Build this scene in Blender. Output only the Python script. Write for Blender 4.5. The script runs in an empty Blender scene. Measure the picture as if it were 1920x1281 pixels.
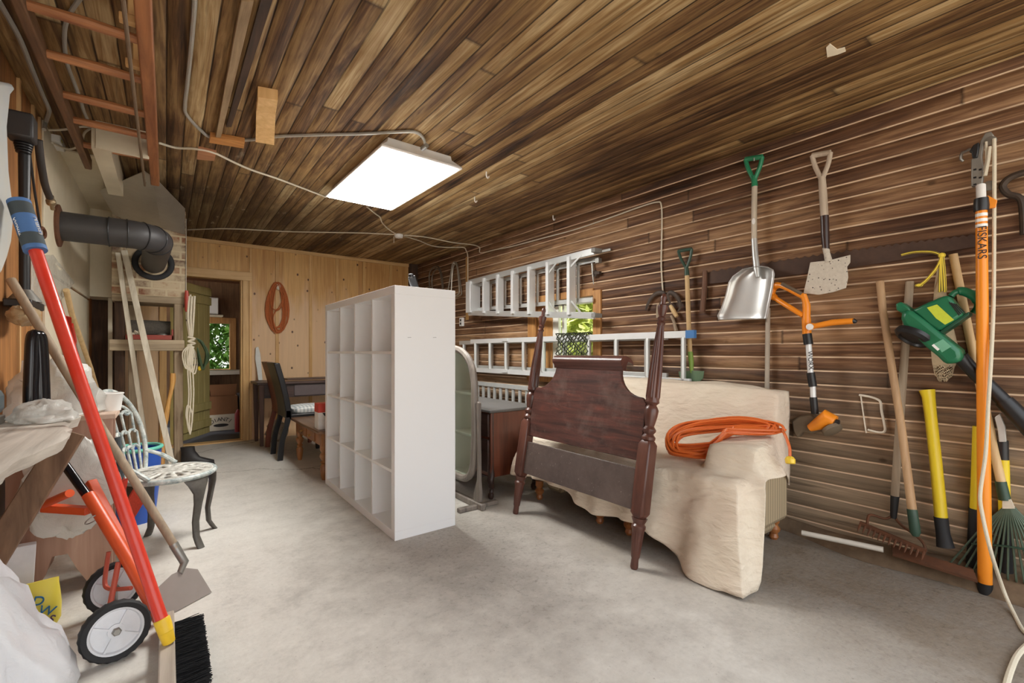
import bpy, bmesh, math, random
from mathutils import Vector as V, Matrix
rnd = random.Random(7)
SC = bpy.context.scene
COL = SC.collection
PI = math.pi
# ---------------------------------------------------------------- camera
HC, FPX, CXP, HYP = 1.09, 853.0, 960.0, 660.0
CA, SA = 0.7965, 0.6047
cam_d = bpy.data.cameras.new('camera')
cam_d.sensor_width = 36.0
cam_d.lens = FPX / 1920 * 36
cam_d.shift_y = (HYP - 640.5) / 1920
cam_d.clip_start = 0.02
cam = bpy.data.objects.new('camera', cam_d)
COL.objects.link(cam)
cam.location = (0, 0, HC)
cam.rotation_euler = (PI / 2, 0, -math.atan2(SA, CA))
SC.camera = cam
# ---------------------------------------------------------------- world, lamps, exposure
w = bpy.data.worlds.new('daylight'); SC.world = w
w.use_nodes = True
wn = w.node_tree
bg = wn.nodes['Background']
tc = wn.nodes.new('ShaderNodeTexCoord'); sep = wn.nodes.new('ShaderNodeSeparateXYZ')
wr = wn.nodes.new('ShaderNodeValToRGB')
wn.links.new(tc.outputs['Generated'], sep.inputs[0]); wn.links.new(sep.outputs[2], wr.inputs[0])
wr.color_ramp.elements[0].position = 0.0; wr.color_ramp.elements[0].color = (0.95, 0.93, 0.88, 1)
wr.color_ramp.elements[1].position = 0.6; wr.color_ramp.elements[1].color = (0.90, 0.97, 1.06, 1)
wn.links.new(wr.outputs[0], bg.inputs[0])
bg.inputs[1].default_value = 2.0
SC.view_settings.view_transform = 'Standard'
SC.view_settings.look = 'None'
SC.view_settings.exposure = 0.5
SC.view_settings.gamma = 1.0
SC.view_settings.use_curve_mapping = False
SC.cycles.max_bounces = 10
SC.cycles.diffuse_bounces = 6
SC.cycles.transparent_max_bounces = 12
SC.cycles.sample_clamp_indirect = 8.0
LAMP_EMIT = 32.0
# sun from beyond the back of the building: it lights the hedges, the roof keeps it out of the garage
sd = bpy.data.lights.new('sun', 'SUN'); sd.energy = 9.0; sd.angle = 0.03; sd.color = (1.0, 0.96, 0.86)
so = bpy.data.objects.new('sun', sd); COL.objects.link(so); so.rotation_euler = V((0.52, -0.14, -0.84)).to_track_quat('-Z', 'Y').to_euler()
# ---------------------------------------------------------------- geometry of the room
WR, WL, WB, CH, Y0 = 3.05, -0.58, 6.45, 2.42, -0.7
def ray(px, py):
    a = (px - CXP) / FPX; b = (HYP - py) / FPX
    return V((SA + CA * a, CA - SA * a, b))
EYE = V((0, 0, HC))
def on_x(px, py, x): r = ray(px, py); return EYE + r * (x / r.x)
def on_y(px, py, y): r = ray(px, py); return EYE + r * (y / r.y)
def on_z(px, py, z): r = ray(px, py); return EYE + r * ((z - HC) / r.z)
def at(px, py, d): return EYE + ray(px, py) * d
def on_pl(px, py, p0, n): r = ray(px, py); return EYE + r * ((V(p0) - EYE).dot(V(n)) / r.dot(V(n)))
def rw(px, py, off=0.0): return on_x(px, py, WR - off)
def bw(px, py, off=0.0): return on_y(px, py, WB - off)
def ce(px, py, off=0.0): return on_z(px, py, CH - off)
def fl(px, py): return on_z(px, py, 0.0)
UP = V((0, 0, 1)); AX = V((1, 0, 0)); AY = V((0, 1, 0))
# ---------------------------------------------------------------- mesh helper
def frame(d, up=UP):
    d = d.normalized()
    if abs(d.dot(up)) > 0.98: up = AX if abs(d.x) < 0.9 else AY
    s = d.cross(up).normalized(); u = s.cross(d).normalized()
    return s, u
def cr(pts, k=6):
    """smooth curve through points"""
    pts = [V(p) for p in pts]; out = []
    for i in range(len(pts) - 1):
        p0 = pts[max(i - 1, 0)]; p1 = pts[i]; p2 = pts[i + 1]; p3 = pts[min(i + 2, len(pts) - 1)]
        for j in range(k):
            t = j / k
            out.append(0.5 * ((2 * p1) + (p2 - p0) * t + (2 * p0 - 5 * p1 + 4 * p2 - p3) * t * t + (3 * p1 - p0 - 3 * p2 + p3) * t ** 3))
    out.append(pts[-1]); return out
class MB:
    def __init__(s): s.bm = bmesh.new()
    def face(s, pts):
        try: return s.bm.faces.new([s.bm.verts.new(V(p)) for p in pts])
        except ValueError: return None
    def box(s, lo, hi):
        lo, hi = V(lo), V(hi)
        return s.hexa([V((x, y, lo.z)) for x, y in ((lo.x, lo.y), (hi.x, lo.y), (hi.x, hi.y), (lo.x, hi.y))], [V((x, y, hi.z)) for x, y in ((lo.x, lo.y), (hi.x, lo.y), (hi.x, hi.y), (lo.x, hi.y))])
    def hexa(s, a, b):
        return s.loft([a, b])
    def loft(s, rings, cap=True, close=True):
        vs = [[s.bm.verts.new(V(p)) for p in r] for r in rings]; n = len(vs[0])
        for i in range(len(vs) - 1):
            for j in range(n if close else n - 1):
                k = (j + 1) % n
                s.bm.faces.new((vs[i][j], vs[i][k], vs[i + 1][k], vs[i + 1][j]))
        if cap and close and n > 2:
            s.bm.faces.new(list(reversed(vs[0]))); s.bm.faces.new(vs[-1])
        return s
    def bar(s, a, b, w, t, up=UP, w2=None, t2=None):
        a, b = V(a), V(b); x, u = frame(b - a, V(up)); w2 = w if w2 is None else w2; t2 = t if t2 is None else t2
        q = lambda p, w_, t_: [p - x * w_ / 2 - u * t_ / 2, p + x * w_ / 2 - u * t_ / 2, p + x * w_ / 2 + u * t_ / 2, p - x * w_ / 2 + u * t_ / 2]
        return s.loft([q(a, w, t), q(b, w2, t2)])
    def tube(s, pts, r, n=10, flat=1.0, closed=False, up=UP):
        pts = [V(p) for p in pts]; m = len(pts); rr = r if isinstance(r, (list, tuple)) else [r] * m
        t0 = (pts[1] - pts[0]).normalized(); x, u = frame(t0, V(up)); rings = []
        for i, p in enumerate(pts):
            if closed: t = pts[(i + 1) % m] - pts[i - 1]
            else: t = pts[min(i + 1, m - 1)] - pts[max(i - 1, 0)]
            if t.length < 1e-9: t = t0
            t = t.normalized()
            u = u - t * u.dot(t)
            if u.length < 1e-6: x, u = frame(t)
            u.normalize(); x = t.cross(u)
            rings.append([p + (x * math.cos(2 * PI * k / n) + u * math.sin(2 * PI * k / n) * flat) * rr[i] for k in range(n)])
        if closed: rings.append(rings[0]); return s.loft(rings, cap=False)
        return s.loft(rings)
    def cyl(s, a, b, r, r2=None, n=16): return s.tube([a, b], [r, r if r2 is None else r2], n)
    def lathe(s, prof, base, ax=UP, n=16, up=UP, flute=0, fd=0.0, frange=None, phase=0.0):
        base, ax = V(base), V(ax).normalized(); x, u = frame(ax, V(up)); rings = []
        for r, h in prof:
            ring = []
            for k in range(n):
                a = 2 * PI * k / n + phase; q = r
                if flute and frange and frange[0] <= h <= frange[1]: q = r * (1 - fd * (0.5 - 0.5 * math.cos(flute * a)))
                ring.append(base + ax * h + (x * math.cos(a) + u * math.sin(a)) * q)
            rings.append(ring)
        return s.loft(rings)
    def prism(s, pts, vec):
        pts = [V(p) for p in pts]; return s.loft([pts, [p + V(vec) for p in pts]])
    def ball(s, c, r, nu=14, nv=9, fn=None):
        c = V(c); r = V(r) if not isinstance(r, (int, float)) else V((r, r, r)); rings = []
        for j in range(nv + 1):
            th = PI * min(max(j / nv, 0.02), 0.98)
            ring = []
            for k in range(nu):
                a = 2 * PI * k / nu; d = V((math.sin(th) * math.cos(a), math.sin(th) * math.sin(a), -math.cos(th)))
                q = fn(d) if fn else 1.0
                ring.append(c + V((d.x * r.x, d.y * r.y, d.z * r.z)) * q)
            rings.append(ring)
        return s.loft(rings)
    def grid(s, f, nu, nv, hole=None):
        vs = [[s.bm.verts.new(V(f(i / nu, j / nv))) for j in range(nv + 1)] for i in range(nu + 1)]
        for i in range(nu):
            for j in range(nv):
                if hole and hole(i, j): continue
                s.bm.faces.new((vs[i][j], vs[i + 1][j], vs[i + 1][j + 1], vs[i][j + 1]))
        return s
    def ring(s, c, nrm, r, tr, n=32, m=10, flat=1.0):
        c, nrm = V(c), V(nrm).normalized(); x, u = frame(nrm)
        return s.tube([c + (x * math.cos(2 * PI * k / n) + u * math.sin(2 * PI * k / n)) * r for k in range(n)], tr, m, flat, True, nrm)
def sharp(bm, ang):
    for e in bm.edges:
        e.smooth = not (len(e.link_faces) == 2 and e.calc_face_angle(0) > ang)
    for f in bm.faces: f.smooth = True
def rootloc(o):
    while o.parent: o = o.parent
    return V(o.location)
def emit(mb, name, mat, off, parent=None, bev=0.0, seg=2, ang=0.6, thick=0.0, sub=0):
    bm = mb.bm
    bmesh.ops.recalc_face_normals(bm, faces=bm.faces)
    bmesh.ops.translate(bm, verts=bm.verts, vec=-off)
    sharp(bm, ang)
    me = bpy.data.meshes.new(name); bm.to_mesh(me); bm.free()
    me.materials.append(mat)
    o = bpy.data.objects.new(name, me); COL.objects.link(o)
    if parent: o.parent = parent
    else: o.location = off
    if thick:
        m = o.modifiers.new('thickness', 'SOLIDIFY'); m.thickness = thick; m.offset = 0
    if sub:
        m = o.modifiers.new('smooth', 'SUBSURF'); m.levels = sub; m.render_levels = sub
    if bev:
        m = o.modifiers.new('edge', 'BEVEL'); m.width = bev; m.segments = seg; m.limit_method = 'ANGLE'; m.angle_limit = 0.7
        m.harden_normals = False
    return o
def struct(mb, name, mat, parent=None, **k):
    o = emit(mb, name, mat, V((0, 0, 0)) if not parent else rootloc(parent), parent, **k)
    if not parent: o['kind'] = 'structure'
    return o
def tag(o, label, cat, group=None, kind=None):
    o['label'] = label; o['category'] = cat
    if group: o['group'] = group
    if kind: o['kind'] = kind
    return o
def root(name, label, cat, loc, group=None, kind=None):
    o = bpy.data.objects.new(name, None); COL.objects.link(o); o.location = V(loc); o.empty_display_size = 0.1
    return tag(o, label, cat, group, kind)
def part(mb, name, mat, parent, label=None, **k):
    o = emit(mb, name, mat, rootloc(parent), parent, **k)
    if label: o['label'] = label
    return o
def solo(mb, name, mat, label, cat, group=None, kind=None, **k):
    vs = [v.co for v in mb.bm.verts]
    lo = V((min(v.x for v in vs), min(v.y for v in vs), min(v.z for v in vs))); hi = V((max(v.x for v in vs), max(v.y for v in vs), max(v.z for v in vs)))
    o = emit(mb, name, mat, V(((lo.x + hi.x) / 2, (lo.y + hi.y) / 2, lo.z)), None, **k)
    return tag(o, label, cat, group, kind)
def text(s, name, mat, parent, loc, xdir, ydir, size, depth=0.0008, label=None, shear=0.0):
    """lettering as a thin mesh lying in the plane of xdir and ydir"""
    cu = bpy.data.curves.new(name, 'FONT'); cu.body = s; cu.size = size; cu.extrude = depth; cu.align_x = 'CENTER'; cu.align_y = 'CENTER'; cu.shear = shear
    t = bpy.data.objects.new(name, cu); COL.objects.link(t)
    dg = bpy.context.evaluated_depsgraph_get(); me = bpy.data.meshes.new_from_object(t.evaluated_get(dg)); bpy.data.objects.remove(t)
    x, y = V(xdir).normalized(), V(ydir).normalized(); z = x.cross(y).normalized()
    mtx = Matrix((x, y, z)).transposed().to_4x4(); off = rootloc(parent); mtx.translation = V(loc) - off
    me.transform(mtx); me.materials.clear(); me.materials.append(mat); me.name = name
    o = bpy.data.objects.new(name, me); COL.objects.link(o); o.parent = parent
    if label: o['label'] = label
    return o
# ---------------------------------------------------------------- materials
def srgb(r, g, b):
    f = lambda c: (c / 255 / 12.92) if c <= 10 else ((c / 255 + 0.055) / 1.055) ** 2.4
    return (f(r), f(g), f(b), 1)
class G:
    def __init__(s, name):
        s.m = bpy.data.materials.new(name); s.m.use_nodes = True; s.nt = s.m.node_tree
        s.b = s.nt.nodes['Principled BSDF']; s.out = s.nt.nodes['Material Output']; s._c = None
    def n(s, t, **k):
        x = s.nt.nodes.new('ShaderNode' + t)
        for a, v in k.items(): setattr(x, a, v)
        return x
    def set(s, inp, v):
        if hasattr(v, 'is_linked') or hasattr(v, 'links'): s.nt.links.new(v, inp)
        else: inp.default_value = v
    def co(s):
        if s._c is None: s._c = s.n('TexCoord').outputs['Object']
        return s._c
    def xyz(s):
        q = s.n('SeparateXYZ'); s.set(q.inputs[0], s.co()); return q.outputs
    def comb(s, x, y, z):
        q = s.n('CombineXYZ')
        for i, v in enumerate((x, y, z)): s.set(q.inputs[i], v)
        return q.outputs[0]
    def math(s, op, a, b=0.0, c=None):
        q = s.n('Math', operation=op); s.set(q.inputs[0], a); s.set(q.inputs[1], b)
        if c is not None: s.set(q.inputs[2], c)
        return q.outputs[0]
    def scale(s, v, sc):
        q = s.n('VectorMath', operation='MULTIPLY'); s.set(q.inputs[0], v); q.inputs[1].default_value = sc; return q.outputs[0]
    def noise(s, v, scale, detail=4.0, rough=0.55, dist=0.0, col=False):
        q = s.n('TexNoise'); s.set(q.inputs['Vector'], v); q.inputs['Scale'].default_value = scale; q.inputs['Detail'].default_value = detail
        q.inputs['Roughness'].default_value = rough; q.inputs['Distortion'].default_value = dist
        return q.outputs['Color' if col else 'Fac']
    def white(s, v):
        q = s.n('TexWhiteNoise', noise_dimensions='3D'); s.set(q.inputs['Vector'], v); return q.outputs['Value']
    def ramp(s, f, stops, interp='LINEAR'):
        q = s.n('ValToRGB'); s.set(q.inputs[0], f); e = q.color_ramp.elements; q.color_ramp.interpolation = interp
        while len(e) < len(stops): e.new(0.5)
        for i, (p, c) in enumerate(stops):
            e[i].position = p; e[i].color = c if not isinstance(c, (int, float)) else (c, c, c, 1)
        return q.outputs[0]
    def mix(s, f, a, b, op='MIX'):
        q = s.n('MixRGB', blend_type=op); s.set(q.inputs[0], f); s.set(q.inputs[1], a); s.set(q.inputs[2], b); return q.outputs[0]
    def mapr(s, v, a, b, c=0.0, d=1.0):
        q = s.n('MapRange'); s.set(q.inputs[0], v)
        for i, x in enumerate((a, b, c, d)): q.inputs[i + 1].default_value = x
        return q.outputs[0]
    def bump(s, h, st=0.3, dist=0.01):
        q = s.n('Bump'); q.inputs['Strength'].default_value = st; q.inputs['Distance'].default_value = dist; s.set(q.inputs['Height'], h)
        s.set(s.b.inputs['Normal'], q.outputs[0])
    def fin(s, col=None, rough=None, metal=None, **k):
        if col is not None: s.set(s.b.inputs['Base Color'], col)
        if rough is not None: s.set(s.b.inputs['Roughness'], rough)
        if metal is not None: s.set(s.b.inputs['Metallic'], metal)
        for a, v in k.items(): s.set(s.b.inputs[a], v)
        return s.m
def mul(c, f): return (min(c[0] * f, 1), min(c[1] * f, 1), min(c[2] * f, 1), 1)
def plain(name, c, rough=0.5, metal=0.0, var=0.18, sc=14.0, bump=0.08, dirt=None, dirt_amt=0.35, **k):
    g = G(name); nz = g.noise(g.co(), sc, 5, 0.6)
    col = g.mix(nz, mul(c, 1 - var), mul(c, 1 + var))
    if dirt is not None:
        d = g.ramp(g.noise(g.co(), sc * 0.45, 6, 0.65), [(0.5 - 0.18, 0.0), (0.75, 1.0)])
        col = g.mix(g.math('MULTIPLY', d, dirt_amt), col, dirt)
    if bump: g.bump(nz, bump, 0.004)
    return g.fin(col, rough, metal, **k)
def wood(name, c1, c2, axis='z', rough=0.6, sc=1.0, bump=0.15, knots=False, **k):
    g = G(name); s = {'x': (2.5, 38, 38), 'y': (38, 2.5, 38), 'z': (38, 38, 2.5)}[axis]
    v = g.scale(g.co(), tuple(q * sc for q in s)); nz = g.noise(v, 1.0, 6, 0.62, 0.6); big = g.noise(g.co(), 5 * sc, 3)
    f = g.math('ADD', g.math('MULTIPLY', nz, 0.75), g.math('MULTIPLY', big, 0.25))
    col = g.ramp(f, [(0.33, c1), (0.66, c2)])
    g.bump(nz, bump, 0.003)
    return g.fin(col, rough, 0.0, **k)
# ---------------------------------------------------------------- surfaces of the room
def boards(name, across, along, width, seglen, stops, joint, jw, jamt, grey=None, mixw=(0.62, 0.18, 0.40)):
    """tongue and groove boards: one tone for each length, streaked grain, stains, joint lines"""
    g = G(name); c = g.xyz(); ia, il = 'xyz'.index(across), 'xyz'.index(along)
    a, l = c[ia], c[il]
    wob = g.math('MULTIPLY', g.math('SUBTRACT', g.noise(g.comb(g.math('MULTIPLY', g.math('FLOOR', g.math('DIVIDE', a, width)), 0.0), 0.0, l), 1.3, 2), 0.5), 0.006)
    u = g.math('DIVIDE', g.math('ADD', a, wob), width); idx = g.math('FLOOR', u); fr = g.math('FRACT', u)
    r1 = g.white(g.comb(idx, 3.1, 0.7))
    lv = g.math('ADD', g.math('DIVIDE', l, seglen), g.math('MULTIPLY', r1, 7.3)); seg = g.math('FLOOR', lv); fl_ = g.math('FRACT', lv)
    r2 = g.white(g.comb(idx, seg, 5.5))
    gv = g.comb(g.math('MULTIPLY', a, 30.0), g.math('ADD', g.math('MULTIPLY', l, 1.4), g.math('MULTIPLY', r2, 31.0)), g.math('MULTIPLY', idx, 1.7))
    grain = g.noise(gv, 1.0, 5, 0.6, 1.4)
    fine = g.noise(g.comb(g.math('MULTIPLY', a, 160.0), g.math('MULTIPLY', l, 4.0), idx), 1.0, 3, 0.6)
    big = g.noise(g.comb(g.math('MULTIPLY', a, 1.6), g.math('MULTIPLY', l, 0.8), 2.0), 1.0, 4, 0.6, 0.4)
    f = g.math('ADD', g.math('ADD', g.math('MULTIPLY', grain, mixw[0]), g.math('MULTIPLY', r2, mixw[1])), g.math('ADD', g.math('MULTIPLY', big, mixw[2]), g.math('MULTIPLY', fine, 0.12)))
    f = g.math('SUBTRACT', f, 0.16)
    col = g.ramp(f, stops)
    if grey:
        z0, z1, gcol = grey
        k = g.math('MULTIPLY', g.mapr(g.math('ADD', c[2], g.math('MULTIPLY', g.math('SUBTRACT', g.noise(g.comb(g.math('MULTIPLY', l, 2.0), g.math('MULTIPLY', a, 6.0), 1.0), 1.0, 5, 0.65), 0.5), 0.9)), z1, z0), 0.85)
        col = g.mix(k, col, g.mix(g.mapr(f, 0.25, 0.75), mul(gcol, 0.45), mul(gcol, 1.35)))
    if along == 'y' and across == 'x':   # soot round the chimney, with pale flaking along the joints
        d = g.n('VectorMath', operation='DISTANCE'); g.set(d.inputs[0], g.comb(c[0], g.math('MULTIPLY', c[1], 0.8), 0.0)); d.inputs[1].default_value = (0.5, 4.3, 0)
        sn = g.noise(g.co(), 2.4, 6, 0.7)
        so_ = g.mapr(g.math('ADD', d.outputs['Value'], g.math('MULTIPLY', g.math('SUBTRACT', sn, 0.5), 2.2)), 1.7, 0.5)
        col = g.mix(g.math('MULTIPLY', so_, 0.62), col, srgb(40, 32, 27))
        fk = g.ramp(g.noise(g.comb(g.math('MULTIPLY', a, 9.0), g.math('MULTIPLY', l, 3.0), 4.0), 1.0, 6, 0.75), [(0.60, 0.0), (0.66, 1.0)])
        col = g.mix(g.math('MULTIPLY', g.math('MULTIPLY', fk, so_), 0.5), col, srgb(196, 184, 160))
    dst = g.ramp(g.noise(g.comb(g.math('MULTIPLY', a, 22.0), g.math('MULTIPLY', l, 0.9), 9.0), 1.0, 5, 0.65, 0.8), [(0.56, 0.0), (0.68, 1.0)])
    col = g.mix(g.math('MULTIPLY', dst, 0.55), col, srgb(38, 25, 19))
    # knots
    vo = g.n('TexVoronoi'); g.set(vo.inputs['Vector'], g.comb(g.math('MULTIPLY', a, 5.0), g.math('MULTIPLY', l, 3.2), 0.3)); vo.inputs['Scale'].default_value = 1.0
    kn = g.ramp(vo.outputs['Distance'], [(0.03, 1.0), (0.075, 0.0)])
    col = g.mix(g.math('MULTIPLY', kn, 0.65), col, (0.05, 0.025, 0.012, 1))
    # joints between boards and butt ends
    e = g.math('MINIMUM', fr, g.math('SUBTRACT', 1.0, fr))
    jn = g.ramp(e, [(jw * 0.45, 1.0), (jw, 0.0)])
    jv = g.mapr(g.noise(g.comb(g.math('MULTIPLY', idx, 3.3), g.math('MULTIPLY', l, 1.8), 0.0), 1.0, 4, 0.6), 0.34, 0.52, 0.2, 1.0)
    col = g.mix(g.math('MULTIPLY', g.math('MULTIPLY', jn, jv), jamt), col, joint)
    ee = g.math('MINIMUM', fl_, g.math('SUBTRACT', 1.0, fl_))
    col = g.mix(g.math('MULTIPLY', g.ramp(ee, [(0.0006, 1.0), (0.0013, 0.0)]), 0.7), col, (0.03, 0.018, 0.01, 1))
    g.bump(g.math('SUBTRACT', g.math('MULTIPLY', grain, 0.4), g.math('MULTIPLY', jn, 1.0)), 0.35, 0.004)
    return g.fin(col, 0.62, 0.0, **{'Specular IOR Level': 0.25})
M_ceil = boards('weathered_ceiling_boards', 'x', 'y', 0.084, 4.2,
    [(0.27, srgb(40, 26, 19)), (0.39, srgb(96, 68, 43)), (0.52, srgb(150, 118, 76)), (0.72, srgb(212, 188, 144))], srgb(40, 26, 18), 0.055, 0.9, mixw=(0.52, 0.20, 0.46))
M_wall = boards('weathered_wall_boards', 'z', 'y', 0.0815, 2.9,
    [(0.30, srgb(34, 23, 18)), (0.43, srgb(80, 54, 39)), (0.57, srgb(120, 87, 62)), (0.80, srgb(188, 150, 112))], srgb(232, 204, 172), 0.075, 1.0,
    grey=(0.40, 1.05, srgb(150, 132, 110)), mixw=(0.60, 0.16, 0.55))
def pine_mat(name, width, c1, c2, pale, z0, z1, across='x'):
    g = G(name); c = g.xyz(); a = c['xyz'.index(across)]; z = c[2]
    idx = g.math('FLOOR', g.math('DIVIDE', a, width)); r = g.white(g.comb(idx, 1.0, 2.0))
    gr = g.noise(g.comb(g.math('MULTIPLY', a, 34.0), g.math('MULTIPLY', z, 1.6), g.math('MULTIPLY', idx, 3.7)), 1.0, 5, 0.6, 1.1)
    f = g.math('ADD', g.math('MULTIPLY', gr, 0.8), g.math('MULTIPLY', r, 0.25))
    col = g.ramp(f, [(0.3, c1), (0.8, c2)])
    k = g.mapr(g.math('ADD', z, g.math('MULTIPLY', g.math('SUBTRACT', g.noise(g.comb(g.math('MULTIPLY', a, 4.0), z, 0.0), 1.6, 3), 0.5), 1.3)), z1, z0)
    col = g.mix(g.math('MULTIPLY', k, 0.8), col, g.mix(f, mul(pale, 0.86), mul(pale, 1.08)))
    vo = g.n('TexVoronoi'); g.set(vo.inputs['Vector'], g.comb(g.math('MULTIPLY', a, 9.0), g.math('MULTIPLY', z, 6.5), 0.6)); vo.inputs['Scale'].default_value = 1.0
    col = g.mix(g.ramp(vo.outputs['Distance'], [(0.07, 1.0), (0.13, 0.0)]), col, srgb(84, 48, 26))
    g.bump(gr, 0.15, 0.003)
    return g.fin(col, 0.55, 0.0)
M_pine = pine_mat('knotty_pine', 0.24, srgb(186, 134, 72), srgb(230, 186, 118), srgb(226, 192, 154), 1.5, 1.95)
M_pinetrim = wood('pine_trim', srgb(190, 142, 80), srgb(226, 186, 124), 'z', 0.5, 0.7)
M_pinetrim_x = wood('pine_trim_level', srgb(196, 150, 92), srgb(228, 192, 134), 'x', 0.5, 0.7)
M_darkwood = wood('dark_old_wood', srgb(48, 32, 22), srgb(92, 64, 42), 'z', 0.7)
M_leftw = wood('brown_wall_planks', srgb(112, 70, 36), srgb(184, 126, 70), 'z', 0.6, 0.6)
M_white_board = plain('cream_painted_board', srgb(226, 216, 192), 0.5, 0, 0.06, 6, 0.05, dirt=srgb(168, 150, 116), dirt_amt=0.35)
# concrete
g = G('worn_concrete'); c = g.xyz()
n1 = g.noise(g.co(), 0.9, 6, 0.62, 0.3); n2 = g.noise(g.co(), 6.0, 8, 0.7); n3 = g.noise(g.co(), 46.0, 4, 0.7)
col = g.ramp(g.math('ADD', g.math('ADD', g.math('MULTIPLY', n1, 0.42), g.math('MULTIPLY', n3, 0.22)), g.math('MULTIPLY', n2, 0.36)), [(0.34, srgb(172, 168, 161)), (0.48, srgb(203, 199, 191)), (0.66, srgb(222, 219, 211))])
# darker dirt towards the tool wall and in a worn patch before the sofa
dist = g.math('SUBTRACT', c[0], g.math('MULTIPLY', c[1], 0.08))
dk = g.math('MULTIPLY', g.mapr(g.math('ADD', dist, g.math('MULTIPLY', g.math('SUBTRACT', n1, 0.5), 1.6)), 1.5, 2.2), g.mapr(n2, 0.25, 0.7, 0.65, 1.0))
col = g.mix(g.math('MULTIPLY', dk, 0.92), col, g.mix(n2, g.mix(n3, srgb(54, 42, 32), srgb(100, 81, 62)), g.mix(n3, srgb(104, 88, 70), srgb(150, 132, 108))))
pd = g.n('VectorMath', operation='DISTANCE'); g.set(pd.inputs[0], g.comb(c[0], g.math('MULTIPLY', c[1], 0.6), 0.0)); pd.inputs[1].default_value = (1.35, 1.3, 0)
patch = g.math('MULTIPLY', g.mapr(g.math('ADD', pd.outputs['Value'], g.math('MULTIPLY', g.math('SUBTRACT', n2, 0.5), 1.3)), 0.95, 0.25), g.mapr(n3, 0.3, 0.65, 0.25, 0.85))
col = g.mix(g.math('MULTIPLY', patch, 0.6), col, srgb(130, 120, 110))
vo = g.n('TexVoronoi', feature='DISTANCE_TO_EDGE'); vw = g.n('VectorMath', operation='ADD'); g.set(vw.inputs[0], g.co())
g.set(vw.inputs[1], g.scale(g.noise(g.co(), 2.2, 5, 0.6, col=True), (0.6, 0.6, 0.0))); g.set(vo.inputs['Vector'], vw.outputs[0]); vo.inputs['Scale'].default_value = 0.55
crk = g.math('MULTIPLY', g.ramp(vo.outputs['Distance'], [(0.0015, 1.0), (0.005, 0.0)]), g.mapr(c[1], 3.3, 3.7))
col = g.mix(g.math('MULTIPLY', crk, 0.7), col, srgb(104, 96, 86))
spk2 = g.math('MULTIPLY', g.ramp(g.noise(g.co(), 34.0, 5, 0.75), [(0.54, 0.0), (0.62, 1.0)]), g.math('MAXIMUM', g.math('MULTIPLY', patch, 0.8), g.math('MULTIPLY', dk, 0.6)))
col = g.mix(g.math('MULTIPLY', spk2, 0.55), col, srgb(82, 72, 62))
spk = g.ramp(g.noise(g.co(), 70.0, 2, 0.5), [(0.69, 0.0), (0.76, 1.0)])
col = g.mix(g.math('MULTIPLY', spk, 0.45), col, srgb(112, 102, 92))
g.bump(g.math('ADD', g.math('MULTIPLY', n3, g.math('ADD', 0.3, g.math('MULTIPLY', dk, 0.9))), g.math('ADD', g.math('MULTIPLY', n2, 0.6), g.math('MULTIPLY', crk, -1.0))), 0.4, 0.012)
M_floor = g.fin(col, g.mapr(n2, 0.3, 0.7, 0.55, 0.85), 0.0, **{'Specular IOR Level': 0.3})
M_dirt = plain('dusty_dirt', srgb(122, 102, 80), 0.95, 0, 0.35, 22, 0.6, dirt=srgb(74, 56, 40), dirt_amt=0.6)

# floor: a slab under garage and back room
b = MB(); b.box((-1.1, -1.6, -0.12), (3.5, WB, 0.0)); struct(b, 'floor', M_floor)
b = MB(); b.box((-1.3, WB, -0.12), (3.5, 9.3, -0.004)); struct(b, 'floor_back_room', plain('grey_carpet', srgb(92, 92, 96), 0.95, 0, 0.25, 60, 0.4))
# unseen driveway outside the open garage doorway, kept pale to bounce daylight in
b = MB(); b.box((-8, -14, -0.16), (12, -1.6, -0.03)); struct(b, 'ground_outside', plain('gravel_drive', srgb(170, 162, 150), 0.9, 0, 0.2, 40, 0.3))
# ceiling: boards with real V joints, and the slab above
b = MB(); wd = 0.084; i0, i1 = math.floor((WL - 0.1) / wd), math.ceil((WR + 0.1) / wd)
row = []
for i in range(i0, i1 + 1):
    x = i * wd; row += [(x - 0.0028, CH), (x, CH + 0.0035), (x + 0.0028, CH)]
b.grid(lambda u, v: (row[int(round(u * (len(row) - 1)))][0], Y0 + (WB + 0.05 - Y0) * v, row[int(round(u * (len(row) - 1)))][1]), len(row) - 1, 1)
b.box((WL - 0.1, Y0, CH + 0.006), (WR + 0.1, WB + 0.05, CH + 0.12)); struct(b, 'ceiling', M_ceil, ang=3.0)
# right wall with a window opening
WY0, WY1, WZ0, WZ1 = 2.80, 3.62, 0.84, 1.60
b = MB(); wz = 0.0815
def strip(y0, y1, z0, z1):
    zs = []
    k = math.floor(z0 / wz)
    pts = [(WR, z0)]
    while (k + 1) * wz < z1 - 0.004:
        k += 1; z = k * wz
        if z - 0.0024 > z0: pts += [(WR, z - 0.0024), (WR + 0.004, z), (WR, z + 0.0024)]
    pts.append((WR, z1))
    b.grid(lambda u, v: (pts[int(round(u * (len(pts) - 1)))][0], y0 + (y1 - y0) * v, pts[int(round(u * (len(pts) - 1)))][1]), len(pts) - 1, 1)
    b.box((WR + 0.006, y0, z0), (WR + 0.11, y1, z1))
strip(Y0, WY0, 0, CH); strip(WY1, WB + 0.1, 0, CH); strip(WY0, WY1, 0, WZ0); strip(WY0, WY1, WZ1, CH)
struct(b, 'wall_right', M_wall, ang=3.0)
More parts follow.
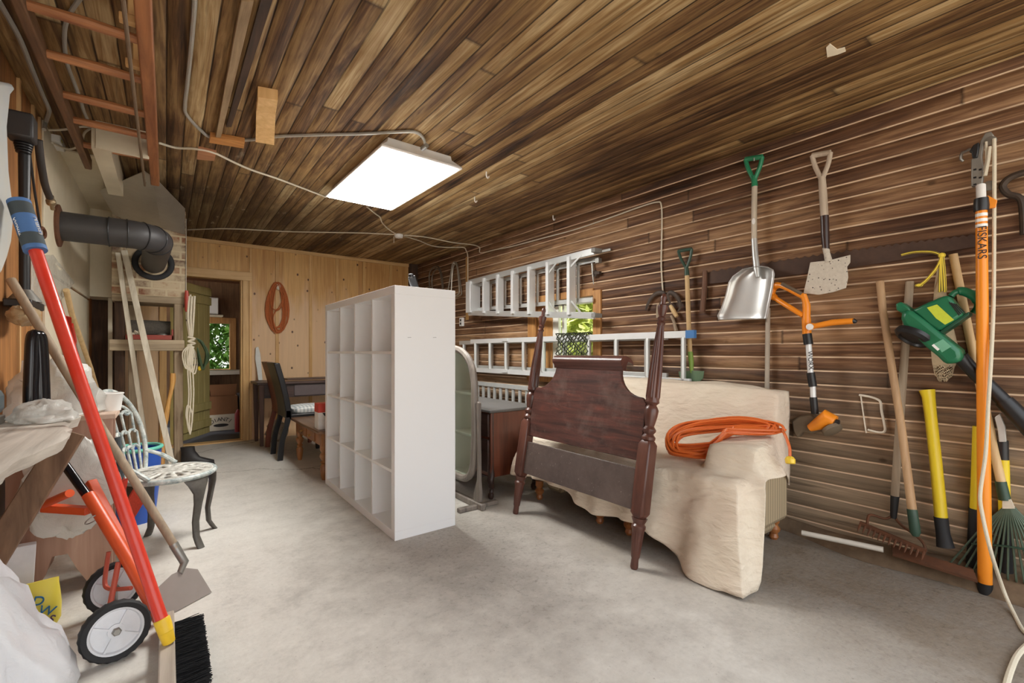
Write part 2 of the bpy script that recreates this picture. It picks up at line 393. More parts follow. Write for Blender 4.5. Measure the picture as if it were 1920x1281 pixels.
# back wall: pine boards and battens round the doorway
DX0, DX1, DZ = 0.0, 0.743, 1.965
b = MB()
b.box((WL - 0.2, WB, 0), (DX0, WB + 0.09, CH)); b.box((DX1, WB, 0), (WR, WB + 0.09, CH)); b.box((DX0, WB, DZ), (DX1, WB + 0.09, CH))
struct(b, 'wall_back', M_pine)
k = 0
for px in (519.5, 582, 632, 682, 732, 774):
    k += 1; p = bw(px, 600); b = MB(); b.box((p.x - 0.02, WB - 0.014, 0.0), (p.x + 0.02, WB, CH - 0.03)); struct(b, 'trim_batten_%d' % k, M_pinetrim, bev=0.002)
b = MB()
for px, wdt in ((360, 0.02), (372, 0.02), (392, 0.03)):
    p = bw(px, 480); b.box((p.x - wdt / 2, WB - 0.008, DZ + 0.1), (p.x + wdt / 2, WB, CH - 0.04))
struct(b, 'trim_over_door', M_pinetrim)
b = MB(); b.box((WL, WB - 0.022, CH - 0.045), (WR - 0.05, WB, CH)); struct(b, 'trim_top', M_pinetrim_x, bev=0.003)
b = MB(); b.box((DX0 - 0.1, WB - 0.024, DZ), (DX1 + 0.1, WB, DZ + 0.105)); struct(b, 'trim_door_head', M_pinetrim_x, bev=0.003)
b = MB(); b.box((DX1, WB - 0.024, 0), (DX1 + 0.065, WB, DZ)); b.box((DX1 - 0.02, WB, 0), (DX1, WB + 0.1, DZ)); b.box((DX1 + 0.07, WB - 0.014, 0), (DX1 + 0.10, WB, CH - 0.04)); struct(b, 'trim_door_right', M_pinetrim, bev=0.003)
b = MB(); b.box((DX0 - 0.065, WB - 0.024, 0), (DX0, WB, DZ)); struct(b, 'trim_door_left', M_pinetrim, bev=0.003)
b = MB(); b.box((WR - 0.13, WB - 0.06, 0), (WR - 0.001, WB, CH)); struct(b, 'trim_corner_post', M_darkwood)
b = MB(); b.box((DX0 + 0.0, WB - 0.03, -0.001), (DX1, WB + 0.1, 0.016)); struct(b, 'trim_threshold', M_pinetrim_x)
# left wall: bare planks near the doorway, cream sheet further in
b = MB()
b.box((WL - 0.1, Y0, 0), (WL, WB + 0.1, CH)); struct(b, 'wall_left', M_leftw)
b = MB()
for y in (2.62, 3.22, 3.52, 3.68): b.box((WL, y - 0.014, 0), (WL + 0.012, y + 0.014, CH))
struct(b, 'trim_left_battens', wood('pale_batten', srgb(186, 144, 92), srgb(222, 184, 132), 'z', 0.6))
b = MB(); b.box((WL, 3.78, 0.80), (WL + 0.014, 5.66, 1.56)); b.box((WL, 3.70, 1.575), (WL + 0.02, 5.66, CH)); struct(b, 'trim_cream_sheet', M_white_board, bev=0.002)
b = MB(); b.box((WL, 4.15, CH - 0.012), (-0.37, 5.66, CH)); struct(b, 'trim_cream_soffit', M_white_board, bev=0.002)
b = MB(); b.box((WL, 5.66, 1.60), (-0.37, 6.2, CH)); struct(b, 'trim_cream_bulkhead', M_white_board, bev=0.003)
b = MB(); b.box((WL, 6.0, 0), (-0.40, 6.1, 1.6)); struct(b, 'trim_dark_boards', M_darkwood)
b = MB(); b.box((-0.44, 5.72, 0.0), (-0.41, 5.75, 1.6)); struct(b, 'trim_cream_post', M_white_board)
# cream fascia boards hanging under the ceiling behind the ladder
b = MB()
a0, a1 = ce(178, 224), ce(284, 250)
b.box((-0.325, 3.52, CH - 0.16), (-0.085, 3.54, CH)); struct(b, 'trim_cream_fascia', M_white_board, bev=0.002)
b = MB(); b.box((-0.345, 3.54, CH - 0.16), (-0.26, 4.5, CH)); struct(b, 'trim_cream_beam', M_white_board, bev=0.002)
# dirt ledge along the foot of the tool wall
b = MB(); rl = random.Random(3)
prof = []
N = 40
def ledge(u, v):
    y = Y0 + (3.2 - Y0) * u; t = v
    wv = 0.11 + 0.05 * math.sin(y * 3.1) + 0.03 * math.sin(y * 8.3 + 1)
    return (WR + 0.003 - wv * (1 - t) , y, 0.001 + (0.075 + 0.02 * math.sin(y * 5)) * min(1, t * 1.6) ** 0.8)
b.grid(ledge, N, 6); struct(b, 'trim_dirt_ledge', M_dirt)
# right window: frame, sash and pane
M_sash = plain('white_sash', srgb(232, 230, 222), 0.45, 0, 0.05, 8, 0.03)
g = G('window_glass'); tr = g.n('BsdfTransparent'); tr.inputs[0].default_value = (0.97, 1, 0.97, 1); gl = g.n('BsdfGlossy'); gl.inputs['Roughness'].default_value = 0.02
mx = g.n('MixShader'); mx.inputs[0].default_value = 0.05
g.nt.links.new(tr.outputs[0], mx.inputs[1]); g.nt.links.new(gl.outputs[0], mx.inputs[2]); g.nt.links.new(mx.outputs[0], g.out.inputs[0]); M_glass = g.m
M_casing = wood('window_casing', srgb(150, 102, 56), srgb(196, 146, 88), 'z', 0.55)
b = MB()
for y0, y1, z0, z1 in ((WY1 - 0.02, WY1 + 0.1, WZ0 - 0.06, WZ1 + 0.04), (WY0 - 0.09, WY0, WZ0 - 0.06, WZ1 + 0.04)): b.box((WR - 0.02, y0, z0), (WR + 0.005, y1, z1))
b.box((WR - 0.02, WY0, WZ1 - 0.005), (WR + 0.02, WY1, WZ1 + 0.06)); b.box((WR - 0.035, WY0 - 0.1, WZ0 - 0.05), (WR + 0.03, WY1 + 0.1, WZ0))
win = struct(b, 'window_1', M_casing, bev=0.003)
b = MB(); b.box((WR + 0.02, 3.38, WZ0), (WR + 0.06, WY1, WZ1)); struct(b, 'side_panel', M_casing, win)
b = MB()
for y0, y1, z0, z1 in ((WY0, WY0 + 0.03, WZ0, WZ1), (3.30, 3.40, WZ0, WZ1), (WY0, 3.4, WZ1 - 0.06, WZ1), (WY0, 3.4, WZ0, WZ0 + 0.05), (3.22, 3.25, WZ0, WZ1)): b.box((WR + 0.03, y0, z0), (WR + 0.07, y1, z1))
struct(b, 'sash', M_sash, win, bev=0.003)
b = MB(); b.box((WR + 0.048, WY0 + 0.02, WZ0 + 0.04), (WR + 0.052, 3.31, WZ1 - 0.05)); struct(b, 'pane', M_glass, win)
# back room seen through the doorway
BRX0, BRX1, BRY, BRH = -1.2, 1.75, 9.0, 2.25
M_brown = wood('brown_panelling', srgb(94, 66, 44), srgb(140, 104, 72), 'z', 0.6)
w2a, w2b = on_y(389, 606, BRY), on_y(431, 692, BRY)
b = MB(); b.box((BRX0, BRY, 0), (w2a.x - 0.25, BRY + 0.1, BRH)); b.box((w2b.x, BRY, 0), (BRX1, BRY + 0.1, BRH)); b.box((w2a.x - 0.25, BRY, 0), (w2b.x, BRY + 0.1, w2b.z)); b.box((w2a.x - 0.25, BRY, w2a.z), (w2b.x, BRY + 0.1, BRH))
struct(b, 'wall_back_room_far', M_brown)
b = MB(); b.box((BRX1, WB + 0.09, 0), (BRX1 + 0.1, BRY, BRH)); struct(b, 'wall_back_room_right', M_brown)
b = MB(); b.box((BRX0 - 0.1, WB + 0.09, 0), (BRX0, BRY, 0.8)); b.box((BRX0 - 0.1, WB + 0.09, 2.1), (BRX0, BRY, BRH)); b.box((BRX0 - 0.1, WB + 0.09, 0.8), (BRX0, 6.9, 2.1)); b.box((BRX0 - 0.1, 8.6, 0.8), (BRX0, BRY, 2.1)); struct(b, 'wall_back_room_left', M_brown)  # unseen opening added in this wall to let daylight into the back room
b = MB(); b.box((BRX0, WB + 0.09, BRH), (BRX1, BRY + 0.1, BRH + 0.1)); struct(b, 'ceiling_back_room', wood('red_brown_ceiling', srgb(74, 40, 24), srgb(128, 74, 40), 'x', 0.4, 0.5))
b = MB(); y = BRY - 0.02; x0, x1, z0, z1 = w2a.x - 0.25, w2b.x, w2b.z, w2a.z
for q in ((x0 - 0.08, x0, z0 - 0.08, z1 + 0.1), (x1, x1 + 0.09, z0 - 0.08, z1 + 0.1), (x0, x1, z1, z1 + 0.1), (x0, x1, z0 - 0.09, z0)): b.box((q[0], y, q[2]), (q[1], BRY + 0.02, q[3]))
win2 = struct(b, 'window_2', M_casing, bev=0.003)
b = MB(); b.box((x0, BRY + 0.04, z0), (x1, BRY + 0.045, z1)); struct(b, 'pane', M_glass, win2)
# ---------------------------------------------------------------- shared materials
M_white = plain('white_enamel', srgb(236, 234, 230), 0.4, 0, 0.03, 10, 0.02)
M_cable = plain('white_cable', srgb(214, 204, 184), 0.5, 0, 0.08, 20, 0.02)
M_conduit = plain('grey_armoured_cable', srgb(168, 164, 154), 0.45, 0.3, 0.1, 60, 0.1)
M_alu = plain('aluminium', srgb(206, 208, 206), 0.38, 0.55, 0.06, 9, 0.03)
M_alu_w = plain('bright_aluminium', srgb(226, 228, 228), 0.4, 0.25, 0.06, 9, 0.03)
M_steel = plain('worn_steel', srgb(150, 148, 142), 0.42, 0.7, 0.12, 20, 0.05)
M_black = plain('black_paint', srgb(30, 30, 32), 0.4, 0, 0.2, 14, 0.03)
M_rubber = plain('black_rubber', srgb(34, 34, 36), 0.7, 0, 0.2, 40, 0.1)
M_palewood = wood('new_pale_wood', srgb(206, 158, 98), srgb(234, 194, 136), 'z', 0.55, 0.6)
M_oldwood = wood('grey_old_wood', srgb(130, 112, 92), srgb(178, 160, 136), 'z', 0.7, 0.6)
M_handle = wood('ash_handle', srgb(150, 116, 82), srgb(192, 156, 116), 'z', 0.6, 0.6)
M_handle_l = wood('pale_ash_handle', srgb(186, 152, 104), srgb(216, 186, 138), 'z', 0.55, 0.6)
M_ladderwood = wood('reddish_ladder_wood', srgb(112, 62, 34), srgb(184, 122, 76), 'y', 0.55, 0.7)
M_rungwood = wood('reddish_rung_wood', srgb(122, 70, 40), srgb(192, 132, 86), 'x', 0.55, 0.7)
M_rust = plain('rusty_iron', srgb(88, 58, 40), 0.75, 0.2, 0.3, 40, 0.2, dirt=srgb(130, 76, 44), dirt_amt=0.5)
M_darkiron = plain('dark_iron', srgb(58, 50, 44), 0.6, 0.3, 0.25, 30, 0.15, dirt=srgb(104, 78, 56), dirt_amt=0.4)
# ---------------------------------------------------------------- ceiling light
g = G('lit_diffuser'); em = g.n('Emission'); em.inputs[0].default_value = (1, 0.98, 0.94, 1); em.inputs[1].default_value = LAMP_EMIT
g.nt.links.new(em.outputs[0], g.out.inputs[0]); M_diff = g.m
zf = CH - 0.09
c0, c1, c2, c3 = on_z(612, 369, zf), on_z(717, 276, zf), on_z(863, 318, zf), on_z(735, 394, zf)
ctr = (c0 + c1 + c2 + c3) / 4; ex = ((c1 - c0) + (c2 - c3)).normalized(); ey = UP.cross(ex).normalized()
Lh, Wh = 0.575, 0.285
fx = root('fluorescent_light', 'white fluorescent box light with a lit diffuser on the board ceiling', 'light', (ctr.x, ctr.y, CH))
def rect(h, l, w_): return [V((ctr.x, ctr.y, h)) + ex * l * i + ey * w_ * j for i, j in ((-1, -1), (1, -1), (1, 1), (-1, 1))]
b = MB(); b.loft([rect(CH, Lh - 0.05, Wh - 0.06), rect(CH - 0.03, Lh - 0.045, Wh - 0.055), rect(zf + 0.012, Lh, Wh), rect(zf, Lh, Wh)]); part(b, 'housing', M_white, fx, bev=0.003)
b = MB(); b.loft([rect(zf - 0.0005, Lh - 0.02, Wh - 0.02), rect(zf - 0.006, Lh - 0.025, Wh - 0.025)]); part(b, 'diffuser', M_diff, fx)
b = MB(); q = on_z(796, 276, CH - 0.05); b.cyl(q - ex * 0.03, q + ex * 0.03, 0.014, n=12); part(b, 'cable_clamp', M_steel, fx)
# ---------------------------------------------------------------- wiring
def wire(name, pts, r, mat, label, cat='cable', k=5, n=8, clips=()):
    b = MB(); b.tube(cr(pts, k), r, n); o = solo(b, name, mat, label, cat); return o
wire('armoured_cable', [ce(*p, 0.012) for p in ((366, -20), (364, 20), (359, 80), (352, 150), (347, 195), (350, 215), (375, 243), (400, 259), (460, 263), (520, 256), (600, 253), (680, 251), (760, 247), (784, 250))] + [on_z(795, 262, CH - 0.02), on_z(797, 275, CH - 0.05)], 0.009, M_conduit, 'grey armoured cable curving along the ceiling into the lit fluorescent light')
wire('white_cable', [ce(*p, 0.008) for p in ((298, 268), (330, 277), (365, 279), (400, 286), (440, 305), (470, 318), (520, 335), (560, 350), (597, 364))] + [on_z(612, 370, CH - 0.02)], 0.0075, M_cable, 'white cable running from the wooden ladder to the near corner of the light')
wire('thin_cable', [ce(*p, 0.006) for p in ((352, 431), (430, 429), (530, 434), (620, 436), (680, 437), (740, 440))], 0.006, M_cable, 'thin pale cable along the ceiling above the back doorway, ending at the junction box')
wire('thin_cable', [ce(*p, 0.006) for p in ((688, 388), (704, 401), (713, 408), (717, 418), (730, 431), (743, 439))], 0.006, M_cable, 'short wavy cable between the fluorescent light and the junction box')
wire('wall_cable', [ce(*p, 0.008) for p in ((758, 441), (800, 445), (850, 455), (885, 459))] + [rw(*p, 0.012) for p in ((899, 464), (901, 474), (930, 468), (960, 462), (1020, 446), (1080, 430), (1150, 406), (1200, 388), (1232, 379), (1240, 386), (1241, 430), (1240, 500), (1244, 558))], 0.006, M_cable, 'cream cable following the top of the tool wall, then hanging down beside the sickles')
wire('wall_cable', [ce(*p, 0.008) for p in ((758, 443), (785, 451), (810, 461), (840, 464), (868, 464))] + [rw(*p, 0.012) for p in ((874, 470), (877, 482), (877, 520), (876, 590))], 0.006, M_cable, 'cream cable dropping down the wooden strip to the outlet in the far corner')
p = ce(748, 440); b = MB(); b.lathe([(0.048, 0), (0.05, 0.012), (0.042, 0.034), (0.02, 0.04)], (p.x, p.y, CH), -UP, 18)
jb = root('junction_box', 'small round white junction box on the ceiling behind the light', 'junction box', (p.x, p.y, CH)); part(b, 'cover', M_white, jb)
b = MB(); q = p + V((-0.06, 0.0, -0.03)); b.tube([q, q + V((0, 0, -0.06))], 0.004, 6); b.ball(q + V((0, 0, -0.065)), 0.007, 8, 6); part(b, 'pull_string', M_cable, jb)
# wooden strip and outlet
b = MB(); a, c = rw(877, 482), rw(877, 600); b.box((WR - 0.018, c.y - 0.022, c.z), (WR, c.y + 0.022, a.z)); solo(b, 'wall_strip', wood('yellow_strip', srgb(150, 110, 60), srgb(196, 152, 92)), 'narrow yellow wooden strip with a cable down the far end of the tool wall', 'strip')
ot = root('outlet', 'white electrical outlet at the foot of the narrow yellow strip', 'outlet', rw(868, 604))
a = rw(868, 604); b = MB(); b.box((WR - 0.035, a.y - 0.035, a.z - 0.055), (WR, a.y + 0.035, a.z + 0.055)); part(b, 'plate', M_white, ot, bev=0.004)
b = MB()
for dz in (-0.022, 0.022): b.box((WR - 0.037, a.y - 0.016, a.z + dz - 0.014), (WR - 0.034, a.y + 0.016, a.z + dz + 0.014))
part(b, 'socket', M_black, ot)
# hooks in the ceiling
for (px, py), lb in zip(((890, 369), (1037, 404), (912, 322)), ('white ceiling hook, middle one of the three over the ladders', 'white ceiling hook furthest from the fluorescent light, over the stepladder', 'tiny ceiling hook just beside the near end of the fluorescent light')):
    p = ce(px, py); b = MB(); b.tube(cr([p, p + V((0, 0, -0.03)), p + V((0.012, 0, -0.045)), p + V((0.024, 0, -0.03))], 4), 0.005, 6); solo(b, 'ceiling_hook', M_white, lb, 'hook')
# ---------------------------------------------------------------- wooden ladder hung under the ceiling
ZL = 2.31
ld = root('wooden_ladder', 'reddish wooden ladder hung flat under the ceiling at the left', 'ladder', (-0.23, 2.6, ZL))
xr, xl, ya, yb = -0.065, -0.405, 1.25, 4.12
b = MB(); b.bar((xr, ya, ZL), (xr, yb, ZL), 0.05, 0.075); part(b, 'rail', M_ladderwood, ld, bev=0.006)
b = MB(); b.bar((xl, ya, ZL), (xl - 0.0, yb - 0.1, ZL), 0.035, 0.07); part(b, 'rail', wood('dark_ladder_rail', srgb(84, 56, 36), srgb(128, 92, 60), 'y', 0.6), ld, bev=0.006)
for px, py in ((268, 86), (275, 160), (275, 222), (277, 262), (280, 302)):
    y = on_z(px, py, ZL - 0.03).y; b = MB(); b.tube([(xl + 0.01, y + 0.015, ZL - 0.006), (-0.23, y, ZL - 0.01), (xr - 0.01, y, ZL - 0.012)], [0.017, 0.02, 0.017], 10); part(b, 'rung', M_rungwood, ld)
for (px, py), lb in zip(((257, 50), (266, 132)), ('pale wooden hanger holding the ceiling ladder, nearer of the two', 'pale wooden hanger holding the ceiling ladder, further of the two')):
    y = on_z(px, py, ZL).y; b = MB(); b.box((xr - 0.075, y - 0.015, ZL - 0.0), (xr - 0.027, y + 0.015, ZL + 0.03)); b.box((xr - 0.05, y - 0.015, ZL + 0.03), (xr - 0.028, y + 0.015, CH)); solo(b, 'ladder_hanger', M_palewood, lb, 'hanger', bev=0.003)
b = MB(); b.tube([(-0.112, 1.2, 2.262), (-0.117, 2.4, 2.258), (-0.122, 4.12, 2.262), (-0.122, 4.17, 2.30)], 0.007, 8); solo(b, 'steel_rod', plain('dull_rod', srgb(128, 108, 86), 0.6, 0.3), 'long thin steel rod running under the wooden ladder to the metal shield', 'rod')
# left conduits
wire('armoured_cable', [ce(*p, 0.012) for p in ((-20, -25), (8, 20), (38, 75), (62, 135), (80, 178), (91, 203), (91, 213))] + [on_x(86, 228, WL + 0.03), on_x(83, 243, WL + 0.03)], 0.010, M_conduit, 'grey armoured cable along the left edge of the ceiling down to the white switch box')
wire('armoured_cable', [ce(*p, 0.012) for p in ((152, -5), (133, 22), (122, 50), (121, 85), (126, 120), (138, 152), (150, 185), (157, 208), (163, 222))], 0.008, M_conduit, 'grey armoured cable bending behind the rungs of the wooden ladder')
wire('thin_cable', [on_x(92, 244, WL + 0.03), ce(120, 243, 0.03), ce(150, 238, 0.03), ce(172, 238, 0.012)], 0.006, M_cable, 'short pale cable running right from the top of the white switch box')
wire('thin_cable', [on_x(98, 268, WL + 0.03), ce(130, 280, 0.03), ce(152, 270, 0.04), ce(158, 250, 0.03), ce(170, 241, 0.015)], 0.006, M_cable, 'looping pale cable hanging under the white switch box')
a = on_x(93, 257, WL); sb = root('switch_box', 'small white metal switch box at the top of the left wall', 'switch box', a)
b = MB(); b.box((WL + 0.014, a.y - 0.09, a.z - 0.05), (WL + 0.06, a.y + 0.09, a.z + 0.015)); part(b, 'case', M_white, sb, bev=0.006)
b = MB(); b.box((WL + 0.06, a.y - 0.06, a.z - 0.03), (WL + 0.062, a.y - 0.02, a.z - 0.022)); part(b, 'yellow_mark', plain('yellow_mark', srgb(214, 190, 70)), sb)
# ---------------------------------------------------------------- timber scraps on the ceiling
def slab(pix, t, name, mat, label, cat='board', off=0.0, **k):
    b = MB(); b.prism([ce(px, py, off) for px, py in pix], (0, 0, -t)); return solo(b, name, mat, label, cat, **k)
slab(((480, 190), (517, 196), (514, 262), (479, 256)), 0.035, 'ceiling_block', M_palewood, 'larger new pale block screwed under the ceiling left of the light', off=0.0, bev=0.002)
slab(((483, 161), (521, 168), (517, 195), (481, 189)), 0.055, 'ceiling_block', M_palewood, 'small new pale block at the near end of the larger pale block', bev=0.002)
slab(((394, 247), (459, 258), (457, 270), (392, 259)), 0.03, 'ceiling_cleat', wood('orange_cleat', srgb(160, 100, 48), srgb(206, 146, 82), 'x'), 'orange wooden cleat under the far end of the long ceiling lath', bev=0.002)
slab(((452, -12), (476, -12), (414, 250), (404, 250)), 0.028, 'ceiling_lath', wood('grey_lath', srgb(128, 104, 76), srgb(176, 150, 116), 'y'), 'long grey lath fixed along the ceiling left of the pale blocks', bev=0.002)
slab(((490, -12), (512, -12), (434, 232), (424, 232)), 0.02, 'recess_shade_strip', wood('recess_shade', srgb(40, 28, 20), srgb(84, 60, 42), 'y'), 'dark strip painted as the shade of a ceiling recess beside the long grey lath')  # no board here: a flat strip coloured as the shade of a recess
slab(((372, 274), (406, 282), (402, 300), (369, 297)), 0.008, 'ceiling_patch', wood('pinkish_patch', srgb(150, 98, 66), srgb(190, 136, 98), 'x'), 'pinkish square wooden patch nailed on the ceiling boards')
slab(((1549, 88), (1556, 81), (1570, 92), (1584, 88), (1586, 95), (1570, 101), (1551, 106)), 0.004, 'paper_scrap', plain('torn_paper', srgb(232, 220, 196), 0.8), 'torn white paper scrap stuck on the ceiling boards at the right', 'paper')
# ---------------------------------------------------------------- chimney, stove pipe and timber frame
YC = 5.3
g = G('smeared_brick'); c = g.xyz(); bt = g.n('TexBrick'); g.set(bt.inputs['Vector'], g.comb(g.math('ADD', c[0], g.math('MULTIPLY', c[1], 1.0)), c[2], 0.0))
bt.inputs['Scale'].default_value = 1.0; bt.inputs['Brick Width'].default_value = 0.21; bt.inputs['Row Height'].default_value = 0.072; bt.inputs['Mortar Size'].default_value = 0.009
bt.inputs['Color1'].default_value = srgb(150, 96, 66); bt.inputs['Color2'].default_value = srgb(96, 70, 56); bt.inputs['Mortar'].default_value = srgb(196, 178, 146)
sm = g.ramp(g.noise(g.co(), 5.0, 6, 0.7), [(0.38, 0.0), (0.56, 1.0)])
col = g.mix(g.math('MULTIPLY', sm, 0.85), bt.outputs['Color'], srgb(198, 182, 152)); g.bump(g.math('MULTIPLY', bt.outputs['Fac'], -1.0), 0.5, 0.01)
M_brick = g.fin(col, 0.85, 0.0)
b = MB(); b.box((-0.385, YC, 1.60), (0.145, YC + 0.45, CH)); solo(b, 'brick_chimney', M_brick, 'mortar smeared brick chimney standing on a timber frame at the back left', 'chimney', bev=0.006)
M_sheet = plain('galvanised_sheet', srgb(196, 190, 176), 0.34, 0.4, 0.12, 5, 0.06, dirt=srgb(120, 100, 78), dirt_amt=0.5)
zs = CH - 0.07
A, B, C, D = on_z(187, 358, zs), on_z(271, 321, zs), on_z(298, 341, zs), on_z(347, 392, zs)
E, F_, H_, I_ = on_y(346, 440, YC - 0.012), on_y(303, 428, YC - 0.012), on_y(262, 425, YC - 0.012), on_y(212, 402, YC - 0.012)
M1 = (B + C) / 2
b = MB(); b.prism([A, B, M1, F_, H_, I_], (0, 0, 0.003)); 
ms = root('heat_shield', 'bent galvanised sheet metal heat shield above the black stove pipe', 'shield', (A + D) / 2)
part(b, 'sheet_panel', M_sheet, ms)
b = MB(); b.prism([M1, C, D, E, F_], (0, 0, 0.003)); part(b, 'sheet_panel', plain('galvanised_sheet_shaded', srgb(172, 166, 154), 0.34, 0.4, 0.12, 5, 0.06, dirt=srgb(110, 92, 74), dirt_amt=0.5), ms)  # same sheet, with the shade of its right face put into the colour
b = MB(); b.box((0.145, YC - 0.01, 1.60), (0.15, YC + 0.4, D.z)); part(b, 'edge_strip', M_sheet, ms)
# stove pipe
M_pipe = plain('matt_black_pipe', srgb(62, 60, 60), 0.5, 0.1, 0.12, 16, 0.05)
fl0 = on_x(108, 432, WL + 0.02); zc = 1.905; yp = fl0.y; xe = -0.085; R = 0.093
sp = root('stove_pipe', 'black stove pipe with an elbow going from the left wall into the chimney', 'stove pipe', (WL, yp, zc))
b = MB(); b.cyl((WL + 0.02, yp, zc), (-0.30, yp, zc), R, n=28); part(b, 'straight_pipe', M_pipe, sp)
b = MB(); pts = [V((-0.31, yp, zc)), V((-0.22, yp, zc))]; 
for k in range(7): a = k / 6 * PI / 2; pts.append(V((-0.22 + 0.16 * math.sin(a), yp + 0.16 * (1 - math.cos(a)), zc)))
pts += [V((-0.06, yp + 0.30, zc))]
b.tube(pts, R + 0.003, 28); part(b, 'elbow', M_pipe, sp)
b = MB()
for a in (0, 2, 4, 6, 8):
    t = (pts[a + 1] - pts[max(a - 1, 0)]).normalized(); b.ring(pts[a], t, R + 0.004, 0.004, 28, 6)
part(b, 'seam', M_black, sp)
pc = on_y(288, 494, YC); b = MB(); b.tube([(-0.06, yp + 0.28, zc), (-0.06, yp + 0.45, zc), (pc.x, YC - 0.001, pc.z)], R * 0.97, 28); part(b, 'rear_pipe', M_pipe, sp)
b = MB(); b.ring((pc.x, YC - 0.012, pc.z), AY, 0.132, 0.024, 36, 10, 0.7); part(b, 'wall_collar', M_rubber, sp)
b = MB(); b.lathe([(R + 0.001, 0), (0.135, 0), (0.135, 0.012), (R + 0.012, 0.02)], (WL + 0.02, yp, zc), AX, 30); part(b, 'flange', M_rust, sp)
# timber frame that carries the chimney
M_rough = wood('rough_grey_timber', srgb(112, 92, 70), srgb(176, 156, 128), 'z', 0.8, 0.7, 0.4)
M_roughx = wood('rough_grey_beam', srgb(120, 102, 80), srgb(184, 166, 138), 'x', 0.8, 0.7, 0.4)
tf = root('timber_frame', 'rough grey timber frame of posts and beams under the brick chimney', 'frame', (-0.12, YC + 0.2, 0))
for x0, x1, y0, y1, mt in ((0.055, 0.125, YC, YC + 0.07, M_rough), (-0.37, -0.30, YC + 0.05, YC + 0.12, M_darkwood), (-0.29, -0.23, YC + 0.33, YC + 0.39, M_rough), (0.055, 0.12, YC + 0.36, YC + 0.42, M_rough)):
    b = MB(); b.box((x0, y0, 0), (x1, y1, 1.54)); part(b, 'post', mt, tf, bev=0.006)
b = MB(); b.box((-0.385, YC - 0.005, 1.54), (0.145, YC + 0.43, 1.60)); part(b, 'top_beam', M_roughx, tf, bev=0.006)
b = MB(); b.box((-0.40, YC - 0.03, 1.10), (0.135, YC + 0.0, 1.20)); part(b, 'lower_beam', M_roughx, tf, bev=0.006)
b = MB(); b.box((-0.38, YC + 0.36, 1.10), (0.135, YC + 0.40, 1.195)); part(b, 'lower_beam', M_roughx, tf, bev=0.006)
M_redm = plain('red_painted_metal', srgb(150, 58, 44), 0.5, 0.1, 0.2, 20, 0.1, dirt=srgb(92, 48, 36), dirt_amt=0.5)
b = MB(); b.box((-0.29, YC - 0.02, 1.201), (0.05, YC + 0.32, 1.215)); 
for q in (((-0.29, YC - 0.028, 1.201), (0.05, YC - 0.012, 1.245)), ((0.036, YC - 0.028, 1.201), (0.05, YC + 0.32, 1.30)), ((-0.29, YC + 0.31, 1.201), (0.05, YC + 0.32, 1.26))): b.box(*q)
solo(b, 'metal_tray', M_redm, 'shallow red metal tray lying across the lower beams under the chimney', 'tray', bev=0.003)
b = MB(); b.tube([(-0.285, YC + 0.19, 1.302), (-0.15, YC + 0.19, 1.304), (0.03, YC + 0.19, 1.302)], [0.083, 0.085, 0.082], 20); solo(b, 'rolled_mat', plain('speckled_mat', srgb(84, 78, 70), 0.95, 0, 0.6, 90, 0.9), 'rolled dark speckled mat lying in the red metal tray', 'mat')
b = MB(); rr = random.Random(4)
b.tube(cr([V((-0.275 + 0.1 * rr.random(), YC + 0.0 + 0.08 * rr.random(), 1.232 + 0.05 * rr.random())) for _ in range(14)], 5), 0.008, 7); solo(b, 'rope_scrap', plain('dirty_white_rope', srgb(206, 196, 174), 0.8, 0, 0.15, 60, 0.3), 'small tangle of dirty white rope at the left of the red tray', 'rope')
b = MB(); b.ball((-0.03, YC + 0.04, 1.241), (0.04, 0.035, 0.025), 12, 8); solo(b, 'tin_lid', M_steel, 'small shiny tin lid in the red tray before the mat', 'lid')
# red handled tool hanging on the post
h = on_y(350, 545, YC - 0.045); rt = root('red_handled_tool', 'tool with a red wooden handle hanging beside the chimney post', 'tool', h)
b = MB(); b.tube([h, h + V((0, 0, -0.06)), h + V((0.001, 0, -0.19)), h + V((0.003, 0, -0.2))], [0.014, 0.019, 0.017, 0.01], 10); part(b, 'grip', plain('red_handle_paint', srgb(168, 62, 46), 0.45), rt)
b = MB(); b.tube([h + V((0.003, 0, -0.19)), h + V((0.0, 0, -0.28)), h + V((0.012, 0, -0.34))], [0.007, 0.007, 0.004], 8); part(b, 'shank', M_darkiron, rt)
# rope hank and green cord
M_rope = plain('white_rope', srgb(212, 202, 180), 0.85, 0, 0.12, 120, 0.5)
rp = root('rope_hank', 'hank of white rope hanging on the frame post with its tail near the floor', 'rope', on_y(358, 560, YC - 0.03))
rr = random.Random(11)
def yr(px, py, o=0.065): return on_y(px, py, YC - o)
for k in range(6):
    px = 352 + k * 2.6; b = MB(); b.tube(cr([yr(px, 560 - rr.random() * 8, 0.035 + 0.015 * (k % 2)), yr(px - 2, 595, 0.045 + 0.02 * (k % 2)), yr(356 + k * 0.9, 632, 0.035)], 4), 0.0085, 7); part(b, 'strand', M_rope, rp)
b = MB(); b.tube(cr([yr(352, 632, 0.05), yr(366, 636, 0.06), yr(353, 640, 0.06), yr(366, 644, 0.06), yr(352, 648, 0.055), yr(364, 652, 0.05)], 5), 0.010, 7); part(b, 'knot', M_rope, rp)
for k in range(5):
    x0 = 349 + k * 4; b = MB(); b.tube(cr([yr(358, 645), yr(x0 - 6, 660), yr(x0 - 5, 680 + k * 3), yr(x0 + 1, 692 + k * 2), yr(x0 + 5, 672), yr(359, 648)], 5), 0.006, 7); part(b, 'loop', M_rope, rp)
for k, sx in enumerate((352, 356, 361)):
    b = MB(); b.tube(cr([yr(357, 645), yr(sx, 690), yr(sx + 2, 740), yr(sx - 1, 790), yr(356, 812)], 5), 0.0065, 7); part(b, 'tail', M_rope, rp)
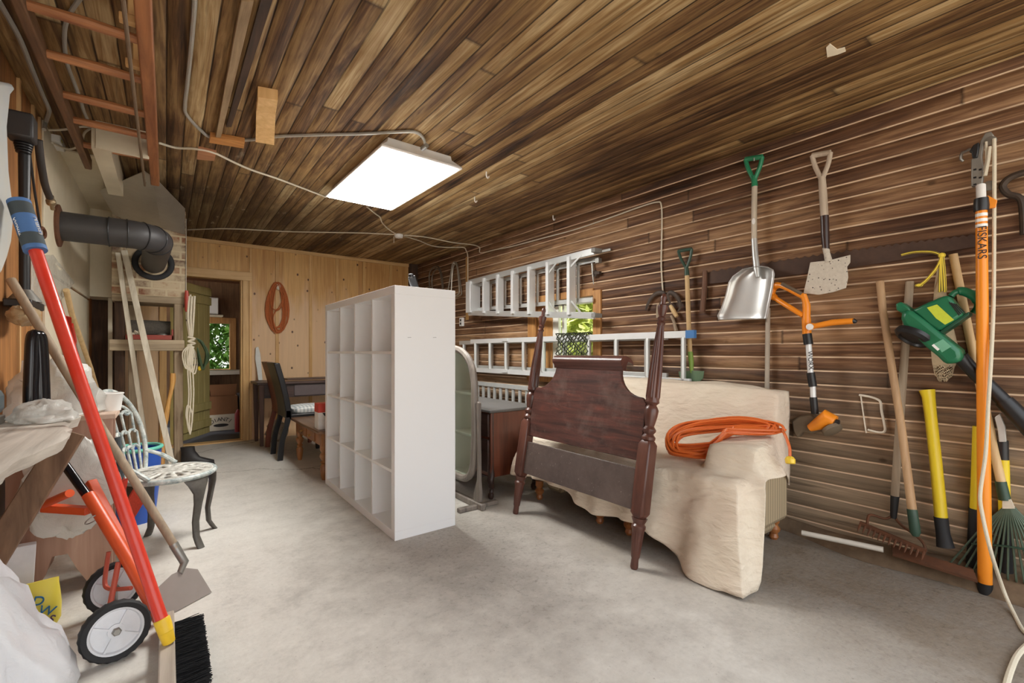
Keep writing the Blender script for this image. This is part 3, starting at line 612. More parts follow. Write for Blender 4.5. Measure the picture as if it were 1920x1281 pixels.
b = MB(); b.tube(cr([yr(355, 805), yr(349, 780), yr(352, 760), yr(360, 775), yr(359, 800), yr(356, 815)], 5), 0.007, 7); part(b, 'tail', M_rope, rp)
M_gcord = plain('dark_green_cord', srgb(52, 72, 44), 0.6, 0, 0.3, 50, 0.1)
gc = root('green_cord_hank', 'hank of dark green cord with a yellow plug beside the white rope', 'cord', yr(372, 640, 0.05))
for k in range(9):
    b = MB(); cx_, w_ = 380 + rr.uniform(-3, 3), rr.uniform(8, 15); o = 0.05 + 0.05 * rr.random()
    b.tube(cr([yr(368 + k * 0.6, 634 + k, o), yr(cx_ - w_ * 0.3, 640, o), yr(cx_ + w_ * 0.7, 655 + k, o), yr(cx_ + w_ * 0.6, 678, o), yr(cx_, 690 + rr.uniform(-6, 4), o), yr(cx_ - w_ * 0.5, 676, o), yr(370, 652, o)], 5), 0.0055, 6); part(b, 'loop', M_gcord, gc)
b = MB(); p = yr(375, 691, 0.08); b.ball(p, (0.018, 0.018, 0.024), 10, 7); part(b, 'plug', plain('yellow_plug', srgb(220, 190, 50), 0.4), gc)
# axe handle and two laths leaning on the frame
b = MB(); b.tube(cr([yr(324, 700, 0.045), yr(323, 722, 0.05), yr(315, 760, 0.08), yr(308, 800, 0.1), yr(305, 830, 0.14), fl(302, 893)], 6), [0.02 + 0.004 * math.sin(i * 0.5) for i in range(31)], 10, 1.0); solo(b, 'axe_handle', wood('honey_handle', srgb(176, 122, 56), srgb(214, 164, 92)), 'curved honey coloured axe handle leaning before the yellow green door', 'handle')
M_lath = wood('whitewashed_lath', srgb(176, 164, 142), srgb(224, 216, 198), 'z', 0.7, 0.6)
for (tp, bt_, w_), lb in zip((((233, 470), (328, 896), 0.045), ((221, 474), (282, 893), 0.035)), ('wider whitewashed lath leaning on the chimney, its foot behind the metal chair', 'narrower whitewashed lath leaning on the chimney, left of the wider one')):
    b = MB(); b.bar(on_y(*tp, YC - 0.05), fl(*bt_) + UP * 0.012, w_, 0.022, AY); solo(b, 'lath', M_lath, lb, 'lath', bev=0.002)
# clutter on the floor behind the metal chair
M_blue = plain('blue_plastic', srgb(44, 84, 170), 0.4, 0, 0.1, 8, 0.03)
tb = root('plastic_tub', 'blue plastic tub with a turquoise rim on the floor behind the metal chair', 'tub', (-0.16, 3.80, 0))
p = V((-0.16, 3.80, 0))
b = MB(); b.lathe([(0.10, 0.0), (0.125, 0.25), (0.135, 0.47), (0.125, 0.47), (0.115, 0.25), (0.09, 0.02)], p, UP, 24); part(b, 'basin', M_blue, tb)
b = MB(); b.ring(p + V((0, 0, 0.47)), UP, 0.134, 0.012, 28, 8); part(b, 'rim', plain('turquoise_plastic', srgb(104, 190, 170), 0.4), tb)
M_dk = plain('black_leather', srgb(38, 36, 36), 0.55, 0, 0.25, 14, 0.1)
for (x, y, a), lb in zip(((0.20, 5.22, 0.2),), ('black work boot on the floor at the foot of the frame post',)):
    o = root('work_boot', lb, 'boot', (x, y, 0)); d = V((math.cos(a), -math.sin(a), 0)); s_ = V((-d.y, d.x, 0))
    rg = lambda c_, rx, ry, h: [V((x, y, h)) + d * (c_ + rx * math.cos(2 * PI * k / 14)) + s_ * ry * math.sin(2 * PI * k / 14) for k in range(14)]
    b = MB(); b.loft([rg(0.04, 0.13, 0.045, 0.02), rg(0.035, 0.13, 0.048, 0.06), rg(-0.02, 0.075, 0.043, 0.10), rg(-0.04, 0.055, 0.042, 0.16), rg(-0.045, 0.056, 0.045, 0.2)]); part(b, 'upper', M_dk, o)
    b = MB(); b.loft([rg(0.04, 0.135, 0.048, 0.0), rg(0.04, 0.135, 0.048, 0.022)]); part(b, 'sole', M_rubber, o)
# ---------------------------------------------------------------- yellow green plank door, open into the back room
M_olive = wood('olive_door_paint', srgb(176, 162, 100), srgb(206, 192, 130), 'z', 0.5, 0.5)
ha, hb = V((0.03, WB + 0.05, 0)), V((0.43, 7.21, 0)); dd = (hb - ha).normalized(); dn = V((dd.y, -dd.x, 0))
b = MB(); L = (hb - ha).length; npl = 6
for i in range(npl):
    q0, q1 = ha + dd * (L * i / npl + 0.0015), ha + dd * (L * (i + 1) / npl - 0.0015)
    b.loft([[q0 + V((0, 0, z)), q1 + V((0, 0, z)), q1 + dn * 0.028 + V((0, 0, z)), q0 + dn * 0.028 + V((0, 0, z))] for z in (0.03, 1.93)])
door = struct(b, 'door_1', M_olive, bev=0.002)
for z in (0.12, 0.34, 1.70, 1.82):
    b = MB(); q0, q1 = ha + dd * 0.0 + dn * 0.028, hb + dn * 0.028
    b.loft([[q0 + V((0, 0, zz)), q1 + V((0, 0, zz)), q1 + dn * 0.022 + V((0, 0, zz)), q0 + dn * 0.022 + V((0, 0, zz))] for zz in (z, z + 0.10)]); part(b, 'cross_board', M_olive, door, bev=0.003)
b = MB(); q = ha + dd * 0.34 + dn * 0.03
for z0, z1, s0, s1 in ((0.92, 0.94, 0, 0.2), (1.0, 1.02, 0, 0.2), (0.92, 1.02, 0, 0.02)): 
    a = q + dd * s0 + UP * z0; b.box(a, a + dd * (s1 - s0) + dn * 0.02 + UP * (z1 - z0)) if False else b.loft([[a, a + dd * (s1 - s0), a + dd * (s1 - s0) + dn * 0.015, a + dn * 0.015], [v + UP * (z1 - z0) for v in (a, a + dd * (s1 - s0), a + dd * (s1 - s0) + dn * 0.015, a + dn * 0.015)]])
part(b, 'latch', M_darkiron, door)
# ---------------------------------------------------------------- back room contents
p = on_y(396, 574, 8.8); ac = root('wall_air_conditioner', 'white boxy wall unit high on the far wall of the back room', 'air conditioner', (p.x, 9.0, p.z - 0.12))
b = MB(); b.box((p.x - 0.4, 8.76, p.z - 0.13), (p.x + 0.1, 9.0, p.z + 0.14)); part(b, 'case', M_white, ac, bev=0.015)
b = MB(); b.box((p.x - 0.4, 8.755, p.z - 0.165), (p.x + 0.16, 9.0, p.z - 0.14)); part(b, 'bracket', M_white_board, ac)
M_cream2 = plain('cream_cabinet', srgb(206, 198, 182), 0.5, 0, 0.05, 5, 0.02)
cb = root('cream_console', 'cream open console under the back room window', 'console', (0.72, 8.45, 0))
b = MB(); b.box((0.3, 8.2, 0.74), (1.16, 8.7, 0.80)); part(b, 'top', M_cream2, cb, bev=0.004)
for x in (0.32, 1.06): b = MB(); b.box((x, 8.22, 0), (x + 0.07, 8.68, 0.74)); part(b, 'side', M_cream2, cb, bev=0.004)
b = MB(); b.box((0.39, 8.62, 0.06), (1.06, 8.64, 0.74)); part(b, 'back', M_brown, cb)
M_card = plain('brown_cardboard', srgb(142, 98, 64), 0.8, 0, 0.1, 6, 0.05)
M_print = plain('printed_carton', srgb(214, 204, 184), 0.7, 0, 0.08, 8, 0.03)
pb = root('printed_carton', 'white carton with bold dark lettering on the back room floor', 'box', (0.60, 7.6, 0))
b = MB(); b.box((0.40, 7.45, 0), (0.80, 7.75, 0.22)); part(b, 'carton', M_print, pb, bev=0.004)
M_ink = plain('dark_ink', srgb(44, 40, 38), 0.7)
for k, ltr in enumerate('DIANTI'):
    a = (k - 2.5) * 0.27; text(ltr, 'letter', M_ink, pb, (0.60 + 0.17 * math.sin(a), 7.448, 0.02 + 0.135 * math.cos(a)), (math.cos(a), 0, -math.sin(a)), (math.sin(a), 0, math.cos(a)), 0.075)
b = MB(); b.prism([V((0.60 + 0.09 * math.cos(2 * PI * k / 20), 7.449, 0.075 + 0.022 * math.sin(2 * PI * k / 20))) for k in range(20)], (0, -0.002, 0)); part(b, 'emblem', M_ink, pb)
cbx = root('cardboard_box', 'open brown cardboard box standing on the white printed carton', 'box', (0.62, 7.6, 0.22))
b = MB()
for q in (((0.44, 7.48, 0.221), (0.80, 7.72, 0.23)), ((0.44, 7.48, 0.23), (0.80, 7.486, 0.47)), ((0.44, 7.714, 0.23), (0.80, 7.72, 0.47)), ((0.44, 7.486, 0.23), (0.446, 7.714, 0.47)), ((0.794, 7.486, 0.23), (0.80, 7.714, 0.47))): b.box(*q)
part(b, 'walls', M_card, cbx)
b = MB(); b.prism([(0.5, 7.717, 0.47), (0.8, 7.717, 0.47), (0.82, 7.76, 0.62), (0.48, 7.76, 0.62)], (0, 0.005, 0)); part(b, 'flap', M_card, cbx)
b = MB(); b.prism([(0.44, 7.48, 0.47), (0.446, 7.70, 0.47), (0.33, 7.70, 0.43), (0.32, 7.48, 0.42)], (0, 0, 0.004)); part(b, 'flap', M_print, cbx)
bn = root('black_bin', 'tall black lidded bin in the back room beside the cartons', 'bin', (1.0, 7.5, 0))
rg = lambda hx, hy, z: [(1.0 - hx, 7.5 - hy, z), (1.0 + hx, 7.5 - hy, z), (1.0 + hx, 7.5 + hy, z), (1.0 - hx, 7.5 + hy, z)]
M_char = plain('charcoal_plastic', srgb(52, 50, 50), 0.5, 0, 0.1, 8, 0.02)
b = MB(); b.loft([rg(0.15, 0.15, 0.0), rg(0.19, 0.18, 0.50)]); part(b, 'body', M_char, bn, bev=0.01)
b = MB(); b.prism([(0.84, 7.66, 0.50), (1.18, 7.66, 0.50), (1.2, 7.74, 0.80), (0.9, 7.74, 0.80)], (0, 0.02, 0)); part(b, 'lid', M_black, bn)
b = MB(); b.tube([(0.78, 7.24, -0.003), (0.78, 7.24, 0.24), (0.78, 7.24, 0.3)], [0.04, 0.04, 0.015], 14); solo(b, 'red_bottle', plain('red_plastic', srgb(150, 40, 40), 0.4), 'red bottle on the back room floor before the black bin', 'bottle')
b = MB(); b.bar((1.30, 7.9, 0.0), (1.36, 8.1, 1.66), 0.35, 0.03, AX); solo(b, 'leaning_board', wood('red_brown_panel', srgb(96, 44, 30), srgb(136, 68, 46)), 'tall red brown board leaning at the right side of the back room', 'board')
# ---------------------------------------------------------------- white cube bookcase
SX0, SX1, SY0, SY1, SH = 1.045, 1.445, 2.493, 3.930, 1.475
M_shelf = plain('white_laminate', srgb(238, 239, 240), 0.42, 0, 0.012, 4, 0.01)
sh = root('cube_bookcase', 'large white four by four cube bookcase standing in the middle of the floor', 'bookcase', (1.245, 3.21, 0))
T, t_ = 0.05, 0.017
for z0, z1 in ((0, T), (SH - T, SH)):
    b = MB(); b.box((SX0, SY0, z0), (SX1, SY1, z1)); part(b, 'top_board' if z0 else 'bottom_board', M_shelf, sh, bev=0.0015)
for y0, y1 in ((SY0, SY0 + T), (SY1 - T, SY1)):
    b = MB(); b.box((SX0, y0, T), (SX1, y1, SH - T)); part(b, 'side_board', M_shelf, sh, bev=0.0015)
cy = (SY1 - SY0 - 2 * T - 3 * t_) / 4; cz = (SH - 2 * T - 3 * t_) / 4
for i in (1, 2, 3):
    z = T + i * cz + (i - 1) * t_; b = MB(); b.box((SX0 + 0.006, SY0 + T, z), (SX1 - 0.006, SY1 - T, z + t_)); part(b, 'shelf', M_shelf, sh)
for i in (1, 2, 3):
    y = SY0 + T + i * cy + (i - 1) * t_
    for j in range(4):
        z = T + j * (cz + t_); b = MB(); b.box((SX0 + 0.006, y, z), (SX1 - 0.006, y + t_, z + cz)); part(b, 'divider', M_shelf, sh)
M_scuff = plain('grey_scuff', srgb(120, 118, 116))
for y_ in (764.5, 812):
    a = on_y(y_, 633, SY0 - 0.0004); b = MB(); b.bar(a, a + V((0.022, 0, 0.0012)), 0.0008, 0.002); part(b, 'scratch', M_scuff, sh)
a = on_z(764, 534, SH); b = MB(); b.bar((1.30, 2.74, SH), (1.262, 2.74, SH + 0.105), 0.05, 0.022, AY); b.tube([(1.262, 2.74, SH + 0.09), (1.258, 2.74, SH + 0.12)], 0.018, 8)
solo(b, 'umbrella_stub', M_black, 'short black umbrella lying tilted on top of the white bookcase', 'umbrella', bev=0.006)
# ---------------------------------------------------------------- orange cord on the pine wall
M_ocord = plain('orange_cord', srgb(212, 104, 42), 0.45, 0, 0.12, 20, 0.02)
M_ocord2 = plain('faded_orange_cord', srgb(186, 104, 58), 0.5, 0, 0.15, 20, 0.02)
oc = root('cord_coil', 'coil of faded orange cord hung on the pine wall beside the doorway', 'cord', bw(520, 532))
rr = random.Random(21)
for k in range(12):
    w_ = rr.uniform(13, 25); cx_ = 520 + rr.uniform(-4, 4); top = 529 + rr.uniform(0, 6); bot = 626 - rr.uniform(0, 12); o = 0.012 + 0.03 * rr.random()
    pts = [bw(cx_ + w_ * math.sin(a) * (0.72 + 0.28 * math.sin(a / 2) ** 2) , (top + bot) / 2 - (bot - top) / 2 * math.cos(a), o) for a in [2 * PI * i / 22 for i in range(22)]]
    b = MB(); b.tube(pts, 0.007, 6, 1, True); part(b, 'loop', M_ocord2, oc)
b = MB(); b.tube(cr([bw(505, 545, .05), bw(509, 575, .05), bw(520, 580, .055), bw(531, 560, .05), bw(527, 548, .05)], 5), 0.007, 6); b.tube(cr([bw(534, 548, .05), bw(528, 575, .05), bw(516, 585, .055), bw(512, 600, .05), bw(518, 622, .05)], 5), 0.007, 6); part(b, 'loose_end', M_ocord2, oc)
b = MB(); b.tube([bw(520, 534, 0), bw(520, 534, 0.06)], 0.006, 6); b.ball(bw(522, 538, 0.03), (0.03, 0.012, 0.04), 10, 7); part(b, 'hook', M_cable, oc)
# ---------------------------------------------------------------- old desk, chairs and low table at the back
M_desk = wood('dark_desk_wood', srgb(44, 30, 28), srgb(92, 68, 60), 'x', 0.4, 0.6)
M_deskt = wood('dark_desk_leg', srgb(60, 38, 30), srgb(104, 72, 58), 'z', 0.45, 0.6)
dk = root('old_desk', 'dark old writing desk against the pine wall behind the white bookcase', 'desk', (1.6, 6.13, 0))
b = MB(); b.box((0.82, 5.88, 0.71), (2.4, 6.40, 0.735)); part(b, 'desk_top', M_desk, dk, bev=0.004)
b = MB(); b.box((0.89, 5.93, 0.55), (2.35, 6.36, 0.71)); part(b, 'apron', M_desk, dk)
b = MB(); b.box((1.22, 5.918, 0.565), (2.1, 5.93, 0.695)); part(b, 'drawer', plain('purple_grey_front', srgb(96, 84, 84), 0.5), dk, bev=0.003)
for x in (0.87, 2.31):
    for y in (5.93, 6.32): b = MB(); b.bar((x, y, 0.71), (x + 0.005, y, 0.0), 0.06, 0.06, AY, 0.035, 0.035); part(b, 'leg', M_deskt, dk, bev=0.004)
b = MB(); b.box((1.02, 5.95, 0.736), (2.1, 6.3, 0.752)); solo(b, 'loose_board', wood('cracked_board', srgb(74, 52, 36), srgb(146, 112, 78), 'x'), 'loose brown board lying on the dark desk', 'board', bev=0.002)
b = MB(); b.box((1.16, 5.99, 0.753), (1.9, 6.25, 0.765)); solo(b, 'loose_board', M_desk, 'darker loose board stacked on the brown board on the desk', 'board', bev=0.002)
M_news = plain('crumpled_paper', srgb(176, 164, 148), 0.9, 0, 0.5, 30, 0.4)
b = MB(); r2 = random.Random(9); b.ball((1.06, 6.12, 0.125), (0.12, 0.10, 0.13), 14, 9, lambda d: 0.8 + 0.35 * r2.random()); solo(b, 'paper_heap', M_news, 'crumpled paper heap on the floor under the left end of the dark desk', 'paper', ang=0.2)
b = MB(); pp = [bw(479, 652, 0.03), bw(484, 650, 0.03), bw(488, 664, 0.03), bw(490, 690, 0.03), bw(492, 713, 0.1), bw(484, 713, 0.1), bw(481, 690, 0.04), bw(478, 672, 0.03)]
b.prism(pp, (0, -0.015, 0)); solo(b, 'pale_board', plain('pale_grey_board', srgb(206, 206, 200), 0.5), 'pale grey shaped board standing on the dark desk against the pine wall', 'board', bev=0.003)
# plain back chairs, seen almost edge on, facing right
def side_chair(x, y, label, m_back, m_leg, wdt, seat_m, cushion=None):
    t = root('dining_chair', label, 'chair', (x + 0.15, y + wdt / 2, 0))
    prof = [(0.0, 0.0), (0.02, 0.2), (0.075, 0.42), (0.07, 0.55), (0.03, 0.75), (-0.03, 0.98)]
    c = cr([V((x + a, y, z)) for a, z in prof], 5)
    for yy in (0.0, wdt - 0.04):
        b = MB(); rings = []
        for p in c[:14]: rings.append([p + V((-0.02, yy, 0)), p + V((0.03, yy, 0)), p + V((0.03, yy + 0.04, 0)), p + V((-0.02, yy + 0.04, 0))])
        b.loft(rings); part(b, 'rear_leg', m_leg, t, bev=0.003)
        b = MB(); b.bar((x + 0.46, y + yy + 0.02, 0), (x + 0.45, y + yy + 0.02, 0.42), 0.04, 0.04); part(b, 'front_leg', m_leg, t, bev=0.003)
    b = MB(); rings = []
    for p in c[10:]: rings.append([p + V((-0.025, 0, 0)), p + V((0.03, 0, 0)), p + V((0.03, wdt, 0)), p + V((-0.025, wdt, 0))])
    b.loft(rings); part(b, 'backrest', m_back, t, bev=0.008)
    b = MB(); b.box((x + 0.08, y, 0.40), (x + 0.49, y + wdt, 0.46)); part(b, 'seat', seat_m, t, bev=0.012)
    return t
M_bl = plain('black_leatherette', srgb(22, 22, 24), 0.35, 0, 0.2, 10, 0.05)
side_chair(0.90, 5.02, 'black leather dining chair with a plaid cushion before the dark desk', M_bl, M_bl, 0.42, M_bl)
M_rb = wood('red_brown_chair_wood', srgb(92, 46, 32), srgb(140, 76, 54), 'z', 0.4)
side_chair(0.915, 5.47, 'red brown wooden dining chair half hidden behind the black leather chair', M_rb, M_rb, 0.40, M_bl)
g = G('plaid'); c = g.xyz(); wx = g.n('TexWave'); wx.inputs['Scale'].default_value = 9.0; wx.bands_direction = 'X'; g.set(wx.inputs['Vector'], g.co())
wy = g.n('TexWave'); wy.inputs['Scale'].default_value = 9.0; wy.bands_direction = 'Y'; g.set(wy.inputs['Vector'], g.co())
M_plaid = g.fin(g.mix(g.math('MULTIPLY', g.math('ADD', wx.outputs['Fac'], wy.outputs['Fac']), 0.42), srgb(236, 236, 232), srgb(128, 146, 150)), 0.9, 0.0)
b = MB(); rg = lambda i, z: [(1.22 + (0.19 - i) * math.copysign(abs(math.cos(a)) ** 0.5, math.cos(a)), 5.23 + (0.19 - i) * math.copysign(abs(math.sin(a)) ** 0.5, math.sin(a)), z) for a in [2 * PI * k / 24 for k in range(24)]]
b.loft([rg(0.01, 0.461), rg(0, 0.48), rg(0.0, 0.50), rg(0.03, 0.52), rg(0.10, 0.53)]); solo(b, 'plaid_cushion', M_plaid, 'pale plaid seat cushion lying on the black leather dining chair', 'cushion')
# low table
M_cof = wood('oak_table_top', srgb(84, 58, 40), srgb(134, 98, 68), 'y', 0.3, 0.5)
M_cofl = wood('oak_table_leg', srgb(112, 70, 38), srgb(176, 120, 70), 'z', 0.35, 0.6)
ct = root('low_table', 'low brown table with turned legs behind the white bookcase', 'table', (1.33, 4.52, 0))
b = MB(); b.box((1.0, 3.99, 0.40), (1.66, 5.02, 0.425)); part(b, 'table_top', M_cof, ct, bev=0.006)
b = MB(); b.box((1.04, 4.03, 0.29), (1.62, 4.98, 0.40)); part(b, 'apron', M_cofl, ct, bev=0.003)
for y in (4.22, 4.52):
    b = MB(); b.box((1.03, y, 0.305), (1.042, y + 0.27, 0.385)); dr = part(b, 'drawer', M_cofl, ct, bev=0.003)
    b = MB(); b.tube([(1.028, y + 0.12, 0.345), (1.012, y + 0.125, 0.335), (1.012, y + 0.155, 0.335), (1.028, y + 0.16, 0.345)], 0.006, 8); part(b, 'drawer_pull', plain('brass_pull', srgb(178, 146, 92), 0.35, 0.7), dr)
for x, y in ((1.07, 4.06), (1.07, 4.95), (1.59, 4.06), (1.59, 4.95)):
    b = MB(); b.lathe([(0.018, 0), (0.03, 0.06), (0.034, 0.11), (0.02, 0.135), (0.032, 0.15), (0.02, 0.165), (0.036, 0.195), (0.036, 0.215), (0.022, 0.235), (0.034, 0.255), (0.034, 0.29), (0.03, 0.40)], (x, y, 0), UP, 18); part(b, 'leg', M_cofl, ct)
rb = root('carton', 'small white carton with a red lid on the low brown table', 'box', (1.10, 4.16, 0.425))
b = MB(); b.box((1.03, 4.09, 0.425), (1.17, 4.21, 0.57)); part(b, 'carton_body', plain('white_card', srgb(224, 222, 218), 0.6), rb, bev=0.002)
b = MB(); b.box((1.029, 4.089, 0.57), (1.171, 4.211, 0.645)); part(b, 'red_top', plain('red_card', srgb(200, 66, 50), 0.5), rb, bev=0.002)
b = MB(); a = V((1.085, 4.0885, 0.565)); b.prism([a + V((-0.022, 0, 0)), a + V((0.022, 0, 0)), a + V((0, 0, -0.03))], (0, -0.001, 0)); part(b, 'black_mark', M_black, rb)
# ---------------------------------------------------------------- cheval mirror
M_grw = wood('grey_washed_wood', srgb(96, 88, 82), srgb(150, 140, 130), 'z', 0.45, 0.6)
MX, MY0, MY1, MZ0, MZ1 = 1.73, 2.69, 3.36, 0.16, 1.13
mr = root('cheval_mirror', 'grey wood standing mirror behind the right side of the white bookcase', 'mirror', (MX, 3.02, 0))
def mo(k, n=64, ins=0.0):
    a = 2 * PI * k / n; c_, s_ = math.cos(a), math.sin(a); e = 0.42
    y = math.copysign(abs(c_) ** e, c_); z = math.copysign(abs(s_) ** 0.5, s_)
    z2 = z + (0.07 * math.cos(y * PI) if z > 0.6 else 0)
    return V((MX, (MY0 + MY1) / 2 + y * ((MY1 - MY0) / 2 - ins), (MZ0 + MZ1) / 2 - 0.02 + z2 * ((MZ1 - MZ0) / 2 - ins)))
b = MB(); b.tube([mo(k, 64, 0.022) for k in range(64)], 0.026, 8, 1.0, True, AX); part(b, 'mirror_frame', M_grw, mr)
b = MB(); b.prism([mo(k, 48, 0.035) for k in range(48)], (0.006, 0, 0)); g = G('mirror_glass'); part(b, 'mirror_glass', g.fin(srgb(206, 214, 196), 0.06, 1.0), mr)
b = MB(); b.prism([mo(k, 48, 0.03) + V((0.008, 0, 0)) for k in range(48)], (0.012, 0, 0)); part(b, 'backing', M_darkwood, mr)
for y, sg in ((MY0 - 0.025, -1), (MY1 + 0.025, 1)):
    b = MB(); pp = [(MX - 0.012, y + sg * o, z) for o, z in ((0.0, 0.04), (-0.05, 0.05), (-0.045, 0.10), (-0.005, 0.2), (0.0, 0.35), (-0.005, 0.55), (-0.012, 0.72), (0.0, 0.745), (0.02, 0.735), (0.016, 0.55), (0.022, 0.35), (0.024, 0.2), (0.035, 0.12), (0.03, 0.05))]
    b.prism(pp, (0.024, 0, 0)); part(b, 'stand_post', M_grw, mr, bev=0.004)
b = MB(); b.box((MX - 0.02, MY0 - 0.09, 0.0), (MX + 0.02, MY1 + 0.09, 0.045)); part(b, 'base_rail', M_grw, mr, bev=0.008)
for y in (MY0 - 0.02, MY1 + 0.02):
    b = MB(); b.box((MX - 0.16, y - 0.02, 0.0), (MX + 0.16, y + 0.02, 0.03)); part(b, 'foot', M_grw, mr, bev=0.006)
# ---------------------------------------------------------------- dark vanity dresser
M_dr = wood('dark_mahogany_front', srgb(36, 24, 20), srgb(74, 52, 44), 'y', 0.35, 0.6)
M_drs = wood('red_mahogany_side', srgb(70, 34, 22), srgb(122, 66, 44), 'z', 0.35, 0.5)
dx0, dx1, dy0, dy1, dz = 1.90, 2.36, 2.76, 3.72, 0.66
dr = root('dresser', 'dark low dresser with a dusty top between the mirror and the headboard', 'dresser', (2.13, 3.24, 0))
b = MB(); b.box((dx0, dy0, 0.16), (dx1, dy1, dz - 0.02)); part(b, 'carcass', M_drs, dr, bev=0.006)
b = MB(); b.box((dx0 - 0.02, dy0 - 0.02, dz - 0.02), (dx1 + 0.02, dy1 + 0.02, dz + 0.004)); part(b, 'dresser_top', plain('dusty_dark_top', srgb(96, 94, 92), 0.5, 0, 0.15, 10, 0.03), dr, bev=0.008)
for y0, y1 in ((dy0 + 0.02, dy0 + 0.33), (dy0 + 0.35, dy1 - 0.35), (dy1 - 0.33, dy1 - 0.02)):
    for z0, z1 in (((0.46, 0.63), (0.2, 0.44)) if y1 - y0 < 0.32 else ((0.46, 0.63),)):
        b = MB(); b.box((dx0 - 0.014, y0, z0), (dx0 + 0.004, y1, z1)); d_ = part(b, 'drawer', M_dr, dr, bev=0.005)
        zz = (z0 + z1) / 2; yy = (y0 + y1) / 2
        b = MB(); b.lathe([(0.008, 0), (0.008, 0.012), (0.017, 0.02), (0.016, 0.028), (0.005, 0.033)], (dx0 - 0.014, yy, zz - 0.03), -AX, 12); part(b, 'knob', plain('dark_knob', srgb(120, 108, 96), 0.4, 0.4), d_)
b = MB(); b.prism([(dx0 - 0.01, dy0 + 0.02, 0.17), (dx0 - 0.01, dy0 + 0.33, 0.17), (dx0 - 0.01, dy0 + 0.33, 0.09), (dx0 - 0.01, dy0 + 0.25, 0.11), (dx0 - 0.01, dy0 + 0.1, 0.15)], (0.02, 0, 0)); part(b, 'curved_apron', M_dr, dr)
for x, y in ((dx0 + 0.02, dy0 + 0.02), (dx0 + 0.02, dy1 - 0.02), (dx1 - 0.03, dy0 + 0.02), (dx1 - 0.03, dy1 - 0.02)):
    b = MB(); b.tube(cr([V((x, y, 0.64)), V((x, y, 0.22)), V((x - 0.012, y - 0.008, 0.14)), V((x, y, 0.075)), V((x - 0.008, y - 0.004, 0.03)), V((x - 0.004, y, 0.0))], 5), [0.022] * 6 + [0.026] * 5 + [0.024] * 4 + [0.016] * 4 + [0.022] * 4 + [0.016] * 3, 10); part(b, 'leg', M_dr, dr)
p = on_z(888, 750, dz); b = MB(); b.bar((2.02, 3.55, dz), (2.03, 3.57, dz + 0.19), 0.035, 0.022, AY); solo(b, 'wood_stake', M_palewood, 'short pale wooden stake standing on the far end of the dresser', 'stake', bev=0.002)
b = MB(); b.ball((2.12, 3.50, dz + 0.062), (0.08, 0.08, 0.055), 16, 10); solo(b, 'white_bowl', plain('white_plastic', srgb(232, 230, 226), 0.35), 'white upturned bowl on the dresser beside the pale stake', 'bowl')
# grey slatted rail behind the dresser
sr = root('slatted_rail', 'grey painted slatted cot rail standing behind the dresser against the wall', 'cot rail', (2.86, 3.8, 0))
M_grail = plain('grey_paint_rail', srgb(172, 174, 172), 0.5)
xr_ = 2.90; ya_, yb_ = on_x(1005, 730, xr_).y, on_x(884, 722, xr_).y
b = MB(); b.box((xr_ - 0.02, ya_, 0.70), (xr_ + 0.02, yb_, 0.745)); part(b, 'top_rail', M_grail, sr, bev=0.004)
b = MB(); b.box((xr_ - 0.015, ya_, 0.10), (xr_ + 0.015, yb_, 0.15)); part(b, 'bottom_rail', M_grail, sr, bev=0.004)
n = 11
for i in range(n):
    y = ya_ + 0.03 + (yb_ - ya_ - 0.06) * i / (n - 1); b = MB(); b.box((xr_ - 0.008, y - 0.018, 0.15), (xr_ + 0.008, y + 0.018, 0.70)); part(b, 'slat', M_grail, sr)
for y in (ya_ + 0.03, yb_ - 0.03): b = MB(); b.box((xr_ - 0.018, y - 0.02, 0), (xr_ + 0.018, y + 0.02, 0.1)); part(b, 'foot', M_grail, sr)
# bent tubes hanging on the wall over the bookcase
M_chrome = plain('dull_chrome', srgb(186, 180, 168), 0.3, 0.7, 0.08, 20)
b = MB(); b.tube(cr([rw(*p, o) for p, o in (((811, 580), .05), ((806, 545), .05), ((805, 515), .05), ((812, 502), .05), ((822, 501), .05), ((829, 520), .05), ((832, 560), .05))], 5), 0.011, 8)
b.tube(cr([rw(*p, o) for p, o in (((817, 580), .09), ((811, 545), .09), ((810, 520), .09), ((817, 506), .09), ((825, 510), .09), ((830, 545), .09))], 5), 0.010, 8); b.tube([rw(817, 503, 0), rw(817, 503, .10)], 0.006, 6)
solo(b, 'bent_tube', plain('brown_tube', srgb(118, 106, 92), 0.4, 0.5), 'dull brown bent tube frame hung in the far corner of the tool wall', 'tube frame')
b = MB(); b.tube(cr([rw(*p, o) for p, o in (((840, 545), .05), ((846, 510), .05), ((849, 494), .05), ((854, 492), .05), ((858, 500), .05), ((865, 545), .05), ((864, 553), .05), ((855, 558), .05))], 5), 0.009, 8)
b.tube(cr([rw(*p, o) for p, o in (((846, 545), .09), ((848, 512), .09), ((852, 496), .09), ((857, 500), .09), ((861, 540), .09), ((860, 551), .09), ((852, 556), .09))], 5), 0.009, 8); b.tube([rw(851, 494, 0), rw(851, 494, .10)], 0.006, 6)
solo(b, 'bent_tube', M_chrome, 'pale chrome bent tube frame hung beside the narrow yellow strip', 'tube frame')
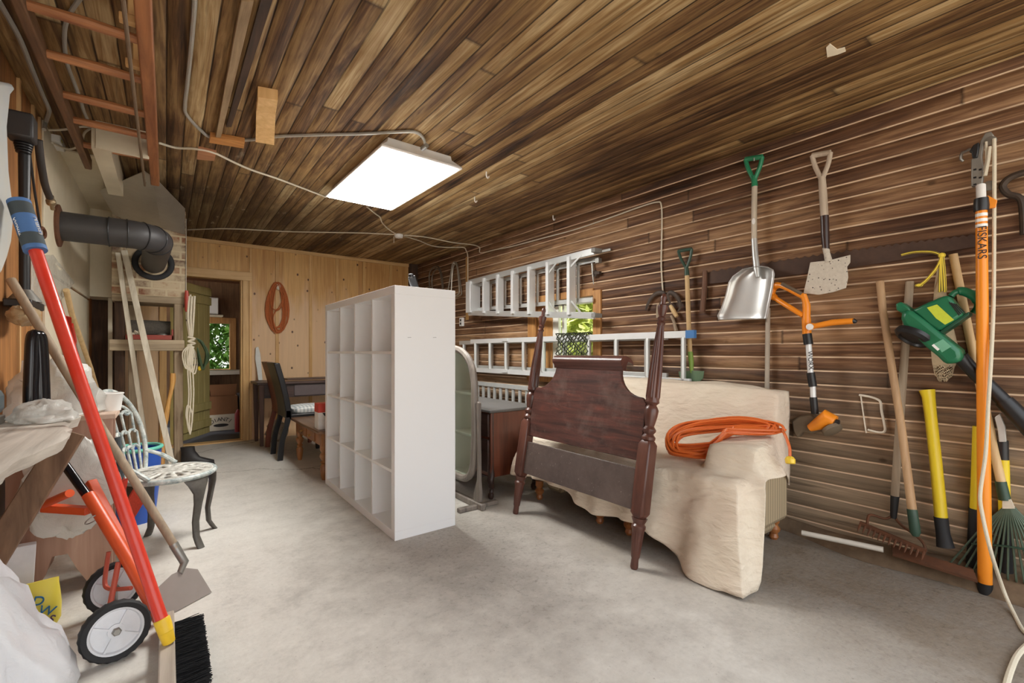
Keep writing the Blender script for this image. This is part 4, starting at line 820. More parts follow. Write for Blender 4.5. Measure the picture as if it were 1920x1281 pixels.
# ---------------------------------------------------------------- four poster headboard leaning on the sofa
M_mah = wood('mahogany', srgb(60, 34, 30), srgb(104, 66, 56), 'y', 0.32, 0.5)
M_mahp = wood('mahogany_post', srgb(58, 32, 27), srgb(104, 66, 54), 'z', 0.32, 0.6)
g = G('dusty_mahogany'); nz = g.noise(g.comb(g.math('MULTIPLY', g.xyz()[1], 3.0), g.math('MULTIPLY', g.xyz()[2], 30.0), 0.0), 1.0, 5, 0.6, 1.0)
col = g.ramp(nz, [(0.3, srgb(48, 30, 27)), (0.55, srgb(80, 48, 41)), (0.75, srgb(112, 60, 48))])
sp_ = g.ramp(g.noise(g.co(), 60.0, 3, 0.7), [(0.66, 0.0), (0.74, 1.0)]); cl = g.ramp(g.noise(g.co(), 4.0, 5, 0.7), [(0.5, 0.0), (0.75, 0.4)])
col = g.mix(g.math('MAXIMUM', g.math('MULTIPLY', sp_, 0.45), cl), col, srgb(132, 116, 106)); M_mahpan = g.fin(col, 0.4, 0.0)
g = G('dusty_rail'); col = g.mix(g.ramp(g.noise(g.co(), 5.0, 6, 0.7), [(0.35, 0.0), (0.7, 1.0)]), srgb(70, 58, 54), srgb(96, 82, 76)); col = g.mix(g.math('MULTIPLY', g.ramp(g.noise(g.co(), 70.0, 3, 0.7), [(0.66, 0.0), (0.72, 1.0)]), 0.6), col, srgb(170, 160, 150)); M_mahrail = g.fin(col, 0.5, 0.0)
HB0 = V((1.87, 1.45, 0)); HBY1 = 2.425; hl = math.atan2(0.25, 1.37)
hu = V((math.sin(hl), 0, math.cos(hl))); hn = V((-math.cos(hl), 0, math.sin(hl)))      # up along the board, and out of its face
hb = root('four_poster_headboard', 'dark mahogany four poster headboard leaning back on the covered sofa', 'headboard', HB0 + V((0, 0.49, 0)))
for y in (1.45, HBY1):
    base = V((1.87, y, 0))
    b = MB(); b.lathe([(0.016, 0.0), (0.02, 0.01), (0.018, 0.05), (0.022, 0.06), (0.03, 0.17), (0.031, 0.19), (0.036, 0.2), (0.036, 0.212), (0.028, 0.222), (0.034, 0.235), (0.04, 0.25)], base, hu, 32, UP, 16, 0.16, (0.065, 0.175)); pt = part(b, 'foot', M_mahp, hb)
    b = MB(); q = lambda h, r: [base + hu * h + (AY * math.cos(a) + hn * math.sin(a)) * r for a in [PI / 4 + PI / 2 * k for k in range(4)]]
    b.loft([q(0.245, 0.03), q(0.275, 0.052), q(0.62, 0.052), q(0.65, 0.03)]); part(b, 'post_block', M_mahp, hb, bev=0.008)
    b = MB(); b.lathe([(0.034, 0.645), (0.036, 0.66), (0.024, 0.675), (0.034, 0.69), (0.034, 0.70), (0.022, 0.715), (0.026, 0.73), (0.034, 0.77), (0.037, 0.80), (0.03, 0.815), (0.022, 0.825), (0.036, 0.84), (0.034, 0.855), (0.037, 0.87), (0.034, 1.0), (0.027, 1.13), (0.0195, 1.235), (0.017, 1.25), (0.023, 1.262), (0.015, 1.275), (0.022, 1.29), (0.014, 1.30), (0.02, 1.315), (0.027, 1.345), (0.027, 1.358), (0.014, 1.366), (0.012, 1.385), (0.016, 1.40), (0.013, 1.415), (0.006, 1.425)], base, hu, 40, UP, 14, 0.18, (0.868, 1.236)); part(b, 'turned_post', M_mahp, hb)
def hp(px, py):
    p = on_pl(px, py, HB0 + hn * 0.012, hn); return (p.y, (p - HB0).dot(hu))
def hpt(y, s, o=0.0): return V((HB0.x, y, 0)) + hu * s + hn * o
# panel outline, symmetrical about the middle of the board
yc_ = (1.45 + HBY1) / 2; half = (HBY1 - 1.45) / 2 - 0.03
outl = [(half, 0.53), (half, 0.83)]
outl += [(half - 0.015, 0.85)]
for k in range(9): a = k / 8 * PI / 2; outl.append((half - 0.03 - 0.16 * math.sin(a), 0.86 + 0.145 * (1 - math.cos(a))))
outl += [(half - 0.19, 1.02)]
pts = [(yc_ + a, s) for a, s in outl] + [(yc_ - a, s) for a, s in reversed(outl)]
b = MB(); b.prism([hpt(y, s, -0.01) for y, s in pts], hn * 0.022); part(b, 'upper_panel', M_mahpan, hb, bev=0.004)
b = MB(); scr = [(0.012, 1.12), (0.016, 1.135), (0.030, 1.15), (0.034, 1.165), (0.022, 1.185), (0.0, 1.195), (-0.03, 1.19), (-0.055, 1.172), (-0.06, 1.155), (-0.045, 1.165), (-0.02, 1.168), (-0.012, 1.15), (-0.012, 1.12)]
rings = [[hpt(yc_ + sg * (half - 0.175), 1.0 + (s - 1.12) * 1.15, o * 1.25) for o, s in scr] for sg in (-1, 1)]; b.loft(rings); part(b, 'scroll_crest', M_mah, hb, ang=0.9)
b = MB(); b.prism([hpt(y, s, -0.012) for y, s in ((1.47, 0.28), (HBY1 - 0.02, 0.28), (HBY1 - 0.02, 0.49), (1.47, 0.49))], hn * 0.026); part(b, 'lower_rail', M_mahrail, hb, bev=0.003)
# ---------------------------------------------------------------- sofa under a dust sheet
SFX, SFB, SA0, SA1 = 2.16, 2.78, 1.09, 2.62      # front of seat, front of back, near and far arm ends
M_stripe = None
g = G('striped_upholstery'); c = g.xyz(); wv = g.n('TexWave'); wv.bands_direction = 'X'; wv.inputs['Scale'].default_value = 11.0; wv.inputs['Distortion'].default_value = 0.3; g.set(wv.inputs['Vector'], g.co())
col = g.ramp(wv.outputs['Fac'], [(0.2, srgb(140, 124, 98)), (0.5, srgb(196, 178, 146)), (0.8, srgb(168, 148, 118))]); M_stripe = g.fin(col, 0.85, 0.0)
sf = root('sofa', 'small striped sofa on turned feet hidden under a cream dust sheet', 'sofa', (2.5, 1.9, 0))
b = MB(); b.box((SFX + 0.03, SA0 + 0.03, 0.13), (2.85, SA1 - 0.03, 0.43)); part(b, 'seat', M_stripe, sf, bev=0.03)
b = MB(); b.box((SFB, SA0 + 0.09, 0.13), (2.89, SA1 - 0.02, 0.84)); part(b, 'backrest', M_stripe, sf, bev=0.05)
for y0, y1 in ((SA0, SA0 + 0.2), (SA1 - 0.2, SA1)):
    b = MB(); b.box((SFX + 0.13, (y0 + 0.085 if y0 < 1.5 else y0), 0.045), (2.86, y1 - 0.02, 0.56)); part(b, 'arm', M_stripe, sf, bev=0.04)
M_foot = wood('honey_turned_foot', srgb(128, 76, 40), srgb(180, 118, 68), 'z', 0.35)
for x, y in ((SFX + 0.06, SA0 + 0.3), (SFX + 0.04, 1.74), (SFX + 0.04, 1.97), (SFX + 0.04, 2.56), (2.82, SA0 + 0.1), (2.82, SA1 - 0.1)):
    b = MB(); b.lathe([(0.018, 0), (0.026, 0.015), (0.02, 0.035), (0.032, 0.05), (0.034, 0.065), (0.02, 0.085), (0.03, 0.1), (0.03, 0.14)], (x, y, 0), UP, 18); part(b, 'foot', M_foot, sf)
# the dust sheet: a draped surface over seat, back and arms with hanging edges
def lerp(a, b_, t): return a + (b_ - a) * max(0.0, min(1.0, t))
def sm(a, b_, t): t = max(0.0, min(1.0, (t - a) / (b_ - a))); return t * t * (3 - 2 * t)
from mathutils import noise as mn
def topz(x, y):
    back = 0.87 - 0.02 * sm(1.5, 1.16, y) ; seat = 0.455
    fold = SFB - 0.06
    z = lerp(seat, back, sm(fold - 0.10, fold + 0.06, x))
    arm = 0.60 * max(sm(SA0 + 0.33, SA0 + 0.19, y), sm(SA1 - 0.33, SA1 - 0.19, y)) * sm(SFX - 0.03, SFX + 0.16, x)
    return max(z, arm) if arm > 0.3 else z
g = G('cream_sheet'); c = g.xyz(); wr_ = g.noise(g.scale(g.co(), (3, 3, 9)), 2.0, 5, 0.6, 0.6); fn_ = g.noise(g.scale(g.co(), (90, 12, 30)), 1.0, 3)
lv = g.n('TexWave'); lv.bands_direction = 'DIAGONAL'; lv.inputs['Scale'].default_value = 5.0; lv.inputs['Distortion'].default_value = 9.0; lv.inputs['Detail'].default_value = 4.0; lv.inputs['Detail Scale'].default_value = 2.2; g.set(lv.inputs['Vector'], g.scale(g.co(), (1.0, 0.6, 1.6)))
col = g.mix(wr_, srgb(206, 190, 168), srgb(232, 221, 202)); col = g.mix(g.math('MULTIPLY', g.ramp(g.noise(g.co(), 1.6, 3), [(0.45, 0.0), (0.65, 1.0)]), 0.35), col, srgb(212, 180, 162))
g.bump(g.math('ADD', g.math('ADD', wr_, g.math('MULTIPLY', lv.outputs['Fac'], 0.22)), g.math('MULTIPLY', fn_, 0.25)), 0.6, 0.02); M_cloth = g.fin(col, 0.9, 0.0)
us = [0.0] * 0
def sheet(u, v):
    # u: 0 hem of the front flap .. 0.34 seat edge .. 1 top of back ; v: 0 hem of the near flap .. 0.2 arm edge .. 0.93 far arm .. 1
    fu = min(1.0, u / 0.34); fv = min(1.0, v / 0.2); fw = min(1.0, (1 - v) / 0.1)
    y = SA0 - 0.03 + (SA1 - SA0 + 0.06) * max(0.0, min(1.0, (v - 0.2) / 0.7))
    x = SFX - 0.035 + (2.915 - SFX + 0.035) * max(0.0, (u - 0.34) / 0.66)
    zt = topz(x, y) + 0.012
    bk_ = sm(2.35, 2.8, x)
    if v < 0.4: y += 0.085 * bk_ * sm(0.4, 0.2, v)
    front_hem = 0.13 + 0.08 * sm(1.7, 2.6, y) - 0.115 * sm(1.62, 1.15, y) + 0.02 * math.sin(y * 9)
    side_hem = lerp(0.01, 0.47, sm(SFX - 0.04, SFX + 0.10, x)); side_hem = lerp(side_hem, 0.30, sm(2.62, 2.95, x))
    z = zt
    if fv < 1: z = lerp(min(side_hem, zt - 0.02), zt, fv); y -= (1 - fv) * 0.075 * (1 - 0.7 * bk_) + 0.02 * (1 - fv) * math.sin(x * 21)
    if fw < 1: z = lerp(0.2, zt, fw); y += (1 - fw) * 0.06
    if fu < 1:
        h = front_hem if fv >= 1 else 0.015
        z = min(z, lerp(min(h, zt - 0.03), zt, fu)); out = (1 - fu) * (0.07 + 0.022 * math.sin(y * 17) + 0.015 * math.sin(y * 31 + 1)); x -= out
        if y < 1.45: x -= (1 - fu) * 0.07 * sm(1.40, 1.06, y)
    fold = 0.0
    if fu < 1: fold = 0.02 * (1 - fu) * mn.noise(V((y * 11, z * 1.5, 3.0)))
    x -= fold + (0.012 * mn.noise(V((y * 6 + z * 5, z * 9, 7.0))) if fu < 1 else 0)
    n = mn.noise(V((x * 4, y * 4, z * 3))) * 0.018 + abs(mn.noise(V((x * 5 + y * 3, y * 5 - x * 4, z * 6)))) * 0.014 + mn.noise(V((x * 11, y * 9, z * 7))) * 0.006
    return V((x - abs(n) * (1 if fu < 1 else 0.3), y - n * 0.6, max(0.006, z + (n if fu >= 1 and fv >= 1 else 0))))
b = MB(); b.grid(sheet, 70, 96); ds = solo(b, 'dust_sheet', M_cloth, 'cream dust sheet draped over the sofa down to the concrete floor', 'sheet', thick=0.006, ang=3.0)
# ---------------------------------------------------------------- orange cord coiled on the sheet
oc = root('cord_coil', 'long coil of bright orange extension cord lying on the cream sheet', 'cord', (2.55, 1.33, 0.6))
rr = random.Random(31); pa, pb = V((2.35, 1.57, 0.50)), V((2.635, 1.10, 0.63)); ax = (pb - pa); al = ax.length; ax.normalize(); sd = V((ax.y, -ax.x, 0)).normalized(); nrm = V((-0.55, -0.45, 0.7)).normalized(); sd = ax.cross(nrm).normalized()
for k in range(22):
    mid = (pa + pb) / 2 + ax * rr.uniform(-0.02, 0.02) + nrm * rr.uniform(0.0, 0.045) + UP * 0.03; L_ = al / 2 * rr.uniform(0.88, 1.06); W_ = rr.uniform(0.03, 0.105); ph = rr.uniform(-0.1, 0.1); sk = rr.uniform(-0.03, 0.03)
    pts = []
    for i in range(36):
        a = 2 * PI * i / 36; e = math.cos(a); pts.append(mid + ax * L_ * math.copysign(abs(e) ** 0.8, e) + sd * (W_ * math.sin(a) * (1.15 - 0.45 * e) + sk * e) + nrm * 0.012 * math.sin(2 * a + ph * 20))
    for q in pts: q.z = max(q.z, topz(q.x, q.y) + 0.045 + 0.0035 * (k % 9))
    b = MB(); b.tube(pts, 0.0068, 7, 1, True); part(b, 'loop', M_ocord, oc)
b = MB(); e0 = pb + UP * 0.05; pl = at(1481, 856, 2.22)
b.tube(cr([pb - ax * 0.1 + nrm * 0.05, pb + nrm * 0.05 + ax * 0.01, at(1470, 812, 2.30), at(1480, 838, 2.24), pl], 6), 0.0068, 8); part(b, 'loose_end', M_ocord, oc)
b = MB(); q = at(1482, 870, 2.21); b.tube([pl, pl * 0.6 + q * 0.4, q], [0.014, 0.024, 0.022], 8); part(b, 'plug', plain('yellow_plug_plastic', srgb(232, 196, 62), 0.4), oc, bev=0.004)
b = MB(); a, c = fl(1478, 979), fl(1594, 1003); b.cyl(V((2.84, 1.05, 0.075)), V((2.90, 0.70, 0.085)), 0.014, n=14); solo(b, 'white_pipe', plain('white_pvc', srgb(214, 208, 196), 0.4), 'length of white plastic pipe lying along the dirt ledge behind the sofa', 'pipe')
# ---------------------------------------------------------------- ladders on the tool wall
def yz(px, py, off): p = rw(px, py, off); return p
sl = root('stepladder', 'aluminium stepladder hung sideways high on the tool wall over the window', 'ladder', rw(995, 530, 0))
for p0, p1, o, w_ in (((879, 530), (1115, 471), 0.14, 0.05), ((879, 587), (1115, 592), 0.14, 0.05)):
    b = MB(); b.bar(rw(*p0, o), rw(*p1, o), 0.022, 0.058, UP); part(b, 'front_rail', M_alu, sl, bev=0.002)
for p0, p1, o in (((892, 536), (1122, 486), 0.045), ((892, 581), (1112, 562), 0.045)):
    b = MB(); b.bar(rw(*p0, o), rw(*p1, o), 0.018, 0.04, UP); part(b, 'rear_rail', M_alu, sl, bev=0.002)
def onrail(px, a, c): t = (px - a[0]) / (c[0] - a[0]); return a[1] + (c[1] - a[1]) * t
for px in (911, 937, 965, 996, 1031, 1071):
    a = rw(px, onrail(px, (879, 530), (1115, 471)), 0.13); c = rw(px, onrail(px, (879, 587), (1115, 592)), 0.13)
    b = MB(); b.bar(a, c, 0.035, 0.085, AX); part(b, 'step', M_alu_w, sl, bev=0.003)
a, c = rw(887, 529, 0.10), rw(887, 587, 0.10); b = MB(); b.bar(a, c, 0.10, 0.15, AX); part(b, 'top_cap', M_alu_w, sl, bev=0.006)
for px in (920, 947, 976, 1008, 1046, 1084):
    a = rw(px, onrail(px, (892, 536), (1122, 486)), 0.045); c = rw(px, onrail(px, (892, 581), (1112, 562)), 0.045)
    b = MB(); b.bar(a, c, 0.03, 0.018, AX); part(b, 'rear_rung', M_alu, sl, bev=0.002)
for p0, p1 in (((1029, 512), (1044, 492)), ((1070, 500), (1090, 478)), ((1029, 566), (1043, 586)), ((1071, 564), (1090, 588))):
    b = MB(); b.bar(rw(*p0, 0.15), rw(*p1, 0.15), 0.018, 0.006, AX); part(b, 'brace', M_alu, sl)
for p0 in ((1115, 471), (1115, 592)):
    p = rw(*p0, 0.14); b = MB(); b.box(p - V((0.045, 0.045, 0.018)), p + V((0.045, 0.0, 0.018))); part(b, 'foot_cap', plain('grey_rubber', srgb(130, 128, 124), 0.7), sl, bev=0.004)
b = MB(); b.bar(rw(1050, 494, 0.05), rw(1122, 485, 0.05), 0.03, 0.03); b.box(rw(1122, 489, 0.08) - V((0.02, 0.02, 0.02)), rw(1122, 489, 0.08) + V((0.02, 0.02, 0.02))); part(b, 'spreader_lock', M_steel, sl)
el = root('extension_ladder', 'long aluminium extension ladder hung level along the tool wall under the stepladder', 'ladder', rw(1080, 680, 0))
yA, yB = on_x(862, 640, WR - 0.06).y, on_x(1303, 628, WR - 0.10).y
for sec, (o, y0, y1, zt, zb) in enumerate(((0.055, yA, yB + 0.25, 1.205, 0.905), (0.105, yA - 0.35, yB, 1.215, 0.875))):
    for z in (zt, zb):
        b = MB(); e_ = y1 if z == zt or not sec else yB + 0.03
        b.box((WR - o - 0.014, e_, z - 0.025), (WR - o + 0.014, y0, z + 0.025)); part(b, 'rail', M_alu_w if sec else M_alu, el, bev=0.002)
    k = 0; y = y0 - 0.10
    while y > y1 + 0.05:
        b = MB(); b.tube([(WR - o, y, zt - 0.02), (WR - o, y, zb + 0.02)], 0.016, 10, 1.5); part(b, 'rung', M_alu, el); y -= 0.305
b = MB(); p = V((WR - 0.105, yB + 0.03, 1.215)); b.box(p - V((0.0165, 0.035, 0.028)), p + V((0.0165, 0.03, 0.028))); part(b, 'blue_tape', plain('blue_tape', srgb(66, 120, 180), 0.6), el)
for z in (1.215, 0.875):
    y = on_x(950, 650, WR - 0.1).y; b = MB(); b.box((WR - 0.135, y - 0.05, z - 0.01), (WR - 0.12, y + 0.05, z + 0.025)); part(b, 'rung_lock', M_alu_w, el, bev=0.003)
# camouflage net over the ladder rail
nt = MB(); yc0, yc1 = on_x(1101, 640, WR - 0.13).y, on_x(1046, 640, WR - 0.13).y; r5 = random.Random(5)
for i in range(15):
    y = yc0 + (yc1 - yc0) * i / 14; pts = []
    for j in range(11):
        z = 1.255 - 0.23 * j / 10; pts.append(V((WR - 0.135 - 0.015 * math.sin(j * 0.9 + i), y + (0.011 if j % 2 else -0.011) * (1 if i % 2 else -1) + r5.uniform(-0.004, 0.004), z + r5.uniform(-0.006, 0.006))))
    pts = [V((WR - 0.07, y, 1.24)), V((WR - 0.1, y, 1.262))] + pts; nt.tube(pts, 0.0062, 5)
solo(nt, 'camouflage_net', plain('dark_olive_netting', srgb(58, 62, 44), 0.8, 0, 0.3, 40), 'dark green netting draped over the ladder rail in front of the window', 'net', kind='stuff')
# ---------------------------------------------------------------- shovels
def dgrip(l, r_, neck, rad, name_par, mat, bar_mat=None):
    l, r_, neck = V(l), V(r_), V(neck)
    b = MB(); b.tube([l, l * 0.5 + r_ * 0.5, r_], rad * 1.15, 10); part(b, 'grip_bar', bar_mat or mat, name_par)
    for e in (l, r_):
        b = MB(); m = e * 0.62 + neck * 0.38 + (e - (l + r_) / 2) * 0.12; b.tube(cr([e, m, neck + (e - neck) * 0.12, neck], 5), [rad * 0.95] * 11 + [rad * 1.1] * 5, 10); part(b, 'yoke', mat, name_par)
M_green = plain('green_plastic', srgb(44, 132, 92), 0.35, 0, 0.08, 8, 0.02)
M_dgreen = plain('dark_green_plastic', srgb(48, 72, 58), 0.45, 0, 0.12, 10, 0.03)
M_wshaft = wood('bleached_shaft', srgb(172, 158, 138), srgb(212, 200, 182), 'z', 0.6, 0.7)
ss = root('scoop_shovel', 'big aluminium scoop shovel with a green handle hung on the tool wall', 'shovel', rw(1413, 300, 0))
dgrip(rw(1398, 299, .06), rw(1429, 294, .06), rw(1414, 340, .06), 0.014, ss, M_green)
b = MB(); b.tube([rw(1414, 330, .06), rw(1415, 350, .06)], [0.016, 0.019], 12); part(b, 'socket', M_green, ss)
b = MB(); b.tube([rw(1415, 345, .06), rw(1414, 395, .06), rw(1414, 450, .06)], 0.0165, 14); part(b, 'shaft', M_wshaft, ss)
b = MB(); b.tube([rw(1414, 448, .06), rw(1416, 480, .065), rw(1419, 505, .08), rw(1421, 520, .085)], [0.017, 0.018, 0.019, 0.012], 14); part(b, 'ferrule', M_alu, ss)
b = MB(); p = rw(1413, 415, .078); b.prism([p + V((0, 0.011 * math.cos(2 * PI * k / 16), 0.02 * math.sin(2 * PI * k / 16))) for k in range(16)], (-0.001, 0, 0)); part(b, 'sticker', M_white, ss)
LB = [(1411, 501), (1392, 505), (1374, 518), (1366, 530), (1360, 555), (1352, 578), (1345, 592), (1347, 600)]
RB = [(1427, 499), (1440, 501), (1450, 506), (1452, 514), (1449, 540), (1443, 570), (1439, 594), (1437, 598)]
def dish(u, v):
    i = min(int(u * 7), 6); t = u * 7 - i; l = V((*LB[i], 0)).lerp(V((*LB[i + 1], 0)), t); r_ = V((*RB[i], 0)).lerp(V((*RB[i + 1], 0)), t)
    q = l.lerp(r_, v); edge = 1 - (2 * v - 1) ** 4; top = min(1, u / 0.12)
    ridge = 0.022 * math.exp(-((v - 0.5 - 0.18 * u) / 0.10) ** 2) * max(0, 1 - u * 2.2)
    return rw(q.x, q.y, 0.10 - 0.055 * edge * top * (1 - 0.35 * u) + ridge)
b = MB(); b.grid(dish, 21, 18); part(b, 'blade', plain('bright_scoop', srgb(196, 196, 194), 0.3, 0.6, 0.08, 6, 0.03), ss, thick=0.004, ang=3.0)
b = MB(); b.tube([rw(1414, 301, 0), rw(1414, 301, 0.075), rw(1414, 296, 0.08)], 0.004, 6); part(b, 'hanging_nail', M_steel, ss)
fs = root('flat_shovel', 'wooden handled flat shovel with a cement spattered blade on the tool wall', 'shovel', rw(1541, 290, 0))
M_gripw = wood('grey_grip_wood', srgb(168, 150, 130), srgb(206, 190, 170), 'z', 0.65, 0.7)
dgrip(rw(1523, 292, .06), rw(1557, 286, .06), rw(1541, 340, .06), 0.0135, fs, M_gripw)
b = MB(); b.tube([rw(1541, 332, .06), rw(1543, 360, .06), rw(1546, 410, .06), rw(1548, 440, .06)], [0.018, 0.02, 0.02, 0.018], 14); part(b, 'shaft', M_gripw, fs)
b = MB(); b.tube([rw(1546, 405, .06), rw(1547, 440, .06), rw(1549, 470, .06)], [0.0215, 0.021, 0.017], 14); part(b, 'dark_socket', plain('dark_brown_socket', srgb(56, 38, 34), 0.3), fs, label='dark brown socket')
g = G('spattered_cement'); v1 = g.n('TexVoronoi'); v1.inputs['Scale'].default_value = 55.0; g.set(v1.inputs['Vector'], g.co()); nz = g.noise(g.co(), 60, 4, 0.7)
M_spat = g.fin(g.mix(g.math('MULTIPLY', g.ramp(v1.outputs['Distance'], [(0.14, 1.0), (0.26, 0.0)]), g.ramp(nz, [(0.42, 0.0), (0.5, 1.0)])), g.mix(nz, srgb(184, 174, 158), srgb(220, 212, 198)), srgb(58, 46, 40)), 0.9, 0.0)
b = MB(); b.tube([rw(1548, 465, .06), rw(1551, 478, .065), rw(1554, 492, .07)], [0.017, 0.016, 0.02], 12); part(b, 'strap', M_spat, fs)
bl = [(1519, 492), (1555, 488), (1594, 478), (1594, 492), (1588, 500), (1590, 520), (1586, 540), (1562, 548), (1535, 553), (1506, 550), (1512, 525)]
b = MB(); b.prism([rw(x, y, .085 - 0.02 * ((y - 478) / 75)) for x, y in bl], (0.006, 0, 0)); part(b, 'blade', M_spat, fs, bev=0.002)
gs = root('garden_spade', 'spade with a dark green handle and green blade at the right end of the ladders', 'spade', rw(1286, 470, 0))
dgrip(rw(1272, 471, .05), rw(1297, 467, .05), rw(1287, 505, .05), 0.011, gs, M_dgreen)
b = MB(); b.tube([rw(1287, 500, .05), rw(1288, 517, .05)], [0.013, 0.018], 12); part(b, 'socket', M_dgreen, gs)
b = MB(); b.tube([rw(1288, 515, .05), rw(1291, 600, .05), rw(1294, 665, .055)], 0.016, 14); part(b, 'shaft', M_handle_l, gs)
b = MB(); b.tube([rw(1294, 660, .055), rw(1296, 680, .06), rw(1297, 700, .065)], [0.017, 0.018, 0.011], 12); part(b, 'green_ferrule', plain('worn_green_paint', srgb(128, 160, 70), 0.5, 0, 0.2, 30), gs)
bl = [(1272, 697), (1296, 695), (1320, 696), (1318, 710), (1308, 719), (1290, 722), (1276, 716)]
b = MB(); b.prism([rw(x, y, .075) for x, y in bl], (0.006, 0, 0)); part(b, 'blade', plain('green_blade', srgb(92, 116, 88), 0.45, 0, 0.15, 14), gs, bev=0.002)
# crosscut saw and small old tools
cs = root('crosscut_saw', 'long dark two man crosscut saw with worn teeth behind the shovels', 'saw', rw(1560, 480, 0))
n = 66; top = []; bot = []
for i in range(n + 1):
    t = i / n; px = 1322 + (1836 - 1322) * t; py = 509 + (437 - 509) * t - 3 * math.sin(PI * t); top.append((px, py + (4 if i % 2 else 0))); bot.append((px, py + 24 + 10 * math.sin(PI * t)))
vs_ = [rw(x, y, .016) for x, y in top] + [rw(x, y, .016) for x, y in reversed(bot)]
b = MB()
for i in range(n):
    b.loft([[rw(*top[i], .016), rw(*top[i + 1], .016), rw(*bot[i + 1], .016), rw(*bot[i], .016)], [rw(*top[i], .013), rw(*top[i + 1], .013), rw(*bot[i + 1], .013), rw(*bot[i], .013)]])
bmesh.ops.remove_doubles(b.bm, verts=b.bm.verts, dist=1e-5)
part(b, 'blade', plain('rusted_saw_steel', srgb(84, 62, 50), 0.7, 0.2, 0.3, 26, 0.1, dirt=srgb(60, 46, 40), dirt_amt=0.6), cs)
b = MB(); b.tube([rw(1322, 508, .03), rw(1321, 540, .03), rw(1317, 585, .03)], [0.016, 0.018, 0.02], 12); part(b, 'saw_handle', wood('dark_saw_handle', srgb(86, 56, 40), srgb(124, 86, 62)), cs)
def sickle(label, arc, grip, off, gm):
    o = root('sickle', label, 'sickle', rw(*arc[len(arc) // 2], 0)); pts = cr([rw(x, y, off) for x, y in arc], 5); n = len(pts)
    b = MB(); b.tube(pts, [0.004 + 0.014 * math.sin(PI * min(0.98, max(0.06, i / (n - 1))) ** 0.8) for i in range(n)], 8, 0.35, up=AX); part(b, 'sickle_blade', M_darkiron, o)
    b = MB(); b.tube([rw(*grip[0], off), rw((grip[0][0] + grip[1][0]) / 2, (grip[0][1] + grip[1][1]) / 2, off), rw(*grip[1], off)], [0.013, 0.017, 0.015], 10); part(b, 'sickle_grip', gm, o)
sickle('rusty sickle with a pale wooden grip, right one of the pair by the hanging cable', [(1259, 574), (1252, 556), (1256, 549), (1266, 553), (1274, 566), (1275, 578), (1270, 585)], ((1257, 573), (1269, 594)), 0.035, M_handle_l)
sickle('rusty sickle hung behind the bedpost tip, left one of the pair', [(1237, 572), (1245, 556), (1242, 549), (1230, 551), (1219, 562), (1211, 580), (1214, 576)], ((1235, 571), (1234, 596)), 0.02, M_oldwood)
b = MB(); b.tube([rw(1259, 592, .02), rw(1264, 605, .02), rw(1268, 621, .02)], [0.012, 0.011, 0.015], 10); solo(b, 'wooden_grip', M_oldwood, 'short grey wooden grip hanging just under the right sickle', 'grip')
ih = root('iron_latch', 'grey iron bracket with a hanging pin at the right end of the stepladder', 'latch', rw(1112, 480, 0))
b = MB(); b.tube([rw(1110, 489, .03), rw(1111, 510, .03), rw(1113, 533, .03)], [0.011, 0.009, 0.004], 8); part(b, 'pin', M_steel, ih)
b = MB(); b.bar(rw(1118, 474, .02), rw(1145, 468, .02), 0.012, 0.02); part(b, 'bracket_bar', M_steel, ih)
b = MB(); p = rw(1116, 513, .03); b.ring(p, AX, 0.022, 0.008, 16, 8); b.box(p - V((0.015, 0.06, 0.012)), p + V((0.015, 0.0, 0.012))); solo(b, 'window_bolt', M_darkiron, 'dark iron bolt at the top right corner of the window frame', 'bolt')
# ---------------------------------------------------------------- string trimmer
M_orange = plain('orange_plastic', srgb(238, 142, 34), 0.35, 0, 0.06, 8, 0.02)
st = root('string_trimmer', 'orange string trimmer hung on the tool wall beside the scoop shovel', 'trimmer', rw(1512, 640, 0))
b = MB(); b.tube(cr([rw(1506, 553, .10), rw(1512, 572, .10), rw(1512, 600, .10), rw(1513, 628, .10)], 4), [0.017] * 4 + [0.02] * 4 + [0.023] * 5, 14); part(b, 'body', M_orange, st)
b = MB(); b.tube(cr([rw(1508, 557, .10), rw(1480, 542, .10), rw(1462, 535, .085), rw(1451, 539, .062), rw(1447, 552, .06), rw(1455, 560, .066), rw(1480, 576, .10), rw(1506, 592, .10)], 6), [0.017] * 14 + [0.021] * 16 + [0.015] * 13, 12); part(b, 'loop_handle', M_orange, st)
b = MB(); b.tube([rw(1466, 532, .115), rw(1503, 551, .115)], 0.010, 8); part(b, 'grip_pad', plain('grey_pad', srgb(104, 88, 72), 0.6), st)
b = MB(); b.tube([rw(1514, 613, .125), rw(1530, 611, .125), rw(1560, 605, .125), rw(1600, 602, .125)], [0.022, 0.015, 0.017, 0.016], 12); hdl = part(b, 'assist_handle', M_orange, st)
b = MB(); b.tube([rw(1600, 602, .125), rw(1606, 604, .125)], [0.015, 0.008], 10); part(b, 'end_cap', M_black, hdl)
b = MB(); p = rw(1519, 613, .15); b.lathe([(0.018, 0), (0.018, 0.01), (0.008, 0.012)], p, -AX, 16); part(b, 'knob', M_white, st)
for p0, p1, r_, m_, nm in (((1513, 626), (1516, 646), 0.024, M_black, 'collar'), ((1516, 645), (1520, 700), 0.0155, M_alu_w, 'shaft'), ((1520, 699), (1524, 725), 0.021, M_black, 'collar'), ((1524, 724), (1525, 746), 0.0145, M_alu_w, 'shaft'), ((1525, 745), (1528, 776), 0.019, M_black, 'lower_tube')):
    b = MB(); b.tube([rw(*p0, .10), rw(*p1, .10)], r_, 14); part(b, nm, m_, st)
